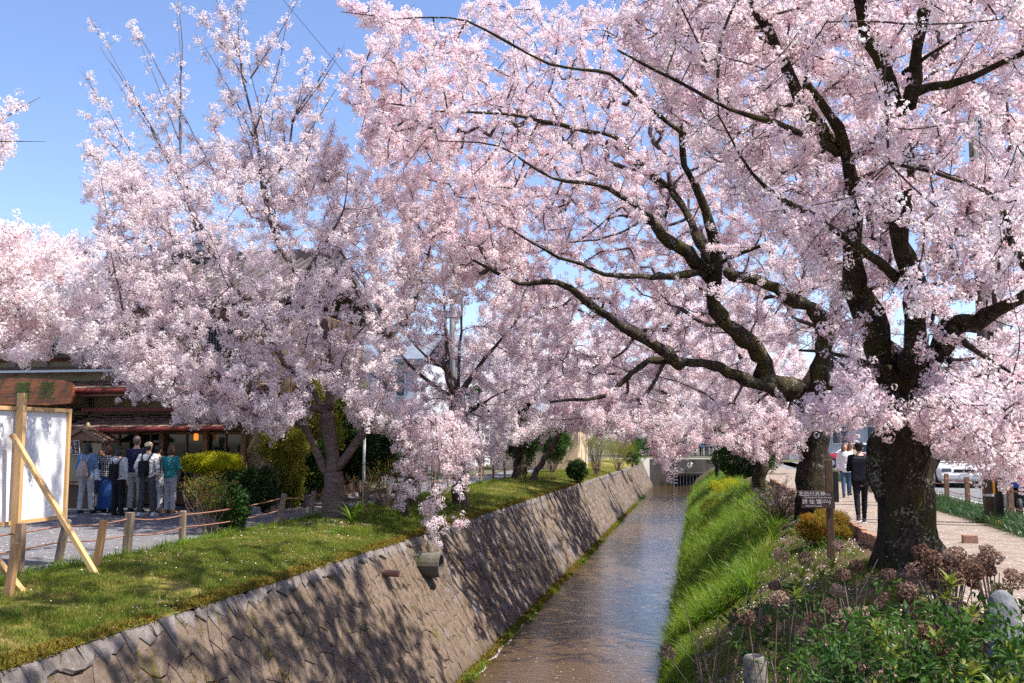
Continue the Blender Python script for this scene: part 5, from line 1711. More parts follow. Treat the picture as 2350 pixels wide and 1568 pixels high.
for (px, py, Y, rx, rz, zc, key, lab, nst, n) in (
    (1370, 1062, 52, 0.9, 0.7, 1.7, 'leaf_olive', 'thin twiggy shrub with new yellow green leaves above the round bush', 40, 170),
    (1420, 1060, 58, 1.1, 0.8, 1.3, 'leaf_olive', 'feathery olive bush left of the weir wall', 24, 420),
    (1452, 1052, 66, 0.9, 0.8, 0.8, 'leaf_green', 'rounded green bush at the end of the grassy bank', 12, 420)):
    b = W(px, py, Y); b.z = -0.05
    shrub('bank_shrub', lab, b, [(b + Vector((0, 0, zc)), (rx, rx, rz), n)], key, (0.8, 1.4), nst=nst, stem_r=0.016, shell=0.3)
b = W(1700, 1075, 52); b.z = -0.7
shrub('dark_shrub', 'big dark evergreen bush at the end of the right bank', b, [(b + Vector((0.2, 0, 1.6)), (1.6, 1.4, 1.4), 1300)], 'leaf_dark', (1.0, 1.7), nst=14, stem_r=0.03)
b = W(1662, 1100, 44); b.z = -0.9
shrub('yellow_shrub', 'bright yellow flowering shrub low on the right bank', b, [(b + Vector((0.1, 0, 0.6)), (0.75, 0.6, 0.35), 500)], 'leaf_lime', (0.8, 1.4), nst=14)
b = W(1640, 1120, 40); b.z = -1.3
shrub('sedge_shrub', 'yellow green sedge tuft beside the yellow shrub', b, [(b + Vector((0.0, 0, 0.4)), (0.5, 0.6, 0.3), 260)], 'leaf_olive', (0.8, 1.4), nst=14)
for px, lab in ((1545, 'low green hedge bush left of the people on the far bridge'), (1690, 'dark green bush right of the people on the far bridge'), (1470, 'green bush at the far left end beyond the weir wall')):
    b = W(px, 1040, 101); b.z = 0
    shrub('hedge_bush', lab, b, [(b + Vector((0, 0, 0.9)), (2.0, 1.0, 0.9), 500)], 'leaf_dark' if px > 1600 else 'leaf_green', (1.6, 2.6), nst=6, stem_r=0.03)
# bare twiggy shrub before the trunk of the old tree
b = W(1795, 1178, 24.8); b.z = -0.25
t = thing('bare_shrub', b, 'bare brown twiggy shrub sprinkled with petals left of the signpost', 'shrub')
tops, mb = [], MB()
for k in range(75):
    d = Vector((random.gauss(0, 0.75), random.gauss(0, 0.7), random.uniform(0.7, 1.5))).normalized()
    p0 = b + Vector((random.gauss(0, .05), random.gauss(0, .05), 0))
    p1 = p0 + d * random.uniform(0.35, 0.6); p2 = p1 + (d + Vector((random.gauss(0, .3), random.gauss(0, .3), 0))).normalized() * random.uniform(0.3, 0.6)
    mb.tube([p0, p1, p2], [0.014, 0.009, 0.004], 4, cap=False)
    for q in range(5):
        s = p1.lerp(p2, random.random()); e = s + Vector((random.gauss(0, .16), random.gauss(0, .16), random.gauss(0.12, .1)))
        mb.tube([s, e], [0.004, 0.002], 3, cap=False); tops.append(e)
mb.build('branches', M['stem'], t, kind='stuff')
tops = np.array([tuple(v) for v in tops])
scatter('caught_petals', tops[rng.random(len(tops)) < 0.35], rng.uniform(0.35, 0.6, 1), 'blossom', t)
scatter('dry_leaves', tops[rng.random(len(tops)) < 0.6], rng.uniform(0.3, 0.7, 1), 'dry_leaf', t)
# clipped orange azalea
b = W(1893, 1232, 19.0); b.z = -0.12
shrub('azalea', 'low clipped azalea with orange young leaves under the signpost', b, [(b + Vector((0, 0, 0.24)), (0.46, 0.42, 0.30), 2200)], 'leaf_orange', (0.7, 1.2), nst=20, shell=0.7)
# strap leaved clump at the forked trunk
b = W(808, 1218, 18.7); b.z = float(bank_l(np.float64(b.x), np.float64(18.7)))
t = thing('strap_leaf_clump', b, 'clump of long green strap leaves at the foot of the forked cherry', 'plant')
for k in range(26):
    a, l, bd = random.uniform(0, 6.28), random.uniform(0.35, 0.62), random.uniform(0.3, 0.9)
    o = Vector((math.cos(a), math.sin(a), 0)); kk = Vector((-o.y, o.x, 0))
    mb = MB(); vs = []
    for j in range(5):
        s = j / 4
        p = b + Vector((0, 0, l * (s - 0.4 * bd * s * s))) + o * l * bd * s * s + o * 0.03
        w = 0.022 * (1 - s ** 2) + 0.002
        vs += [p - kk * w, p + kk * w]
    mb.add(vs, [(2 * j, 2 * j + 1, 2 * j + 3, 2 * j + 2) for j in range(4)])
    mb.build('leaf', M['grass_bright'], t)

# ---------------- hydrangeas and rosette plants in the right foreground
def leaf_mesh(name, l, w, m, teeth=True, curl=0.15):
    mb = MB()
    n = 6
    vs = [(0, 0, 0)]
    for j in range(1, n):
        s = j / n
        ww = w / 2 * math.sin(math.pi * s ** 0.75) * (1 + (0.08 if teeth and j % 2 else 0))
        z = -curl * l * s * s
        vs += [(l * s, -ww, z + ww * 0.35), (l * s, 0, z), (l * s, ww, z + ww * 0.35)]
    vs.append((l, 0, -curl * l))
    fs = [(0, 1, 2), (0, 2, 3)]
    for j in range(n - 2):
        a = 1 + 3 * j
        fs += [(a, a + 3, a + 4, a + 1), (a + 1, a + 4, a + 5, a + 2)]
    a = 1 + 3 * (n - 2)
    fs += [(a, len(vs) - 1, a + 1), (a + 1, len(vs) - 1, a + 2)]
    mb.add(vs, fs)
    return mb.mesh(name, m, True)


HL = [leaf_mesh('leaf', l, w, M['leaf_green'], True, c) for l, w, c in ((0.10, 0.062, 0.1), (0.085, 0.05, 0.25), (0.115, 0.07, 0.2))]
HD = [leaf_mesh('leaf', l, w, M['leaf_dark'], True, c) for l, w, c in ((0.10, 0.062, 0.1), (0.085, 0.05, 0.25))]
RL = [leaf_mesh('leaf', l, w, M['leaf_rhodo'], False, c) for l, w, c in ((0.13, 0.036, 0.25), (0.11, 0.03, 0.1), (0.14, 0.038, 0.4))]


def head_mesh(r, n=170):
    mb = MB()
    for i in range(n):
        d = Vector([random.gauss(0, 1) for _ in range(3)]).normalized()
        d.z = d.z * 0.75
        c = d * r * random.uniform(0.75, 1.05)
        nn = (d + Vector([random.gauss(0, 0.55) for _ in range(3)])).normalized()
        a = nn.orthogonal().normalized(); a = Matrix.Rotation(random.uniform(0, 6.28), 3, nn) @ a
        b_ = nn.cross(a)
        s = random.uniform(0.009, 0.017)
        mb.add([c - a * s, c - b_ * s * 0.8 + nn * s * 0.5, c + a * s, c + b_ * s * 0.8 + nn * s * 0.5], [(0, 1, 2, 3)])
    return mb.mesh('dried_flower_head', M['dried'])


HEADS = [head_mesh(r) for r in (0.062, 0.075, 0.055, 0.085)]


def orient(d, roll=0.0):
    return d.to_track_quat('X', 'Z').to_euler()


def rosette(parent, top, meshes, n, spread=0.9, scale=1.0):
    for k in range(n):
        a = k * 2.4 + random.uniform(-.3, .3)
        lvl = k / n
        el = spread * (0.15 + 0.85 * lvl)
        d = Vector((math.cos(a) * math.sin(el * 1.5), math.sin(a) * math.sin(el * 1.5), math.cos(el * 1.5)))
        o = put('leaf', random.choice(meshes), parent, loc=top + Vector((0, 0, -0.03 * lvl)) - Vector(parent.location), rot=orient(d))
        s = scale * random.uniform(0.8, 1.15)
        o.scale = (s, s, s)


n_leaf = 0
hyd = [  # px, py of the crown top, Y, spread, stems, heads, leaf pairs per stem, bare?
    (1640, 1350, 10.5, 0.55, 10, 5, 1, 'sparse leafy hydrangea leaning out over the grassy bank'),
    (1800, 1290, 10.2, 0.50, 15, 8, 2, 'twiggy hydrangea with dried heads below the brown signpost'),
    (1960, 1275, 10.0, 0.45, 14, 8, 2, 'hydrangea with bright green shoots before the thick trunk'),
    (1890, 1400, 8.6, 0.45, 15, 11, 1, 'hydrangea with pale brown dried heads in the middle of the planting'),
    (1760, 1440, 8.4, 0.5, 11, 9, 1, 'bare stemmed hydrangea with greyish dried heads above the stone stake'),
    (2180, 1320, 9.2, 0.50, 20, 26, 1, 'hydrangea crowded with dense brown dried heads right of the thick trunk'),
    (2290, 1320, 8.6, 0.40, 15, 15, 1, 'hydrangea with dried heads drooping over the granite stone'),
    (2080, 1430, 7.8, 0.45, 15, 8, 2, 'dark leaved hydrangea in front of the crowded dried heads'),
    (2240, 1480, 7.0, 0.42, 14, 2, 3, 'leafy green hydrangea in front of the granite stone'),
    (1990, 1520, 7.0, 0.45, 14, 2, 3, 'leafy green hydrangea at the bottom of the planting'),
    (2140, 1560, 6.5, 0.40, 12, 1, 3, 'low leafy hydrangea at the bottom edge of the photo'),
    (2330, 1570, 6.4, 0.35, 10, 1, 3, 'leafy hydrangea in the bottom right corner'),
]
hz = [(800, 270), (960, 300), (1165, 215), (1280, 340), (1195, 400), (1160, 500), (760, 470), (780, 555), (590, 680), (500, 670), (1000, 720), (1010, 820), (960, 780), (1120, 600), (1210, 670), (1250, 710), (1310, 640), (1600, 550), (1610, 500), (1730, 770), (1820, 850),
      (2170, 560), (2190, 490), (2200, 620), (2270, 400), (2290, 440), (1480, 400)]
hz += [(1640 + 560 * random.random(), 235 + 150 * random.random()) for _ in range(26)] + [(1690 + 380 * random.random(), 370 + 110 * random.random()) for _ in range(16)]
seen_heads = [((1600 + x / 2.611) * 0.94, (1250 + y / 2.611) * 0.94) for x, y in hz]
for hi, (px, py, Y, sp, ns, nh, npair, lab) in enumerate(hyd):
    top = W(px, py, Y)
    bz = float(bank_r(np.float64(top.x), np.float64(Y))) if top.x < 2.78 else 0.0
    base = Vector((top.x, Y + 0.05, bz))
    H = max(0.45, top.z - bz)
    t = thing('hydrangea', base, lab, 'hydrangea', 'hydrangeas planted along the right bank')
    mb = MB()
    tips = []
    for s in range(ns):
        a = random.uniform(0, 6.28); rr = sp * math.sqrt(random.random())
        e = base + Vector((rr * math.cos(a), rr * math.sin(a) * 0.7, H * random.uniform(0.70, 1.05) * (1 - 0.25 * (rr / sp) ** 2)))
        b0 = base + Vector((random.gauss(0, .07), random.gauss(0, .07), -0.05))
        m_ = b0.lerp(e, 0.55) + Vector((0, 0, 0.08)) + Vector((random.gauss(0, .04), random.gauss(0, .04), 0))
        mb.tube([b0, b0.lerp(m_, 0.5) + Vector((random.gauss(0, .02), random.gauss(0, .02), 0)), m_, e], [0.008, 0.007, 0.006, 0.004], 5, cap=False)
        for q in range(2):
            u = b0.lerp(m_, random.uniform(0.4, 1.0)); v = u + Vector((random.gauss(0, .14), random.gauss(0, .12), random.uniform(.05, .22)))
            mb.tube([u, v], [0.0045, 0.003], 4, cap=False)
            tips.append((v, u))
        tips.append((e, m_))
    mb.build('stems', M['stem'], t, kind='stuff')
    random.shuffle(tips)
    mine = [q for q in seen_heads if min(range(len(hyd)), key=lambda i: (hyd[i][0] - q[0]) ** 2 + (hyd[i][1] - q[1]) ** 2) == hi]
    hs = MB()
    for q in mine:
        e = W(q[0], q[1], Y + random.gauss(-0.05, 0.15))
        hs.tube([base + Vector((random.gauss(0, .08), random.gauss(0, .08), 0)), base.lerp(e, 0.6) + Vector((0, 0, 0.06)), e], [0.008, 0.006, 0.004], 5, cap=False)
        put('dried_flower_head', random.choice(HEADS), t, loc=e - base, rot=(random.gauss(0, .4), random.gauss(0, .4), random.uniform(0, 6.28)))
    if mine: hs.build('flower_stalks', M['stem'], t, kind='stuff')
    for k, (e, m_) in enumerate(tips):
        if k < min(nh, 2):
            put('dried_flower_head', random.choice(HEADS), t, loc=e + Vector((0, 0, 0.03)) - base, rot=(random.gauss(0, .4), random.gauss(0, .4), random.uniform(0, 6.28)))
            continue
        if npair < 3 and random.random() < (0.45 if npair == 2 else 0.6): continue
        ms = HD if hi in (7, 10) and random.random() < 0.6 else HL
        for lv in range(npair):
            c = e.lerp(m_, lv * 0.25)
            a0 = random.uniform(0, 3.14) + lv * 1.57
            for sgn in (0, math.pi):
                d = Vector((math.cos(a0 + sgn), math.sin(a0 + sgn), random.uniform(0.1, 0.9))).normalized()
                o = put('leaf', random.choice(ms), t, loc=c - base, rot=orient(d))
                s = random.uniform(0.6, 1.1) * (0.75 + 0.25 * lv)
                o.scale = (s, s, s)
                n_leaf += 1
# evergreen rosettes among them
for k, (px, py, Y, lab) in enumerate([
    (2180, 1340, 8.0, 'topmost upright rosette plant with yellow tips beside the granite stone'), (1840, 1320, 9.0, 'yellow green rosette plant just below the thick trunk'), (1910, 1300, 9.3, 'upright yellow green rosette plant close to the thick trunk'),
    (2050, 1510, 6.9, 'wide open rosette plant near the bottom edge'), (2150, 1470, 7.0, 'rosette plant with spread leaves between the leafy hydrangeas'), (2010, 1445, 7.4, 'dark rosette plant in the middle of the planting'),
    (2225, 1545, 6.5, 'low rosette plant at the bottom right'), (2320, 1500, 6.6, 'rosette plant at the right edge below the granite stone')]):
    top = W(px, py, Y)
    bz = float(bank_r(np.float64(top.x), np.float64(Y))) if top.x < 2.78 else 0.0
    base = Vector((top.x, Y, bz))
    t = thing('rosette_plant', base, lab, 'evergreen plant', 'rosette plants among the hydrangeas')
    stm = [(top, 16)] + [(top + Vector((random.gauss(0, .10), random.gauss(0, .1), -random.uniform(.05, .2))), 11) for _ in range(2)]
    stems(base, [s[0] for s in stm], 0.008, 'stem', t)
    for p_, n_ in stm: rosette(t, p_, RL, n_, 1.0, 0.95)
# leafy understorey of the planting
pts = np.concatenate([region([(1880, 1440), (2350, 1400), (2380, 1600), (1850, 1600)], 130, 7.2, 0.5), region([(1980, 1330), (2350, 1300), (2350, 1420), (1980, 1430)], 20, 8.8, 0.4), region([(1600, 1380), (1880, 1300), (1950, 1450), (1700, 1480)], 30, 9.6, 0.5)])
pts[:, 2] -= 0.12
scatter('undergrowth', pts, rng.uniform(0.6, 1.05, len(pts)), 'leaf_dark')
pts = region([(1850, 1420), (2350, 1390), (2380, 1600), (1800, 1600)], 110, 7.0, 0.5)
scatter('undergrowth', pts, rng.uniform(0.6, 1.05, len(pts)), 'leaf_green')


def boulder(name, c, r, m, label, cat='stone', seed=1, parent=None):
    rs = random.Random(seed)
    bm = bmesh.new()
    bmesh.ops.create_icosphere(bm, subdivisions=3, radius=1)
    ph = [rs.uniform(0, 6) for _ in range(6)]
    for v in bm.verts:
        q = v.co.copy()
        k = 1 + 0.14 * math.sin(q.x * 3 + ph[0]) * math.sin(q.y * 3 + ph[1]) + 0.10 * math.sin(q.z * 4 + ph[2]) + 0.05 * math.sin(q.x * 9 + q.z * 7 + ph[3])
        s = max(abs(q.x), abs(q.y), abs(q.z))
        q = q * k * (0.75 + 0.25 / s)
        v.co = (q.x * r[0], q.y * r[1], q.z * r[2])
    me = bpy.data.meshes.new(name); bm.to_mesh(me); bm.free()
    me.materials.append(m)
    me.polygons.foreach_set('use_smooth', [True] * len(me.polygons))
    o = put(name, me, parent, loc=c)
    return tag(o, label, cat)


c = W(2312, 1500, 8.3)
mb = MB(); mb.tube([(0, 0, -0.95), (0.01, 0, 0.1), (0.03, 0, 0.36), (0.06, 0, 0.47), (0.08, 0, 0.50)], [(.22, .13), (.20, .125), (.165, .11), (.11, .08), (.04, .04)], 14, jit=0.06, fx=(1, 0, 0))
gs_ = put('granite_stone', remesh(mb, 'granite_stone', M['granite'], 0.03, 1, 0.008, 0.3), loc=c, rot=(0, R(-8), R(20)), scale=(0.8, 0.8, 0.92))
tag(gs_, 'upright speckled granite stone among the hydrangeas at the right edge', 'stone')
p = W(1733, 1505, 8.9)
mb = MB(); mb.tube([(0, 0, -0.9), (0, 0, -0.02), (0.0, 0, 0.0)], [0.105, 0.10, 0.085], 14, jit=0.05)
tag(put('stone_stake', mb.mesh('stone_stake', M['concrete'], True), loc=p), 'short round stone stake at the bottom of the right bank', 'post')
# carved stones before the garden
p = gp(641, 1165)
t = thing('stone_pillar', p + Vector((0, 0.6, 0)), 'tall dark stone pillar with carved characters before the garden', 'stone pillar')
put('shaft', MB().bbox((0, 0, 0.62), (0.26, 0.22, 1.34), 0.015).mesh('shaft', M['concrete_dark']), t)
mb = MB()
for q in range(16): mb.box((random.uniform(-.05, .05), -0.111, 0.35 + q * 0.052), (random.uniform(.02, .09), 0.004, 0.012), Matrix.Rotation(random.gauss(0, .5), 3, 'Y'))
put('carving', mb.mesh('carving', M['black']), t)
p = gp(622, 1150) + Vector((-0.05, -0.2, 0))
t = thing('marker_stone', p, 'short square marker stone with carved characters left of the tall pillar', 'marker stone')
put('block', MB().bbox((0, 0, 0.2), (0.25, 0.2, 0.5), 0.02).mesh('block', M['granite']), t)
put('lettering', text_mesh('lettering', '石', 0.14, M['black'], 0.002), t, loc=(0, -0.103, 0.24), rot=(math.pi / 2, 0, 0))
for k, (px, py, r) in enumerate(((585, 1178, .16), (612, 1180, .2), (668, 1166, .22), (700, 1158, .26), (727, 1150, .2), (690, 1166, .14))):
    p = gp(px, py) + Vector((-0.35, 0, 0.06))
    boulder('edging_stone', p, (r, r * 0.7, r * 0.6), M['granite'], ['rough edging stone below the lime shrub', 'rough edging stone below the short marker stone', 'rough edging stone right of the carved pillar', 'biggest rough edging stone, under the leafy garden bush', 'rough edging stone closest to the forked trunk', 'smallest rough edging stone between the pillar and the bush'][k], 'edging stone', 20 + k)
mb = MB()
MBk = []
for k in range(60):
    MBk.append((-10.32, 17.5 + k * 0.4))
kb = thing('garden_kerb', (-10.3, 23, 0), 'low stone kerb between the garden and the left path', 'kerb')
for x, y in MBk[8:58]:
    MB().bbox((x, y, 0.03), (0.12, 0.38, 0.12), 0.012).build('kerb_stone', M['concrete'], kb)
pts = np.stack([rng.uniform(-13.5, -10.45, 260), rng.uniform(22.6, 40, 260), rng.uniform(0.05, 0.25, 260)], 1); pts = pts[(pts[:, 0] > -10.0 - 1.2) | (pts[:, 1] > 30)]
scatter('garden_ground_cover', pts, rng.uniform(0.6, 1.1, len(pts)), 'leaf_green')
# picket fence behind the lime shrub
pf = thing('picket_fence', W(600, 1150, 23.2), 'short weathered picket fence between the shop and the garden', 'fence')
pf.location.z = 0
for k in range(9):
    x = W(566 + k * 9, 1100, 23.2).x
    MB().box((x, 23.2 + 0.01 * (k % 2), 0.45), (0.06, 0.025, 0.9 + 0.05 * (k % 3))).build('picket', M['wood_old'], pf)
MB().box((W(602, 1100, 23.2).x, 23.24, 0.65), (0.9, 0.03, 0.06)).build('rail', M['wood_old'], pf)
# bin beside the trunk
p = gp(705, 1150) + Vector((0, 0.8, 0))
tag(put('bucket', MB().tube([(0, 0, 0), (0, 0, 0.3), (0, 0, 0.31)], [0.13, 0.16, 0.17], 14).mesh('bucket', M['tile_grey'], True), loc=W(710, 1140, 24.2).xy.to_3d()), 'blue grey plastic bucket beside the forked trunk', 'bucket')

# ================================================================== FENCES, POSTS, SIGNS
def fence_post(parent, p, h, r, m, lean=(0, 0), square=True):
    top = Vector(p) + Vector((lean[0], lean[1], h))
    mb = MB()
    if square: mb.beam(Vector(p) - Vector((0, 0, 0.15)), top, r * 1.7, r * 1.7)
    else: mb.tube([Vector(p) - Vector((0, 0, 0.15)), Vector(p).lerp(top, 0.5), top - (top - Vector(p)) * 0.03, top], [r, r * 0.98, r, r * 0.8], 10, jit=0.08)
    mb.build('fence_post', m, parent)
    return Vector(p), top


def rope_between(parent, a, b, sag, r, m):
    pts = [a.lerp(b, k / 8) - Vector((0, 0, sag * 4 * (k / 8) * (1 - k / 8))) for k in range(9)]
    MB().tube(pts, r, 6).build('rope', m, parent, smooth=True)


lf = thing('rope_fence', (-8.4, 20, 0), 'old wooden posts strung with rusty rope between the grass and the left path', 'fence')
posts = [(130, 1290, 1185, 26), (288, 1275, 1170, 9), (418, 1245, 1168, 0), (640, 1205, 1130, 12), (711, 1187, 1125, 10), (838, 1170, 1105, 3), (890, 1172, 1108, 2), (950, 1160, 1098, 0)]
pl = []
for px, py, pt, dx in posts:
    b = gp(px, py, 0.02)
    Y = b.y
    h = (py - pt) / F_PX * Y
    pl.append(fence_post(lf, b, h, 0.058, M['wood_old'], (dx / F_PX * Y, 0), square=px in (288,)))
for Yk in (27.6, 29.4, 31.4, 33.6, 36, 38.4, 41, 43.5, 46, 49, 52, 55, 58, 62):
    pl.append(fence_post(lf, Vector((-8.45 - random.uniform(0, .08), Yk, 0)), 0.72 * random.uniform(.9, 1.1), 0.055, M['wood_old'], (random.gauss(0, .03), 0), square=False))
prev = (Vector((-8.55, 7.0, 0)), Vector((-8.55, 7.0, 0.72)))
for q in pl:
    for fr in (0.86, 0.48):
        rope_between(lf, prev[0].lerp(prev[1], fr), q[0].lerp(q[1], fr), 0.03 + random.random() * 0.03, 0.011, M['rope'])
    prev = q
rf = thing('rope_fence', (6.4, 25, 0), 'square brown posts with red rope between the planting and the road', 'fence')
pl = []
for px, py, pt in ((2322, 1203, 1120), (2263, 1172, 1108), (2222, 1160, 1100), (2174, 1149, 1092)):
    b = gp(px, py, 0.0)
    pl.append(fence_post(rf, b, (py - pt) / F_PX * b.y, 0.062, M['wood_post'], (-0.02 * random.random(), 0)))
for Yk in (28.0, 30.2, 32.4, 34.6, 36.8, 39.2, 41.6, 44, 46.5, 49, 52):
    pl.append(fence_post(rf, Vector((6.35, Yk, 0)), 0.68, 0.06, M['wood_post']))
b0 = fence_post(rf, Vector((6.42, 16.2, 0)), 0.7, 0.062, M['wood_post'])
pl = [b0] + pl
for a, q in zip(pl[:-1], pl[1:]):
    for fr in (0.85, 0.42):
        rope_between(rf, a[0].lerp(a[1], fr), q[0].lerp(q[1], fr), 0.06, 0.012, M['rope_red'])
# inner posts by the path beyond the walker
nf = thing('low_fence', (5.4, 27, 0), 'low wooden posts with pale rope beside the dirt path ahead of the walker', 'fence')
pl = [fence_post(nf, gp(px, py), h, 0.06, M['wood_post']) for px, py, h in ((1998, 1130, 0.62), (1973, 1120, 0.75), (1962, 1100, 0.6))]
for a, q in zip(pl[:-1], pl[1:]):
    for fr in (0.8, 0.45): rope_between(nf, a[0].lerp(a[1], fr), q[0].lerp(q[1], fr), 0.05, 0.012, M['paint'])
# brick edging along the dirt path
pe = thing('path_edging', (2.8, 20, 0), 'reddish brick edging along the canal side of the dirt path', 'edging')
M['brick'] = mat('brick', (0.27, 0.14, 0.095), (0.38, 0.22, 0.16), 7, 0.9, 0.006, 40, 0.15)
brick = MB().bbox((0, 0, 0), (0.11, 0.38, 0.24), 0.012).mesh('brick', M['brick'])
for k in range(64):
    y = 16.2 + k * 0.4
    if abs(y - 15) < 0.6: continue
    put('brick', brick, pe, loc=(0.02 * math.sin(k), y - 20, 0.03 + 0.015 * math.sin(k * 2.3)), rot=(0, 0, random.gauss(0, .02)))
for k, (px, py) in enumerate(((2226, 1246),)):
    p = gp(px, py)
    put('brick', MB().bbox((0, 0, 0), (0.24, 0.12, 0.14), 0.012).mesh('brick', M['brick']), pe, loc=p + Vector((0, 0, 0.06)) - Vector((2.8, 20, 0)))
# exposed roots at the old tree
mb = MB()
for k in range(9):
    a = 2.2 + k * 0.33
    p0 = Vector((2.75, 24.3, -0.02))
    pts = []
    for s in range(5):
        r_ = 0.3 + s * 0.42
        x, y = p0.x + math.cos(a + 0.12 * math.sin(s + k)) * r_, p0.y - abs(math.sin(a)) * r_ * 0.4 - r_ * 0.75
        pts.append(Vector((x, y, (float(bank_r(np.float64(x), np.float64(y))) if x < 2.78 else 0) + 0.05 - 0.012 * s)))
    mb.tube(pts, [0.085, 0.065, 0.05, 0.035, 0.015], 7, jit=0.2)
tag(mb.build('tree_roots', M['bark_old'], None, smooth=True), 'tangle of exposed roots on the bank below the old tree', 'roots')

# signpost with place names
yS = 17.2
p = W(1906, 1225, yS); bz = float(bank_r(np.float64(p.x), np.float64(yS)))
sg = thing('signpost', (p.x, yS, bz), 'brown wooden signpost pointing left with white place names', 'signpost')
x = p.x
ztop = W(1903, 1062, yS).z
mb = MB(); mb.bbox((x, yS, (ztop + bz) / 2), (0.115, 0.115, ztop - bz + 0.1), 0.01)
mb.build('post', M['wood_dark'], sg)
a, c = W(1826, 1125, yS), W(1912, 1166, yS)
zc, hz = (a.z + c.z) / 2, (a.z - c.z)
mb = MB()
mb.poly_prism([(a.x, zc + hz / 2), (c.x, zc + hz / 2 + 0.005), (c.x + 0.02, zc - hz / 2), (a.x + 0.07, zc - hz / 2), (a.x + 0.09, zc)], 'y', yS - 0.105, yS - 0.07)
mb.build('arrow_board', M['sign_brown'], sg)
for txt, dx, dz, s in (('北白川天神', 0.245, 0.085, 0.085), ('(徒歩15分)', 0.455, 0.078, 0.034), ('Kitashirakawa Tenjin (Shrine)', 0.335, 0.030, 0.036), ('詩 仙 堂', 0.24, -0.042, 0.085), ('(', 0.385, -0.038, 0.085), ('2.2Km\n徒歩40分', 0.455, -0.030, 0.032), (')', 0.525, -0.038, 0.085), ('Sisen-dō (Temple)', 0.27, -0.108, 0.034)):
    o = put('lettering', text_mesh('lettering', txt, s, M['lettering'], 0.001), sg, loc=(a.x + dx - x, -0.107, zc + dz - bz), rot=(math.pi / 2, 0, 0))
pb = MB().box((x + 0.115, yS + 0.12, ztop - 0.40), (0.10, 0.03, 0.5)).build('side_board', M['black'], sg)

# white notice panel on the left with its posts, braces and stakes
PX_, PY0, PY1 = -8.78, 8.4, 12.72
pn = thing('notice_panel', (PX_, 12, 0), 'big white sheet stretched on a new timber frame at the left edge', 'panel')
z0p, z1p = 0.64, 2.12
MB().box((PX_, (PY0 + PY1) / 2, (z0p + z1p) / 2), (0.012, PY1 - PY0, z1p - z0p)).build('sheet', M['banner'], pn)
for z in (z0p, z1p): MB().box((PX_ + 0.012, (PY0 + PY1) / 2, z), (0.075, PY1 - PY0 + 0.06, 0.05)).build('frame', M['wood_new'], pn)
for y in (PY0, PY1): MB().box((PX_ + 0.012, y, (z0p + z1p) / 2), (0.073, 0.052, z1p - z0p - 0.052)).build('frame', M['wood_new'], pn)
yP = 11.60
MB().box((PX_ + 0.012, 11.22, (z0p + z1p) / 2), (0.068, 0.05, z1p - z0p - 0.052)).build('frame', M['wood_new'], pn)
MB().box((PX_ + 0.105, yP, 1.16), (0.10, 0.065, 2.32)).build('post', M['wood_new'], pn)
MB().box((PX_ + 0.105, 9.0, 1.16), (0.10, 0.065, 2.32)).build('post', M['wood_new'], pn)
foot = W(224, 1330, 11.34); foot.z = 0.02
MB().beam(W(28, 998, 11.42), foot, 0.05, 0.075, up=(0, 1, 0)).build('brace', M['wood_new'], pn)
MB().beam(W(-170, 1080, 9.2), Vector((W(52, 1367, 10.05).x, 10.05, 0.03)), 0.05, 0.075, up=(0, 1, 0)).build('brace', M['wood_new'], pn)
for k, (px, py, pxt, pyt) in enumerate(((217, 1312, 237, 1186), (16, 1372, 36, 1236))):
    b = gp(px, py, 0.03)
    d = (py - pyt) / F_PX * b.y
    tag(MB().beam(b - Vector((0, 0, 0.1)), b + Vector(((pxt - px) / F_PX * b.y, 0, d)), 0.075, 0.075).build('timber_stake', M['wood_stake']), 'new square timber stake ' + ('right of the brace on the grass' if k == 0 else 'at the left edge in front of the white panel'), 'stake')
b = gp(42, 1332, 0.0)
tag(MB().beam(b - Vector((0, 0, 0.1)), b + Vector((0.0, 0, (1332 - 1190) / F_PX * b.y)), 0.09, 0.09).build('timber_post', M['wood_post']), 'darker square post standing right behind the panel post', 'post')
# thin white pole beside the forked trunk
b = gp(834, 1168)
t = thing('sign_pole', b, 'thin white pole right of the forked trunk carrying a red sign up in the blossom', 'sign pole')
put('pole', MB().tube([(0, 0, 0), (0, 0, 2.65)], 0.035, 10).mesh('pole', M['white'], True), t)
put('sign_disc', MB().tube([(0, -0.04, 2.62), (0, -0.055, 2.62)], 0.22, 24).mesh('sign_disc', M['red']), t)
b = W(1003, 1180, 19.0); b.z = float(bank_l(np.float64(b.x), np.float64(19)))
t = thing('garden_lamp', b, 'thin black stake lamp with a cone cap under the hanging blossoms', 'lamp')
put('stake', MB().tube([(0, 0, 0), (0, 0, 0.62)], 0.012, 8).mesh('stake', M['black']), t)
put('cap', MB().tube([(0, 0, 0.60), (0, 0, 0.68)], [0.10, 0.012], 14).mesh('cap', M['black']), t)

# utility poles, bus stop signs
def pole(px, py, Y, h, r, m, label, lean=0.0):
    b = W(px, py, Y); b.z = 0
    t = thing('utility_pole', b, label, 'utility pole')
    put('pole', MB().tube([(0, 0, -0.1), (0, 0, h)], [r, r * 0.75], 16).mesh('pole', m, True), t)
    return t


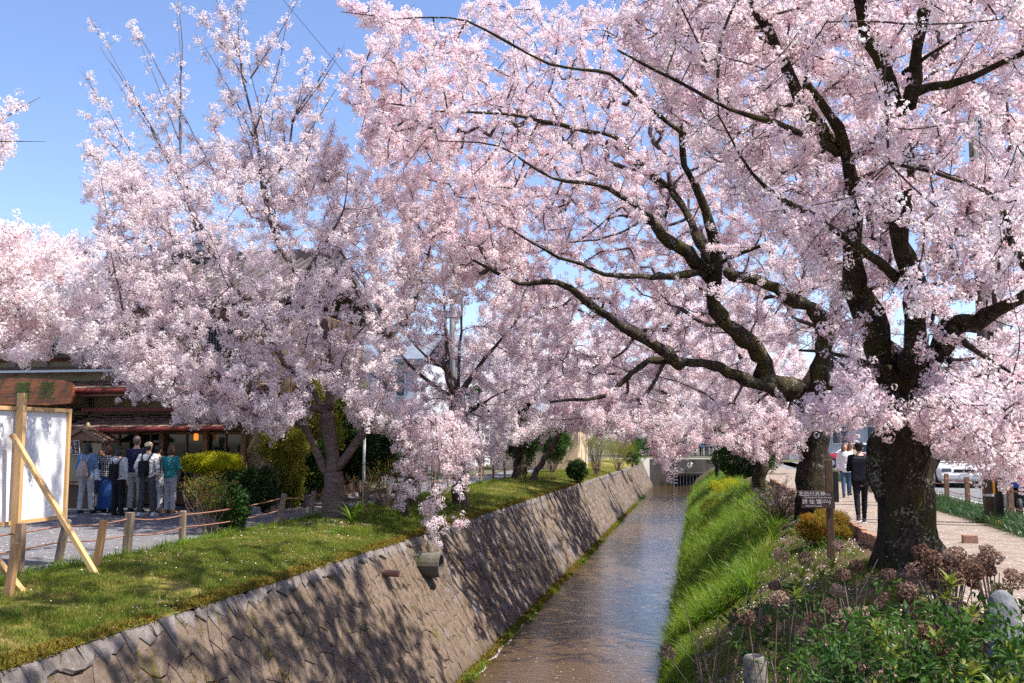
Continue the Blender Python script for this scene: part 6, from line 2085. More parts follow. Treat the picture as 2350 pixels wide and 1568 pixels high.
t = pole(2272, 1150, 22.2, 9.0, 0.12, M['pole_dark'], 'dark brown utility pole behind the rope fence')
put('band', MB().tube([(0, 0, 0.55), (0, 0, 0.60)], 0.125, 16).mesh('band', M['steel']), t)
t = pole(2293, 1150, 21.5, 9.0, 0.085, M['black'], 'slim black pole next to the dark brown pole')
put('reflector', MB().box((-0.095, -0.03, 1.0), (0.03, 0.05, 0.75)).mesh('reflector', M['yellow']), t)
put('base_band', MB().tube([(0, 0, 0), (0, 0, 0.12)], 0.095, 16).mesh('base_band', M['yellow']), t)
put('plate', MB().box((0.0, -0.1, 2.15), (0.12, 0.01, 0.45)).mesh('plate', M['white']), t)
pole(2312, 1130, 27, 9.5, 0.17, M['pole'], 'thick grey concrete utility pole behind the two dark poles')
t = pole(1036, 1130, 47, 13.1, 0.17, M['pole'], 'grey concrete utility pole among the houses behind the slender cherry')
pole(1140, 1100, 60, 8, 0.14, M['pole'], 'far grey utility pole beside the pale apartment house')
# overhead wire
a, c = W(650, 0, 60), W(1036, 461, 47)
d = (c - a)
tag(MB().tube([a - d * 2.0, a, c], 0.017, 5).build('overhead_wire', M['black'], kind='thing'), 'thin overhead wire crossing the blue sky between the trees', 'wire')
bY = 24.0
b = W(2335, 1130, bY); b.z = 0
t = thing('bus_stop_sign', b, 'bus stop sign with a blue arrow plate and a white timetable', 'bus stop sign')
put('pole', MB().tube([(-0.22, 0.05, 0), (-0.22, 0.05, 2.9)], 0.03, 10).mesh('pole', M['steel']), t)
zz = lambda py: W(2335, py, bY).z
put('arrow_plate', MB().box((0.1, 0, zz(938)), (0.42, 0.03, 0.55)).mesh('arrow_plate', M['white']), t)
put('blue_panel', MB().box((0.08, -0.018, zz(942)), (0.27, 0.008, 0.27)).mesh('blue_panel', M['sign_blue']), t)
put('arrow', MB().box((0.05, -0.025, zz(942)), (0.18, 0.006, 0.03)).beam((0.16, -0.0255, zz(942)), (0.09, -0.0255, zz(942) + 0.07), 0.03, 0.006).beam((0.16, -0.0265, zz(942)), (0.09, -0.0265, zz(942) - 0.07), 0.03, 0.006).mesh('arrow', M['white']), t)
put('wheelchair_mark', MB().tube([(0.08 + 0.07 * math.cos(q), -0.02, zz(917) + 0.07 * math.sin(q)) for q in np.linspace(0.8, 5.6, 12)], 0.012, 5).mesh('wheelchair_mark', M['sign_blue']), t)
tb = put('timetable', MB().box((0.08, 0, zz(985)), (0.40, 0.03, 0.62)).mesh('timetable', M['white']), t)
mb = MB(); mb2 = MB()
for r_ in range(9):
    for q in range(5):
        (mb if r_ < 6 else mb2).box((-0.06 + q * 0.065 + 0.005 * random.random(), -0.017, zz(985) + 0.25 - r_ * 0.055), (0.045, 0.004, 0.022))
mb2.box((-0.05, -0.0175, zz(985) - 0.12), (0.07, 0.005, 0.07))
put('red_print', mb.mesh('red_print', mat('pink_print', (0.7, 0.35, 0.33))), tb); put('blue_print', mb2.mesh('blue_print', mat('blue_print', (0.25, 0.4, 0.7))), tb)

# ================================================================== PEOPLE
def person(p, rz, H, label, top=('plain', (0.5, 0.5, 0.5)), legs=('trousers', (0.3, 0.3, 0.3)), hair='hair_black', hairstyle='short', arms=('down', 'down'), bag=None, bag_c=(0.02, 0.02, 0.02),
           cap=None, shoes=(0.02, 0.02, 0.02), stance=0.10, walk=0.0, width=1.0, group=None, head_turn=0.0, hood=False, lo=False, sunglasses=False, vest=None, pose_lean=0.0, hem=0.80):
    """a figure facing its own +Y; all sizes for 1.70 m, scaled to H"""
    t = thing('person', p, label, 'person', group, rz)
    k = H / 1.70
    t.scale = (k, k, k)
    w = width
    lean = pose_lean
    hip = 0.92
    ank = {s: Vector((s * stance, walk * s * 0.22, 0.075 + (0.05 if walk and s < 0 else 0))) for s in (-1, 1)}
    knee = {s: Vector((s * (0.085 + (stance - 0.085) * 0.5), walk * s * 0.10 + 0.02, 0.49)) for s in (-1, 1)}
    hj = {s: Vector((s * 0.085 * w, 0, hip - 0.02)) for s in (-1, 1)}
    sh = {s: Vector((s * 0.175 * w, lean * 0.12, 1.375)) for s in (-1, 1)}
    el, wr = {}, {}
    for s, a in zip((-1, 1), arms):
        if a == 'down': el[s] = sh[s] + Vector((s * 0.055, -0.03, -0.27)); wr[s] = el[s] + Vector((s * 0.0, 0.07, -0.235))
        elif a == 'front': el[s] = sh[s] + Vector((s * 0.055, 0.02, -0.27)); wr[s] = el[s] + Vector((-s * 0.12, 0.21, 0.03))
        elif a == 'up': el[s] = sh[s] + Vector((s * 0.10, 0.14, -0.13)); wr[s] = el[s] + Vector((-s * 0.10, 0.08, 0.22))
        elif a == 'pocket': el[s] = sh[s] + Vector((s * 0.10, -0.06, -0.26)); wr[s] = el[s] + Vector((-s * 0.05, 0.13, -0.19))
    neck = Vector((0, lean * 0.12, 1.42))
    hc = Vector((0, 0.015 + lean * 0.16, 1.575))
    vox = 0.026 if lo else 0.017

    def torso(mb, g, z0, z1):
        prof = [(0.78, .150, .105), (0.88, .168, .118), (0.96, .160, .112), (1.06, .138, .10), (1.18, .150, .108), (1.29, .168, .11), (1.36, .165, .095), (1.41, .10, .075), (1.44, .062, .06)]
        pts, rr = [], []
        for z, a, b in prof:
            if z0 <= z <= z1:
                pts.append((0, lean * 0.12 * max(0, (z - 0.95) / 0.45), z)); rr.append((a * w + g, b + g))
        mb.tube(pts, rr, 16, fx=(1, 0, 0))

    def leg(mb, g, s, z_end=None, flare=0.0):
        a, b, c = hj[s], knee[s], ank[s]
        pts = [a + Vector((0, 0, 0.03)), a.lerp(b, 0.4), b, b.lerp(c, 0.4), c]
        rr = [.088 + g, .076 + g, .056 + g + flare * 0.3, .052 + g + flare * 0.7, .038 + g + flare]
        if z_end is not None: pts[-1] = c + Vector((0, 0, z_end))
        mb.tube(pts, rr, 12)

    def arm(mb, g, s, frac=1.0):
        a, b, c = sh[s], el[s], wr[s]
        e = b.lerp(c, max(0.05, (frac - 0.5) * 2))
        mb.tube([a + Vector((-s * 0.04, 0, 0.0)), a, a.lerp(b, 0.5), b, e], [.055 + g, .052 + g, .044 + g, .038 + g, .030 + g], 10)

    # body: one continuous surface, then fingers rooted in the palms
    mb = MB()
    torso(mb, 0, 0.7, 1.5)
    mb.tube([(0, lean * 0.12, 1.40), (0, hc.y, 1.50)], .052, 12)
    mb.ball(hc, (.073, .088, .108), 16, 12)
    mb.ball(hc + Vector((0, 0.03, -0.06)), (.055, .062, .055), 12, 8)
    Rh = Matrix.Rotation(head_turn, 3, 'Z')
    mb.ball(hc + Rh @ Vector((0, 0.09, -0.015)), (.013, .022, .026), 8, 6)
    for s in (-1, 1):
        mb.ball(hc + Rh @ Vector((s * 0.074, -0.005, -0.01)), (.014, .022, .032), 8, 6)
        leg(mb, -0.004, s); arm(mb, -0.006, s)
        mb.tube([ank[s], ank[s] + Vector((0, 0.04, -0.04)), ank[s] + Vector((0, 0.13, -0.055))], [.036, .038, .025], 8)
        d = (wr[s] - el[s]).normalized()
        mb.tube([wr[s] - d * 0.02, wr[s] + d * 0.04, wr[s] + d * 0.085], [(.024, .020), (.034, .018), (.032, .015)], 10)
    bm_ = remesh(mb, 'body', M['skin'], vox, 2)
    body = put('body', bm_, t)
    fm = MB()
    for s in (-1, 1):
        d = (wr[s] - el[s]).normalized()
        sd = d.cross(Vector((0, 1, 0.3))).normalized(); up = d.cross(sd)
        for q, (o_, l_) in enumerate(((-.024, .058), (-.008, .068), (.008, .064), (.023, .05))):
            a = wr[s] + d * 0.07 + sd * o_
            fm.tube([a, a + d * l_ * 0.55 + up * 0.006, a + d * l_ * 0.9 + up * 0.022], [.0085, .0078, .006], 6)
        a = wr[s] + d * 0.025 + sd * 0.026
        fm.tube([a, a + sd * 0.022 + d * 0.025 + up * .01, a + sd * 0.024 + d * 0.05 + up * .018], [.010, .009, .007], 6)
    bm = bmesh.new(); bm.from_mesh(bm_); bm.from_mesh(fm.mesh('f', M['skin'], True)); bm.to_mesh(bm_); bm.free()
    bm_.polygons.foreach_set('use_smooth', [True] * len(bm_.polygons))
    # face
    f = MB()
    for s in (-1, 1): f.ball(hc + Rh @ Vector((s * 0.028, 0.083, 0.005)), (.011, .006, .006), 8, 6)
    f.tube([hc + Rh @ Vector((-.022, 0.083, -.058)), hc + Rh @ Vector((0, 0.090, -.060)), hc + Rh @ Vector((.022, 0.083, -.058))], .005, 6)
    put('face', f.mesh('face', fabric('face', (0.05, 0.02, 0.018)), True), body)
    if sunglasses:
        put('sunglasses', MB().box(hc + Rh @ Vector((0, 0.092, 0.006)), (0.12, 0.012, 0.034)).mesh('sunglasses', M['black']), t)
    # legs
    fab = fabric('trousers_cloth', legs[1])
    if legs[0] in ('trousers', 'wide', 'slim'):
        g = {'trousers': .014, 'wide': .024, 'slim': .004}[legs[0]]
        mb = MB(); torso(mb, 0.008, 0.7, 0.97)
        for s in (-1, 1): leg(mb, g, s, 0.0 if legs[0] != 'slim' else 0.03, {'trousers': .016, 'wide': .04, 'slim': .004}[legs[0]])
        put('trousers', remesh(mb, 'trousers', fab, vox, 1, 0.0045, 0.16), t)
    else:
        zl = {'skirt': 0.50, 'long_skirt': 0.10}[legs[0]]
        mb = MB()
        n, seg = 8, 22
        pts, vs, fs = [], [], []
        for i in range(n):
            z = 0.97 + (zl - 0.97) * i / (n - 1)
            a = 0.145 + 0.10 * (i / (n - 1)) ** 0.8; b = 0.11 + 0.09 * (i / (n - 1)) ** 0.8
            for q in range(seg):
                th = 2 * math.pi * q / seg
                rip = 1 + 0.05 * (i / n) * math.sin(q * 4.0)
                vs.append((a * w * rip * math.cos(th), b * rip * math.sin(th), z))
        for i in range(n - 1):
            for q in range(seg): fs.append((i * seg + q, i * seg + (q + 1) % seg, (i + 1) * seg + (q + 1) % seg, (i + 1) * seg + q))
        fs.append(tuple(range(seg)))
        mb.add(vs, fs)
        put('skirt', mb.mesh('skirt', fab, True), t)
    # top
    kind, col = top
    tm = fabric('top_cloth', col)
    if kind == 'check':
        tm = check_mat('checked_cloth', (0.03, 0.032, 0.035), (0.25, 0.26, 0.25), 26)
    mb = MB()
    torso(mb, 0.020, hem, 1.42)
    for s in (-1, 1): arm(mb, 0.014, s, 0.97)
    put('top', remesh(mb, 'top', tm, vox, 1, 0.005, 0.18), t)
    if hood:
        put('hood', remesh(MB().tube([(-.11, .0, 1.41), (-.06, -.10, 1.36), (0, -.135, 1.31), (.06, -.10, 1.36), (.11, .0, 1.41)], [.03, .05, .055, .05, .03], 10), 'hood', tm, 0.02, 2), t)
    if vest:
        mb = MB(); torso(mb, 0.035, 0.80, 1.42)
        for s in (-1, 1): mb.tube([sh[s] + Vector((-s * .03, 0, .02)), sh[s] + Vector((s * .01, 0, 0)), sh[s] + Vector((s * .03, 0, -.1))], .075, 10)
        put('vest', remesh(mb, 'vest', vest, vox, 1, 0.005, 0.18), t)
    # shoes
    for s in (-1, 1):
        mb = MB()
        a = ank[s]
        mb.tube([a + Vector((0, -0.045, -0.02)), a + Vector((0, -0.02, -0.03)), a + Vector((0, 0.06, -0.035)), a + Vector((0, 0.14, -0.045)), a + Vector((0, 0.19, -0.052))], [(.028, .05), (.042, .045), (.044, .038), (.044, .026), (.026, .016)], 12, fx=(1, 0, 0))
        mb.tube([a + Vector((0, 0, -0.03)), a + Vector((0, 0, 0.06))], .046, 10)
        sm = put('shoe', remesh(mb, 'shoe', fabric('shoe_leather', shoes), 0.016, 1), t)
        if walk or shoes == (0.6, 0.6, 0.6): put('sole', MB().bbox(a + Vector((0, 0.06, -0.068)), (.09, .25, .022), 0.008).mesh('sole', M['white']), sm)
    # hair
    hm = M[hair]
    mb = MB()
    mb.ball(hc + Rh @ Vector((0, -0.016, 0.028)), (.084, .094, .098), 16, 12)
    if hairstyle == 'bob': mb.ball(hc + Rh @ Vector((0, -0.03, -0.03)), (.092, .080, .115), 16, 12)
    if hairstyle == 'long':
        mb.ball(hc + Rh @ Vector((0, -0.03, -0.03)), (.095, .078, .12), 16, 12)
        mb.tube([hc + Vector((0, -.05, -.04)), hc + Vector((0, -.075, -.15)), hc + Vector((0, -.08, -.25))], [(.088, .05), (.085, .04), (.05, .02)], 12, fx=(1, 0, 0))
        if sunglasses or head_turn or True:
            for s in (-1, 1): mb.tube([hc + Rh @ Vector((s * .07, 0.0, .03)), hc + Rh @ Vector((s * .088, 0.0, -.08)), hc + Rh @ Vector((s * .085, .01, -.19))], [.025, .028, .015], 8)
    if hairstyle == 'short': mb.ball(hc + Rh @ Vector((0, -0.045, -0.02)), (.070, .052, .065), 12, 8)
    hme = remesh(mb, 'hair', hm, 0.014, 2, 0.004, 0.08)
    # cut the face free
    bm = bmesh.new(); bm.from_mesh(hme)
    Ri = Rh.inverted()
    kill = []
    for v in bm.verts:
        q = Ri @ (v.co - hc)
        if q.y > 0.045 and q.z < 0.045 and abs(q.x) < 0.062: kill.append(v)
    bmesh.ops.delete(bm, geom=kill, context='VERTS')
    bm.to_mesh(hme); bm.free()
    put('hair', hme, t)
    if cap:
        cm = fabric('cap_cloth', cap)
        mb = MB()
        mb.ball(hc + Vector((0, -0.012, 0.045)), (.094, .104, .085), 16, 12)
        c_ = put('cap', remesh(mb, 'cap', cm, 0.014, 2), t)
        put('visor', MB().tube([hc + Vector((0, 0.05, 0.045)), hc + Vector((0, 0.17, 0.03))], [(.075, .010), (.05, .006)], 12, fx=(1, 0, 0)).mesh('visor', cm, True), c_)
    if bag:
        bgm = fabric('bag_cloth', bag_c, None, 20)
        y0 = -0.115
        mb = MB()
        if bag == 'big': mb.bbox((0, y0 - 0.09, 1.13), (0.30, 0.16, 0.47), 0.045)
        elif bag == 'sack': mb.tube([(0, y0 - .07, 1.24), (0, y0 - .08, 1.16), (0, y0 - .10, 1.02), (0, y0 - .10, 0.90), (0, y0 - .08, 0.85)], [(.06, .04), (.11, .07), (.145, .09), (.15, .095), (.12, .07)], 16, fx=(1, 0, 0))
        else: mb.bbox((0, y0 - 0.075, 1.08), (0.25, 0.13, 0.38), 0.05)
        bg_ = put('backpack', remesh(mb, 'backpack', bgm, 0.016, 3, 0.004, 0.16), t)
        if bag == 'big':
            put('flap', MB().bbox((0, y0 - 0.10, 1.31), (0.315, 0.165, 0.13), 0.03).mesh('flap', bgm), bg_)
        else:
            put('pocket', MB().bbox((0, y0 - 0.15 if bag != 'sack' else y0 - 0.185, 0.97), (0.18, 0.04, 0.16), 0.018).mesh('pocket', bgm), bg_)
        zb = 1.22 if bag != 'sack' else 1.2
        for s in (-1, 1):
            put('strap', MB().tube([(s * .06, y0 - .05, zb), (s * .10, -.10, 1.36), (s * .12, -.02, 1.43), (s * .13, .09, 1.36), (s * .14, .135, 1.2), (s * .16, .08, 1.05), (s * .13, -.10, 0.95)], [(.022, .008)] * 7, 8, fx=(1, 0, 0)).mesh('strap', bgm, True), bg_)
    return t


def check_mat(name, a, b, s):
    m = bpy.data.materials.new(name); m.use_nodes = True
    N, L = m.node_tree.nodes, m.node_tree.links
    p = N['Principled BSDF']; p.inputs['Roughness'].default_value = 0.9; p.inputs['Specular IOR Level'].default_value = 0.1
    tc = N.new('ShaderNodeTexCoord'); sp = N.new('ShaderNodeSeparateXYZ'); L.new(tc.outputs['Object'], sp.inputs[0])
    val = None
    for ax in ('X', 'Z'):
        mu = N.new('ShaderNodeMath'); mu.operation = 'MULTIPLY'; mu.inputs[1].default_value = s; L.new(sp.outputs[ax], mu.inputs[0])
        fr = N.new('ShaderNodeMath'); fr.operation = 'FRACT'; L.new(mu.outputs[0], fr.inputs[0])
        gt = N.new('ShaderNodeMath'); gt.operation = 'GREATER_THAN'; gt.inputs[1].default_value = 0.38; L.new(fr.outputs[0], gt.inputs[0])
        if val is None: val = gt
        else:
            m2 = N.new('ShaderNodeMath'); m2.operation = 'MULTIPLY'; L.new(val.outputs[0], m2.inputs[0]); L.new(gt.outputs[0], m2.inputs[1]); val = m2
    mx = N.new('ShaderNodeMix'); mx.data_type = 'RGBA'; mx.inputs[6].default_value, mx.inputs[7].default_value = (*a, 1), (*b, 1)
    L.new(val.outputs[0], mx.inputs[0]); L.new(mx.outputs[2], p.inputs['Base Color'])
    return m


QG = 'people queuing in front of the restaurant'


def at_foot(px, Y, z=0.0):
    q = W(px, 1190, Y); q.z = z
    return q


person(at_foot(195, 21.2), R(4), 1.66, 'person in a blue denim jacket and grey trousers with a beige drawstring backpack', ('plain', (0.115, 0.20, 0.33)), ('trousers', (0.33, 0.325, 0.32)), 'hair_black', 'long', ('down', 'front'), 'sack', (0.36, 0.29, 0.25), group=QG, stance=0.15)
person(at_foot(226, 22.0), R(-10), 1.45, 'short person in a white top and navy skirt half hidden behind the denim jacket', ('plain', (0.62, 0.60, 0.62)), ('skirt', (0.022, 0.022, 0.045)), 'hair_brown', 'bob', ('front', 'down'), group=QG, hem=0.78)
person(at_foot(243, 21.6), R(5), 1.58, 'person in a black quilted vest with white grid pattern and a long blue skirt', ('plain', (0.025, 0.025, 0.028)), ('long_skirt', (0.018, 0.055, 0.17)), 'hair_brown', 'bob', ('front', 'front'), group=QG, vest=check_mat('grid_quilt', (0.014, 0.014, 0.016), (0.50, 0.49, 0.47), 19))
person(at_foot(268, 20.7), R(-4), 1.56, 'person in a pale grey hoodie with a black backpack raising a hand', ('plain', (0.47, 0.47, 0.49)), ('trousers', (0.012, 0.012, 0.014)), 'hair_black', 'bob', ('up', 'down'), 'small', (0.012, 0.012, 0.014), group=QG, hood=True)
person(at_foot(308, 21.9), R(2), 1.80, 'tall person in a dark navy sweater and grey trousers with short hair', ('plain', (0.018, 0.017, 0.05)), ('trousers', (0.30, 0.285, 0.265)), 'hair_grey', 'short', ('front', 'front'), group=QG, stance=0.12)
person(at_foot(335, 20.9), R(3), 1.66, 'person in a beige cap and white jacket with a black backpack', ('plain', (0.66, 0.65, 0.62)), ('trousers', (0.055, 0.055, 0.06)), 'hair_black', 'short', ('pocket', 'pocket'), 'small', (0.014, 0.014, 0.018), cap=(0.50, 0.41, 0.28), group=QG, stance=0.17, shoes=(0.6, 0.6, 0.6))
person(at_foot(357, 21.9), R(6), 1.58, 'person in a dark checked shirt and pale trousers next to the teal shirt', ('check', (0.05, 0.05, 0.05)), ('trousers', (0.42, 0.41, 0.43)), 'hair_black', 'short', ('down', 'front'), group=QG, shoes=(0.30, 0.16, 0.08))
person(at_foot(388, 21.6), R(-6), 1.58, 'person in a teal shirt and light grey trousers with reddish brown hair', ('plain', (0.035, 0.20, 0.22)), ('trousers', (0.37, 0.36, 0.38)), 'hair_brown', 'bob', ('front', 'front'), group=QG, shoes=(0.30, 0.16, 0.08), stance=0.085)
person(at_foot(1977, 21.6), R(-8), 1.67, 'person all in black with a cap and large backpack walking away on the path', ('plain', (0.010, 0.010, 0.012)), ('slim', (0.010, 0.010, 0.012)), 'hair_black', 'short', ('front', 'down'), 'big', (0.022, 0.023, 0.030), cap=(0.012, 0.012, 0.014), walk=0.8, stance=0.06, shoes=(0.05, 0.05, 0.05))
person(at_foot(1944, 31), R(172), 1.62, 'smiling person with long brown hair in a white sweater walking towards us', ('plain', (0.74, 0.73, 0.75)), ('slim', (0.05, 0.09, 0.17)), 'hair_brown', 'long', ('down', 'down'), walk=0.6, stance=0.07, hem=0.78)
person(at_foot(1958, 32.5), R(185), 1.66, 'person wearing sunglasses just behind the white sweater', ('plain', (0.28, 0.20, 0.15)), ('slim', (0.03, 0.03, 0.035)), 'hair_brown', 'long', ('down', 'down'), stance=0.07, sunglasses=True)
person(at_foot(2022, 29), R(178), 1.68, 'person in a grey shirt right of the person in black', ('plain', (0.30, 0.30, 0.31)), ('trousers', (0.05, 0.055, 0.075)), 'hair_black', 'short', ('down', 'down'), stance=0.09)
person(at_foot(2038, 18.9), R(5), 1.60, 'person in a dark red coat half hidden behind the thick trunk', ('plain', (0.10, 0.012, 0.012)), ('trousers', (0.03, 0.03, 0.035)), 'hair_black', 'bob', ('front', 'front'), hem=0.78)
bg_ = 'people on the far bridge'
person(at_foot(1597, 98.8), R(175), 1.62, 'person in a salmon pink top on the far bridge', ('plain', (0.62, 0.22, 0.15)), ('trousers', (0.04, 0.04, 0.07)), 'hair_brown', 'bob', lo=True, group=bg_)
person(at_foot(1612, 99.5), R(160), 1.68, 'person in a blue jacket on the far bridge next to the salmon top', ('plain', (0.03, 0.06, 0.16)), ('trousers', (0.03, 0.03, 0.04)), 'hair_black', 'short', lo=True, group=bg_)
person(at_foot(1625, 98.9), R(190), 1.72, 'person all in dark clothes on the far bridge', ('plain', (0.02, 0.02, 0.03)), ('trousers', (0.02, 0.02, 0.04)), 'hair_black', 'short', lo=True, group=bg_)
person(at_foot(1637, 99.2), R(175), 1.60, 'person in beige trousers at the right end of the far bridge', ('plain', (0.03, 0.03, 0.035)), ('trousers', (0.40, 0.33, 0.25)), 'hair_black', 'short', lo=True, group=bg_)
q = W(1646, 1088, 60)
person(Vector((q.x + 0.0, 60, float(bank_r(np.float64(q.x), np.float64(60))))), R(120), 1.62, 'person in dark navy clothes stooping on the right bank near the weir wall', ('plain', (0.02, 0.02, 0.035)), ('trousers', (0.015, 0.015, 0.025)), 'hair_black', 'short', ('front', 'front'), lo=True, pose_lean=1.6)

# ================================================================== VEHICLES
def car(p, rz, label, paint_low, paint_up, taxi=False, L=4.55, wd=1.70, h=1.46):
    t = thing('taxi' if taxi else 'parked_car', p, label, 'taxi' if taxi else 'car', None, rz)
    lo, up = mat('car_paint', paint_low, None, rough=0.25, spec=0.5, coat=0.6), mat('car_roof_paint', paint_up, None, rough=0.25, spec=0.5, coat=0.6)
    # lower body: sections across the length (x), lofted
    xs = [-L / 2, -L / 2 + 0.06, -L / 2 + 0.35, -1.35, -0.6, 0.6, 1.15, L / 2 - 0.35, L / 2 - 0.08, L / 2]
    zt = [0.62, 0.80, 0.90, 0.93, 0.92, 0.90, 0.87, 0.76, 0.70, 0.55]
    zb = [0.36, 0.26, 0.22, 0.20, 0.20, 0.20, 0.20, 0.22, 0.26, 0.34]
    hw = [0.66, 0.76, 0.83, 0.85, 0.85, 0.85, 0.85, 0.82, 0.76, 0.66]
    mb = MB()
    vs, fs = [], []
    for x, a, b, w_ in zip(xs, zt, zb, hw):
        w_ *= wd / 1.70
        m_ = (a + b) / 2
        vs += [(x, -w_ * 0.94, b), (x, -w_, m_ - 0.05), (x, -w_, m_ + 0.1), (x, -w_ * 0.92, a), (x, w_ * 0.92, a), (x, w_, m_ + 0.1), (x, w_, m_ - 0.05), (x, w_ * 0.94, b)]
    n = 8
    for i in range(len(xs) - 1):
        for k in range(n): fs.append((i * n + k, i * n + (k + 1) % n, (i + 1) * n + (k + 1) % n, (i + 1) * n + k))
    fs += [tuple(range(n - 1, -1, -1)), tuple((len(xs) - 1) * n + k for k in range(n))]
    mb.add(vs, fs)
    put('body', mb.mesh('body', lo, True), t)
    b = bpy.data.objects[t.children[0].name] if t.children else None
    # cabin
    zc = 0.90
    cab = [(-1.75, zc), (-1.15, h), (0.42, h + 0.01), (1.18, zc - 0.02)]
    hwb, hwt = wd / 2 * 0.93, wd / 2 * 0.74
    mb = MB()
    vs = [(-1.75, -hwb, zc), (-1.12, -hwt, h), (0.40, -hwt, h), (1.20, -hwb, zc), (-1.75, hwb, zc), (-1.12, hwt, h), (0.40, hwt, h), (1.20, hwb, zc)]
    mb.add(vs, [(0, 1, 2, 3), (7, 6, 5, 4), (0, 4, 5, 1), (1, 5, 6, 2), (2, 6, 7, 3), (3, 7, 4, 0)])
    put('cabin', mb.mesh('cabin', up), t)
    mb = MB(); mb.bbox((-0.36, 0, h + 0.005), (1.50, hwt * 1.98, 0.05), 0.02)
    put('roof', mb.mesh('roof', up), t)

    def pane(q, nrm, nm='window'):
        d = Vector(nrm) * 0.008
        mb = MB(); mb.quad(*[Vector(v) + d for v in q])
        put(nm, mb.mesh(nm, M['glass']), t)

    def lerp2(u, v, s):   # u along the length 0..1, v up 0..1
        bot = Vector((-1.75 + 2.95 * u, s * hwb, zc)); tp_ = Vector((-1.12 + 1.52 * u, s * hwt, h))
        return bot.lerp(tp_, v)
    for s in (-1, 1):
        for a, c in ((0.06, 0.26), (0.29, 0.58), (0.61, 0.93)):
            pane([lerp2(a, .1, s), lerp2(c, .1, s), lerp2(c, .88, s), lerp2(a, .88, s)], (0, s, 0.25), 'side_window')
    pane([Vector((0.46, -hwt * .93, h - .03)), Vector((1.16, -hwb * .93, zc + .04)), Vector((1.16, hwb * .93, zc + .04)), Vector((0.46, hwt * .93, h - .03))], (0.6, 0, 0.7), 'windscreen')
    pane([Vector((-1.18, -hwt * .93, h - .03)), Vector((-1.70, -hwb * .93, zc + .06)), Vector((-1.70, hwb * .93, zc + .06)), Vector((-1.18, hwt * .93, h - .03))], (-0.6, 0, 0.7), 'rear_window')
    for x in (-1.35, 1.38):
        for s in (-1, 1):
            wq = put('wheel', MB().tube([(x, s * (wd / 2 - 0.19), 0.31), (x, s * (wd / 2 + 0.01), 0.31)], 0.31, 22).mesh('wheel', M['black'], False), t)
            put('rim', MB().tube([(x, s * (wd / 2 - 0.02), 0.31), (x, s * (wd / 2 + 0.02), 0.31)], [0.19, 0.17], 18).mesh('rim', M['steel']), wq)
    for s in (-1, 1):
        put('headlight', MB().bbox((L / 2 - 0.05, s * 0.58, 0.62), (0.10, 0.32, 0.14), 0.03).mesh('headlight', M['glass_light']), t)
        put('tail_light', MB().bbox((-L / 2 + 0.04, s * 0.58, 0.70), (0.10, 0.30, 0.15), 0.03).mesh('tail_light', M['red']), t)
        put('mirror', MB().bbox((0.85, s * (wd / 2 + 0.06), 0.98), (0.10, 0.16, 0.12), 0.03).mesh('mirror', lo), t)
        for x in (-0.55, 0.42):
            put('door_handle', MB().box((x - 0.25, s * (wd / 2 + 0.005), 0.77), (0.16, 0.03, 0.03)).mesh('door_handle', M['steel']), t)
    put('bumper', MB().bbox((L / 2 - 0.01, 0, 0.40), (0.16, wd * 0.88, 0.20), 0.05).mesh('bumper', lo if not taxi else M['steel']), t)
    put('bumper', MB().bbox((-L / 2 + 0.01, 0, 0.42), (0.16, wd * 0.88, 0.20), 0.05).mesh('bumper', lo if not taxi else M['steel']), t)
    put('grille', MB().box((L / 2 + 0.012, 0, 0.60), (0.03, 0.70, 0.12)).mesh('grille', M['black']), t)
    put('number_plate', MB().box((L / 2 + 0.075, 0, 0.42), (0.02, 0.33, 0.16)).mesh('number_plate', M['white']), t)
    if taxi:
        put('roof_sign', MB().bbox((-0.2, 0, h + 0.11), (0.16, 0.36, 0.13), 0.03).mesh('roof_sign', M['white']), t)
        for s in (-1, 1): put('door_emblem', MB().tube([(-0.05, s * (wd / 2 - 0.01), 0.66), (-0.05, s * (wd / 2 + 0.012), 0.66)], 0.11, 14).mesh('door_emblem', mat('emblem_green', (0.03, 0.40, 0.12))), t)
    return t


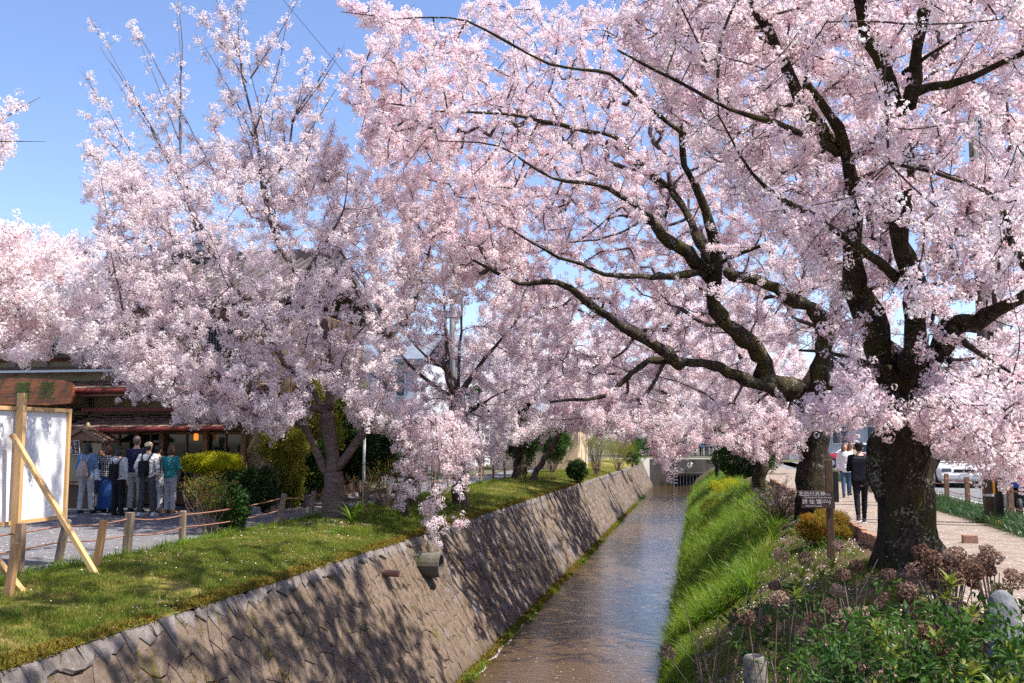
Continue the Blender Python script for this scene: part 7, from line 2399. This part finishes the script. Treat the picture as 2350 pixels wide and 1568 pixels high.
q = W(1960, 1060, 63); q.z = 0
car(q, R(180), 'dark red taxi with a white roof crossing the far end of the road', (0.30, 0.015, 0.025), (0.74, 0.73, 0.70), True)
q = W(2196, 1085, 40); q.z = 0
car(q, R(-97), 'white car driving towards us beside the thick trunk', (0.74, 0.74, 0.74), (0.74, 0.74, 0.74), wd=1.78)
q = W(2075, 1060, 50); q.z = 0
# motor scooter with a blue box at the right edge
b = W(2338, 1150, 23.2); b.z = 0
t = thing('motor_scooter', b, 'motor scooter with a blue delivery crate parked at the right edge', 'scooter', None, R(75))
for x in (-0.62, 0.62):
    wq = put('wheel', MB().tube([(x + 0.2 * math.cos(a), 0, 0.27 + 0.2 * math.sin(a)) for a in np.linspace(0, 2 * math.pi, 19)], 0.06, 8).mesh('wheel', M['black'], True), t)
    put('rim', MB().tube([(x, -0.03, 0.27), (x, 0.03, 0.27)], 0.14, 14).mesh('rim', M['steel']), wq)
put('body', MB().bbox((-0.25, 0, 0.55), (0.8, 0.26, 0.28), 0.06).beam((0.1, 0, 0.33), (-0.3, 0, 0.33), 0.2, 0.1).mesh('body', M['black']), t)
put('fairing', MB().beam((0.52, 0, 0.42), (0.40, 0, 0.98), 0.34, 0.08).mesh('fairing', M['black']), t)
put('fork', MB().tube([(0.62, 0, 0.27), (0.40, 0, 1.0)], 0.03, 8).mesh('fork', M['steel']), t)
put('handlebar', MB().tube([(0.36, -0.33, 1.03), (0.42, 0, 1.0), (0.36, 0.33, 1.03)], 0.018, 8).mesh('handlebar', M['black']), t)
put('headlight', MB().ball((0.50, 0, 0.95), 0.08, 10, 8).mesh('headlight', M['glass_light'], True), t)
put('seat', MB().bbox((-0.2, 0, 0.75), (0.6, 0.26, 0.12), 0.05).mesh('seat', M['black']), t)
tag(put('delivery_crate', MB().bbox((0, 0, 0.19), (0.42, 0.44, 0.36), 0.02).mesh('delivery_crate', M['blue']), loc=b + Matrix.Rotation(R(75), 3, 'Z') @ Vector((-0.52, 0, 0.70)), rot=(0, 0, R(75))), 'blue delivery crate on the back of the scooter', 'crate')
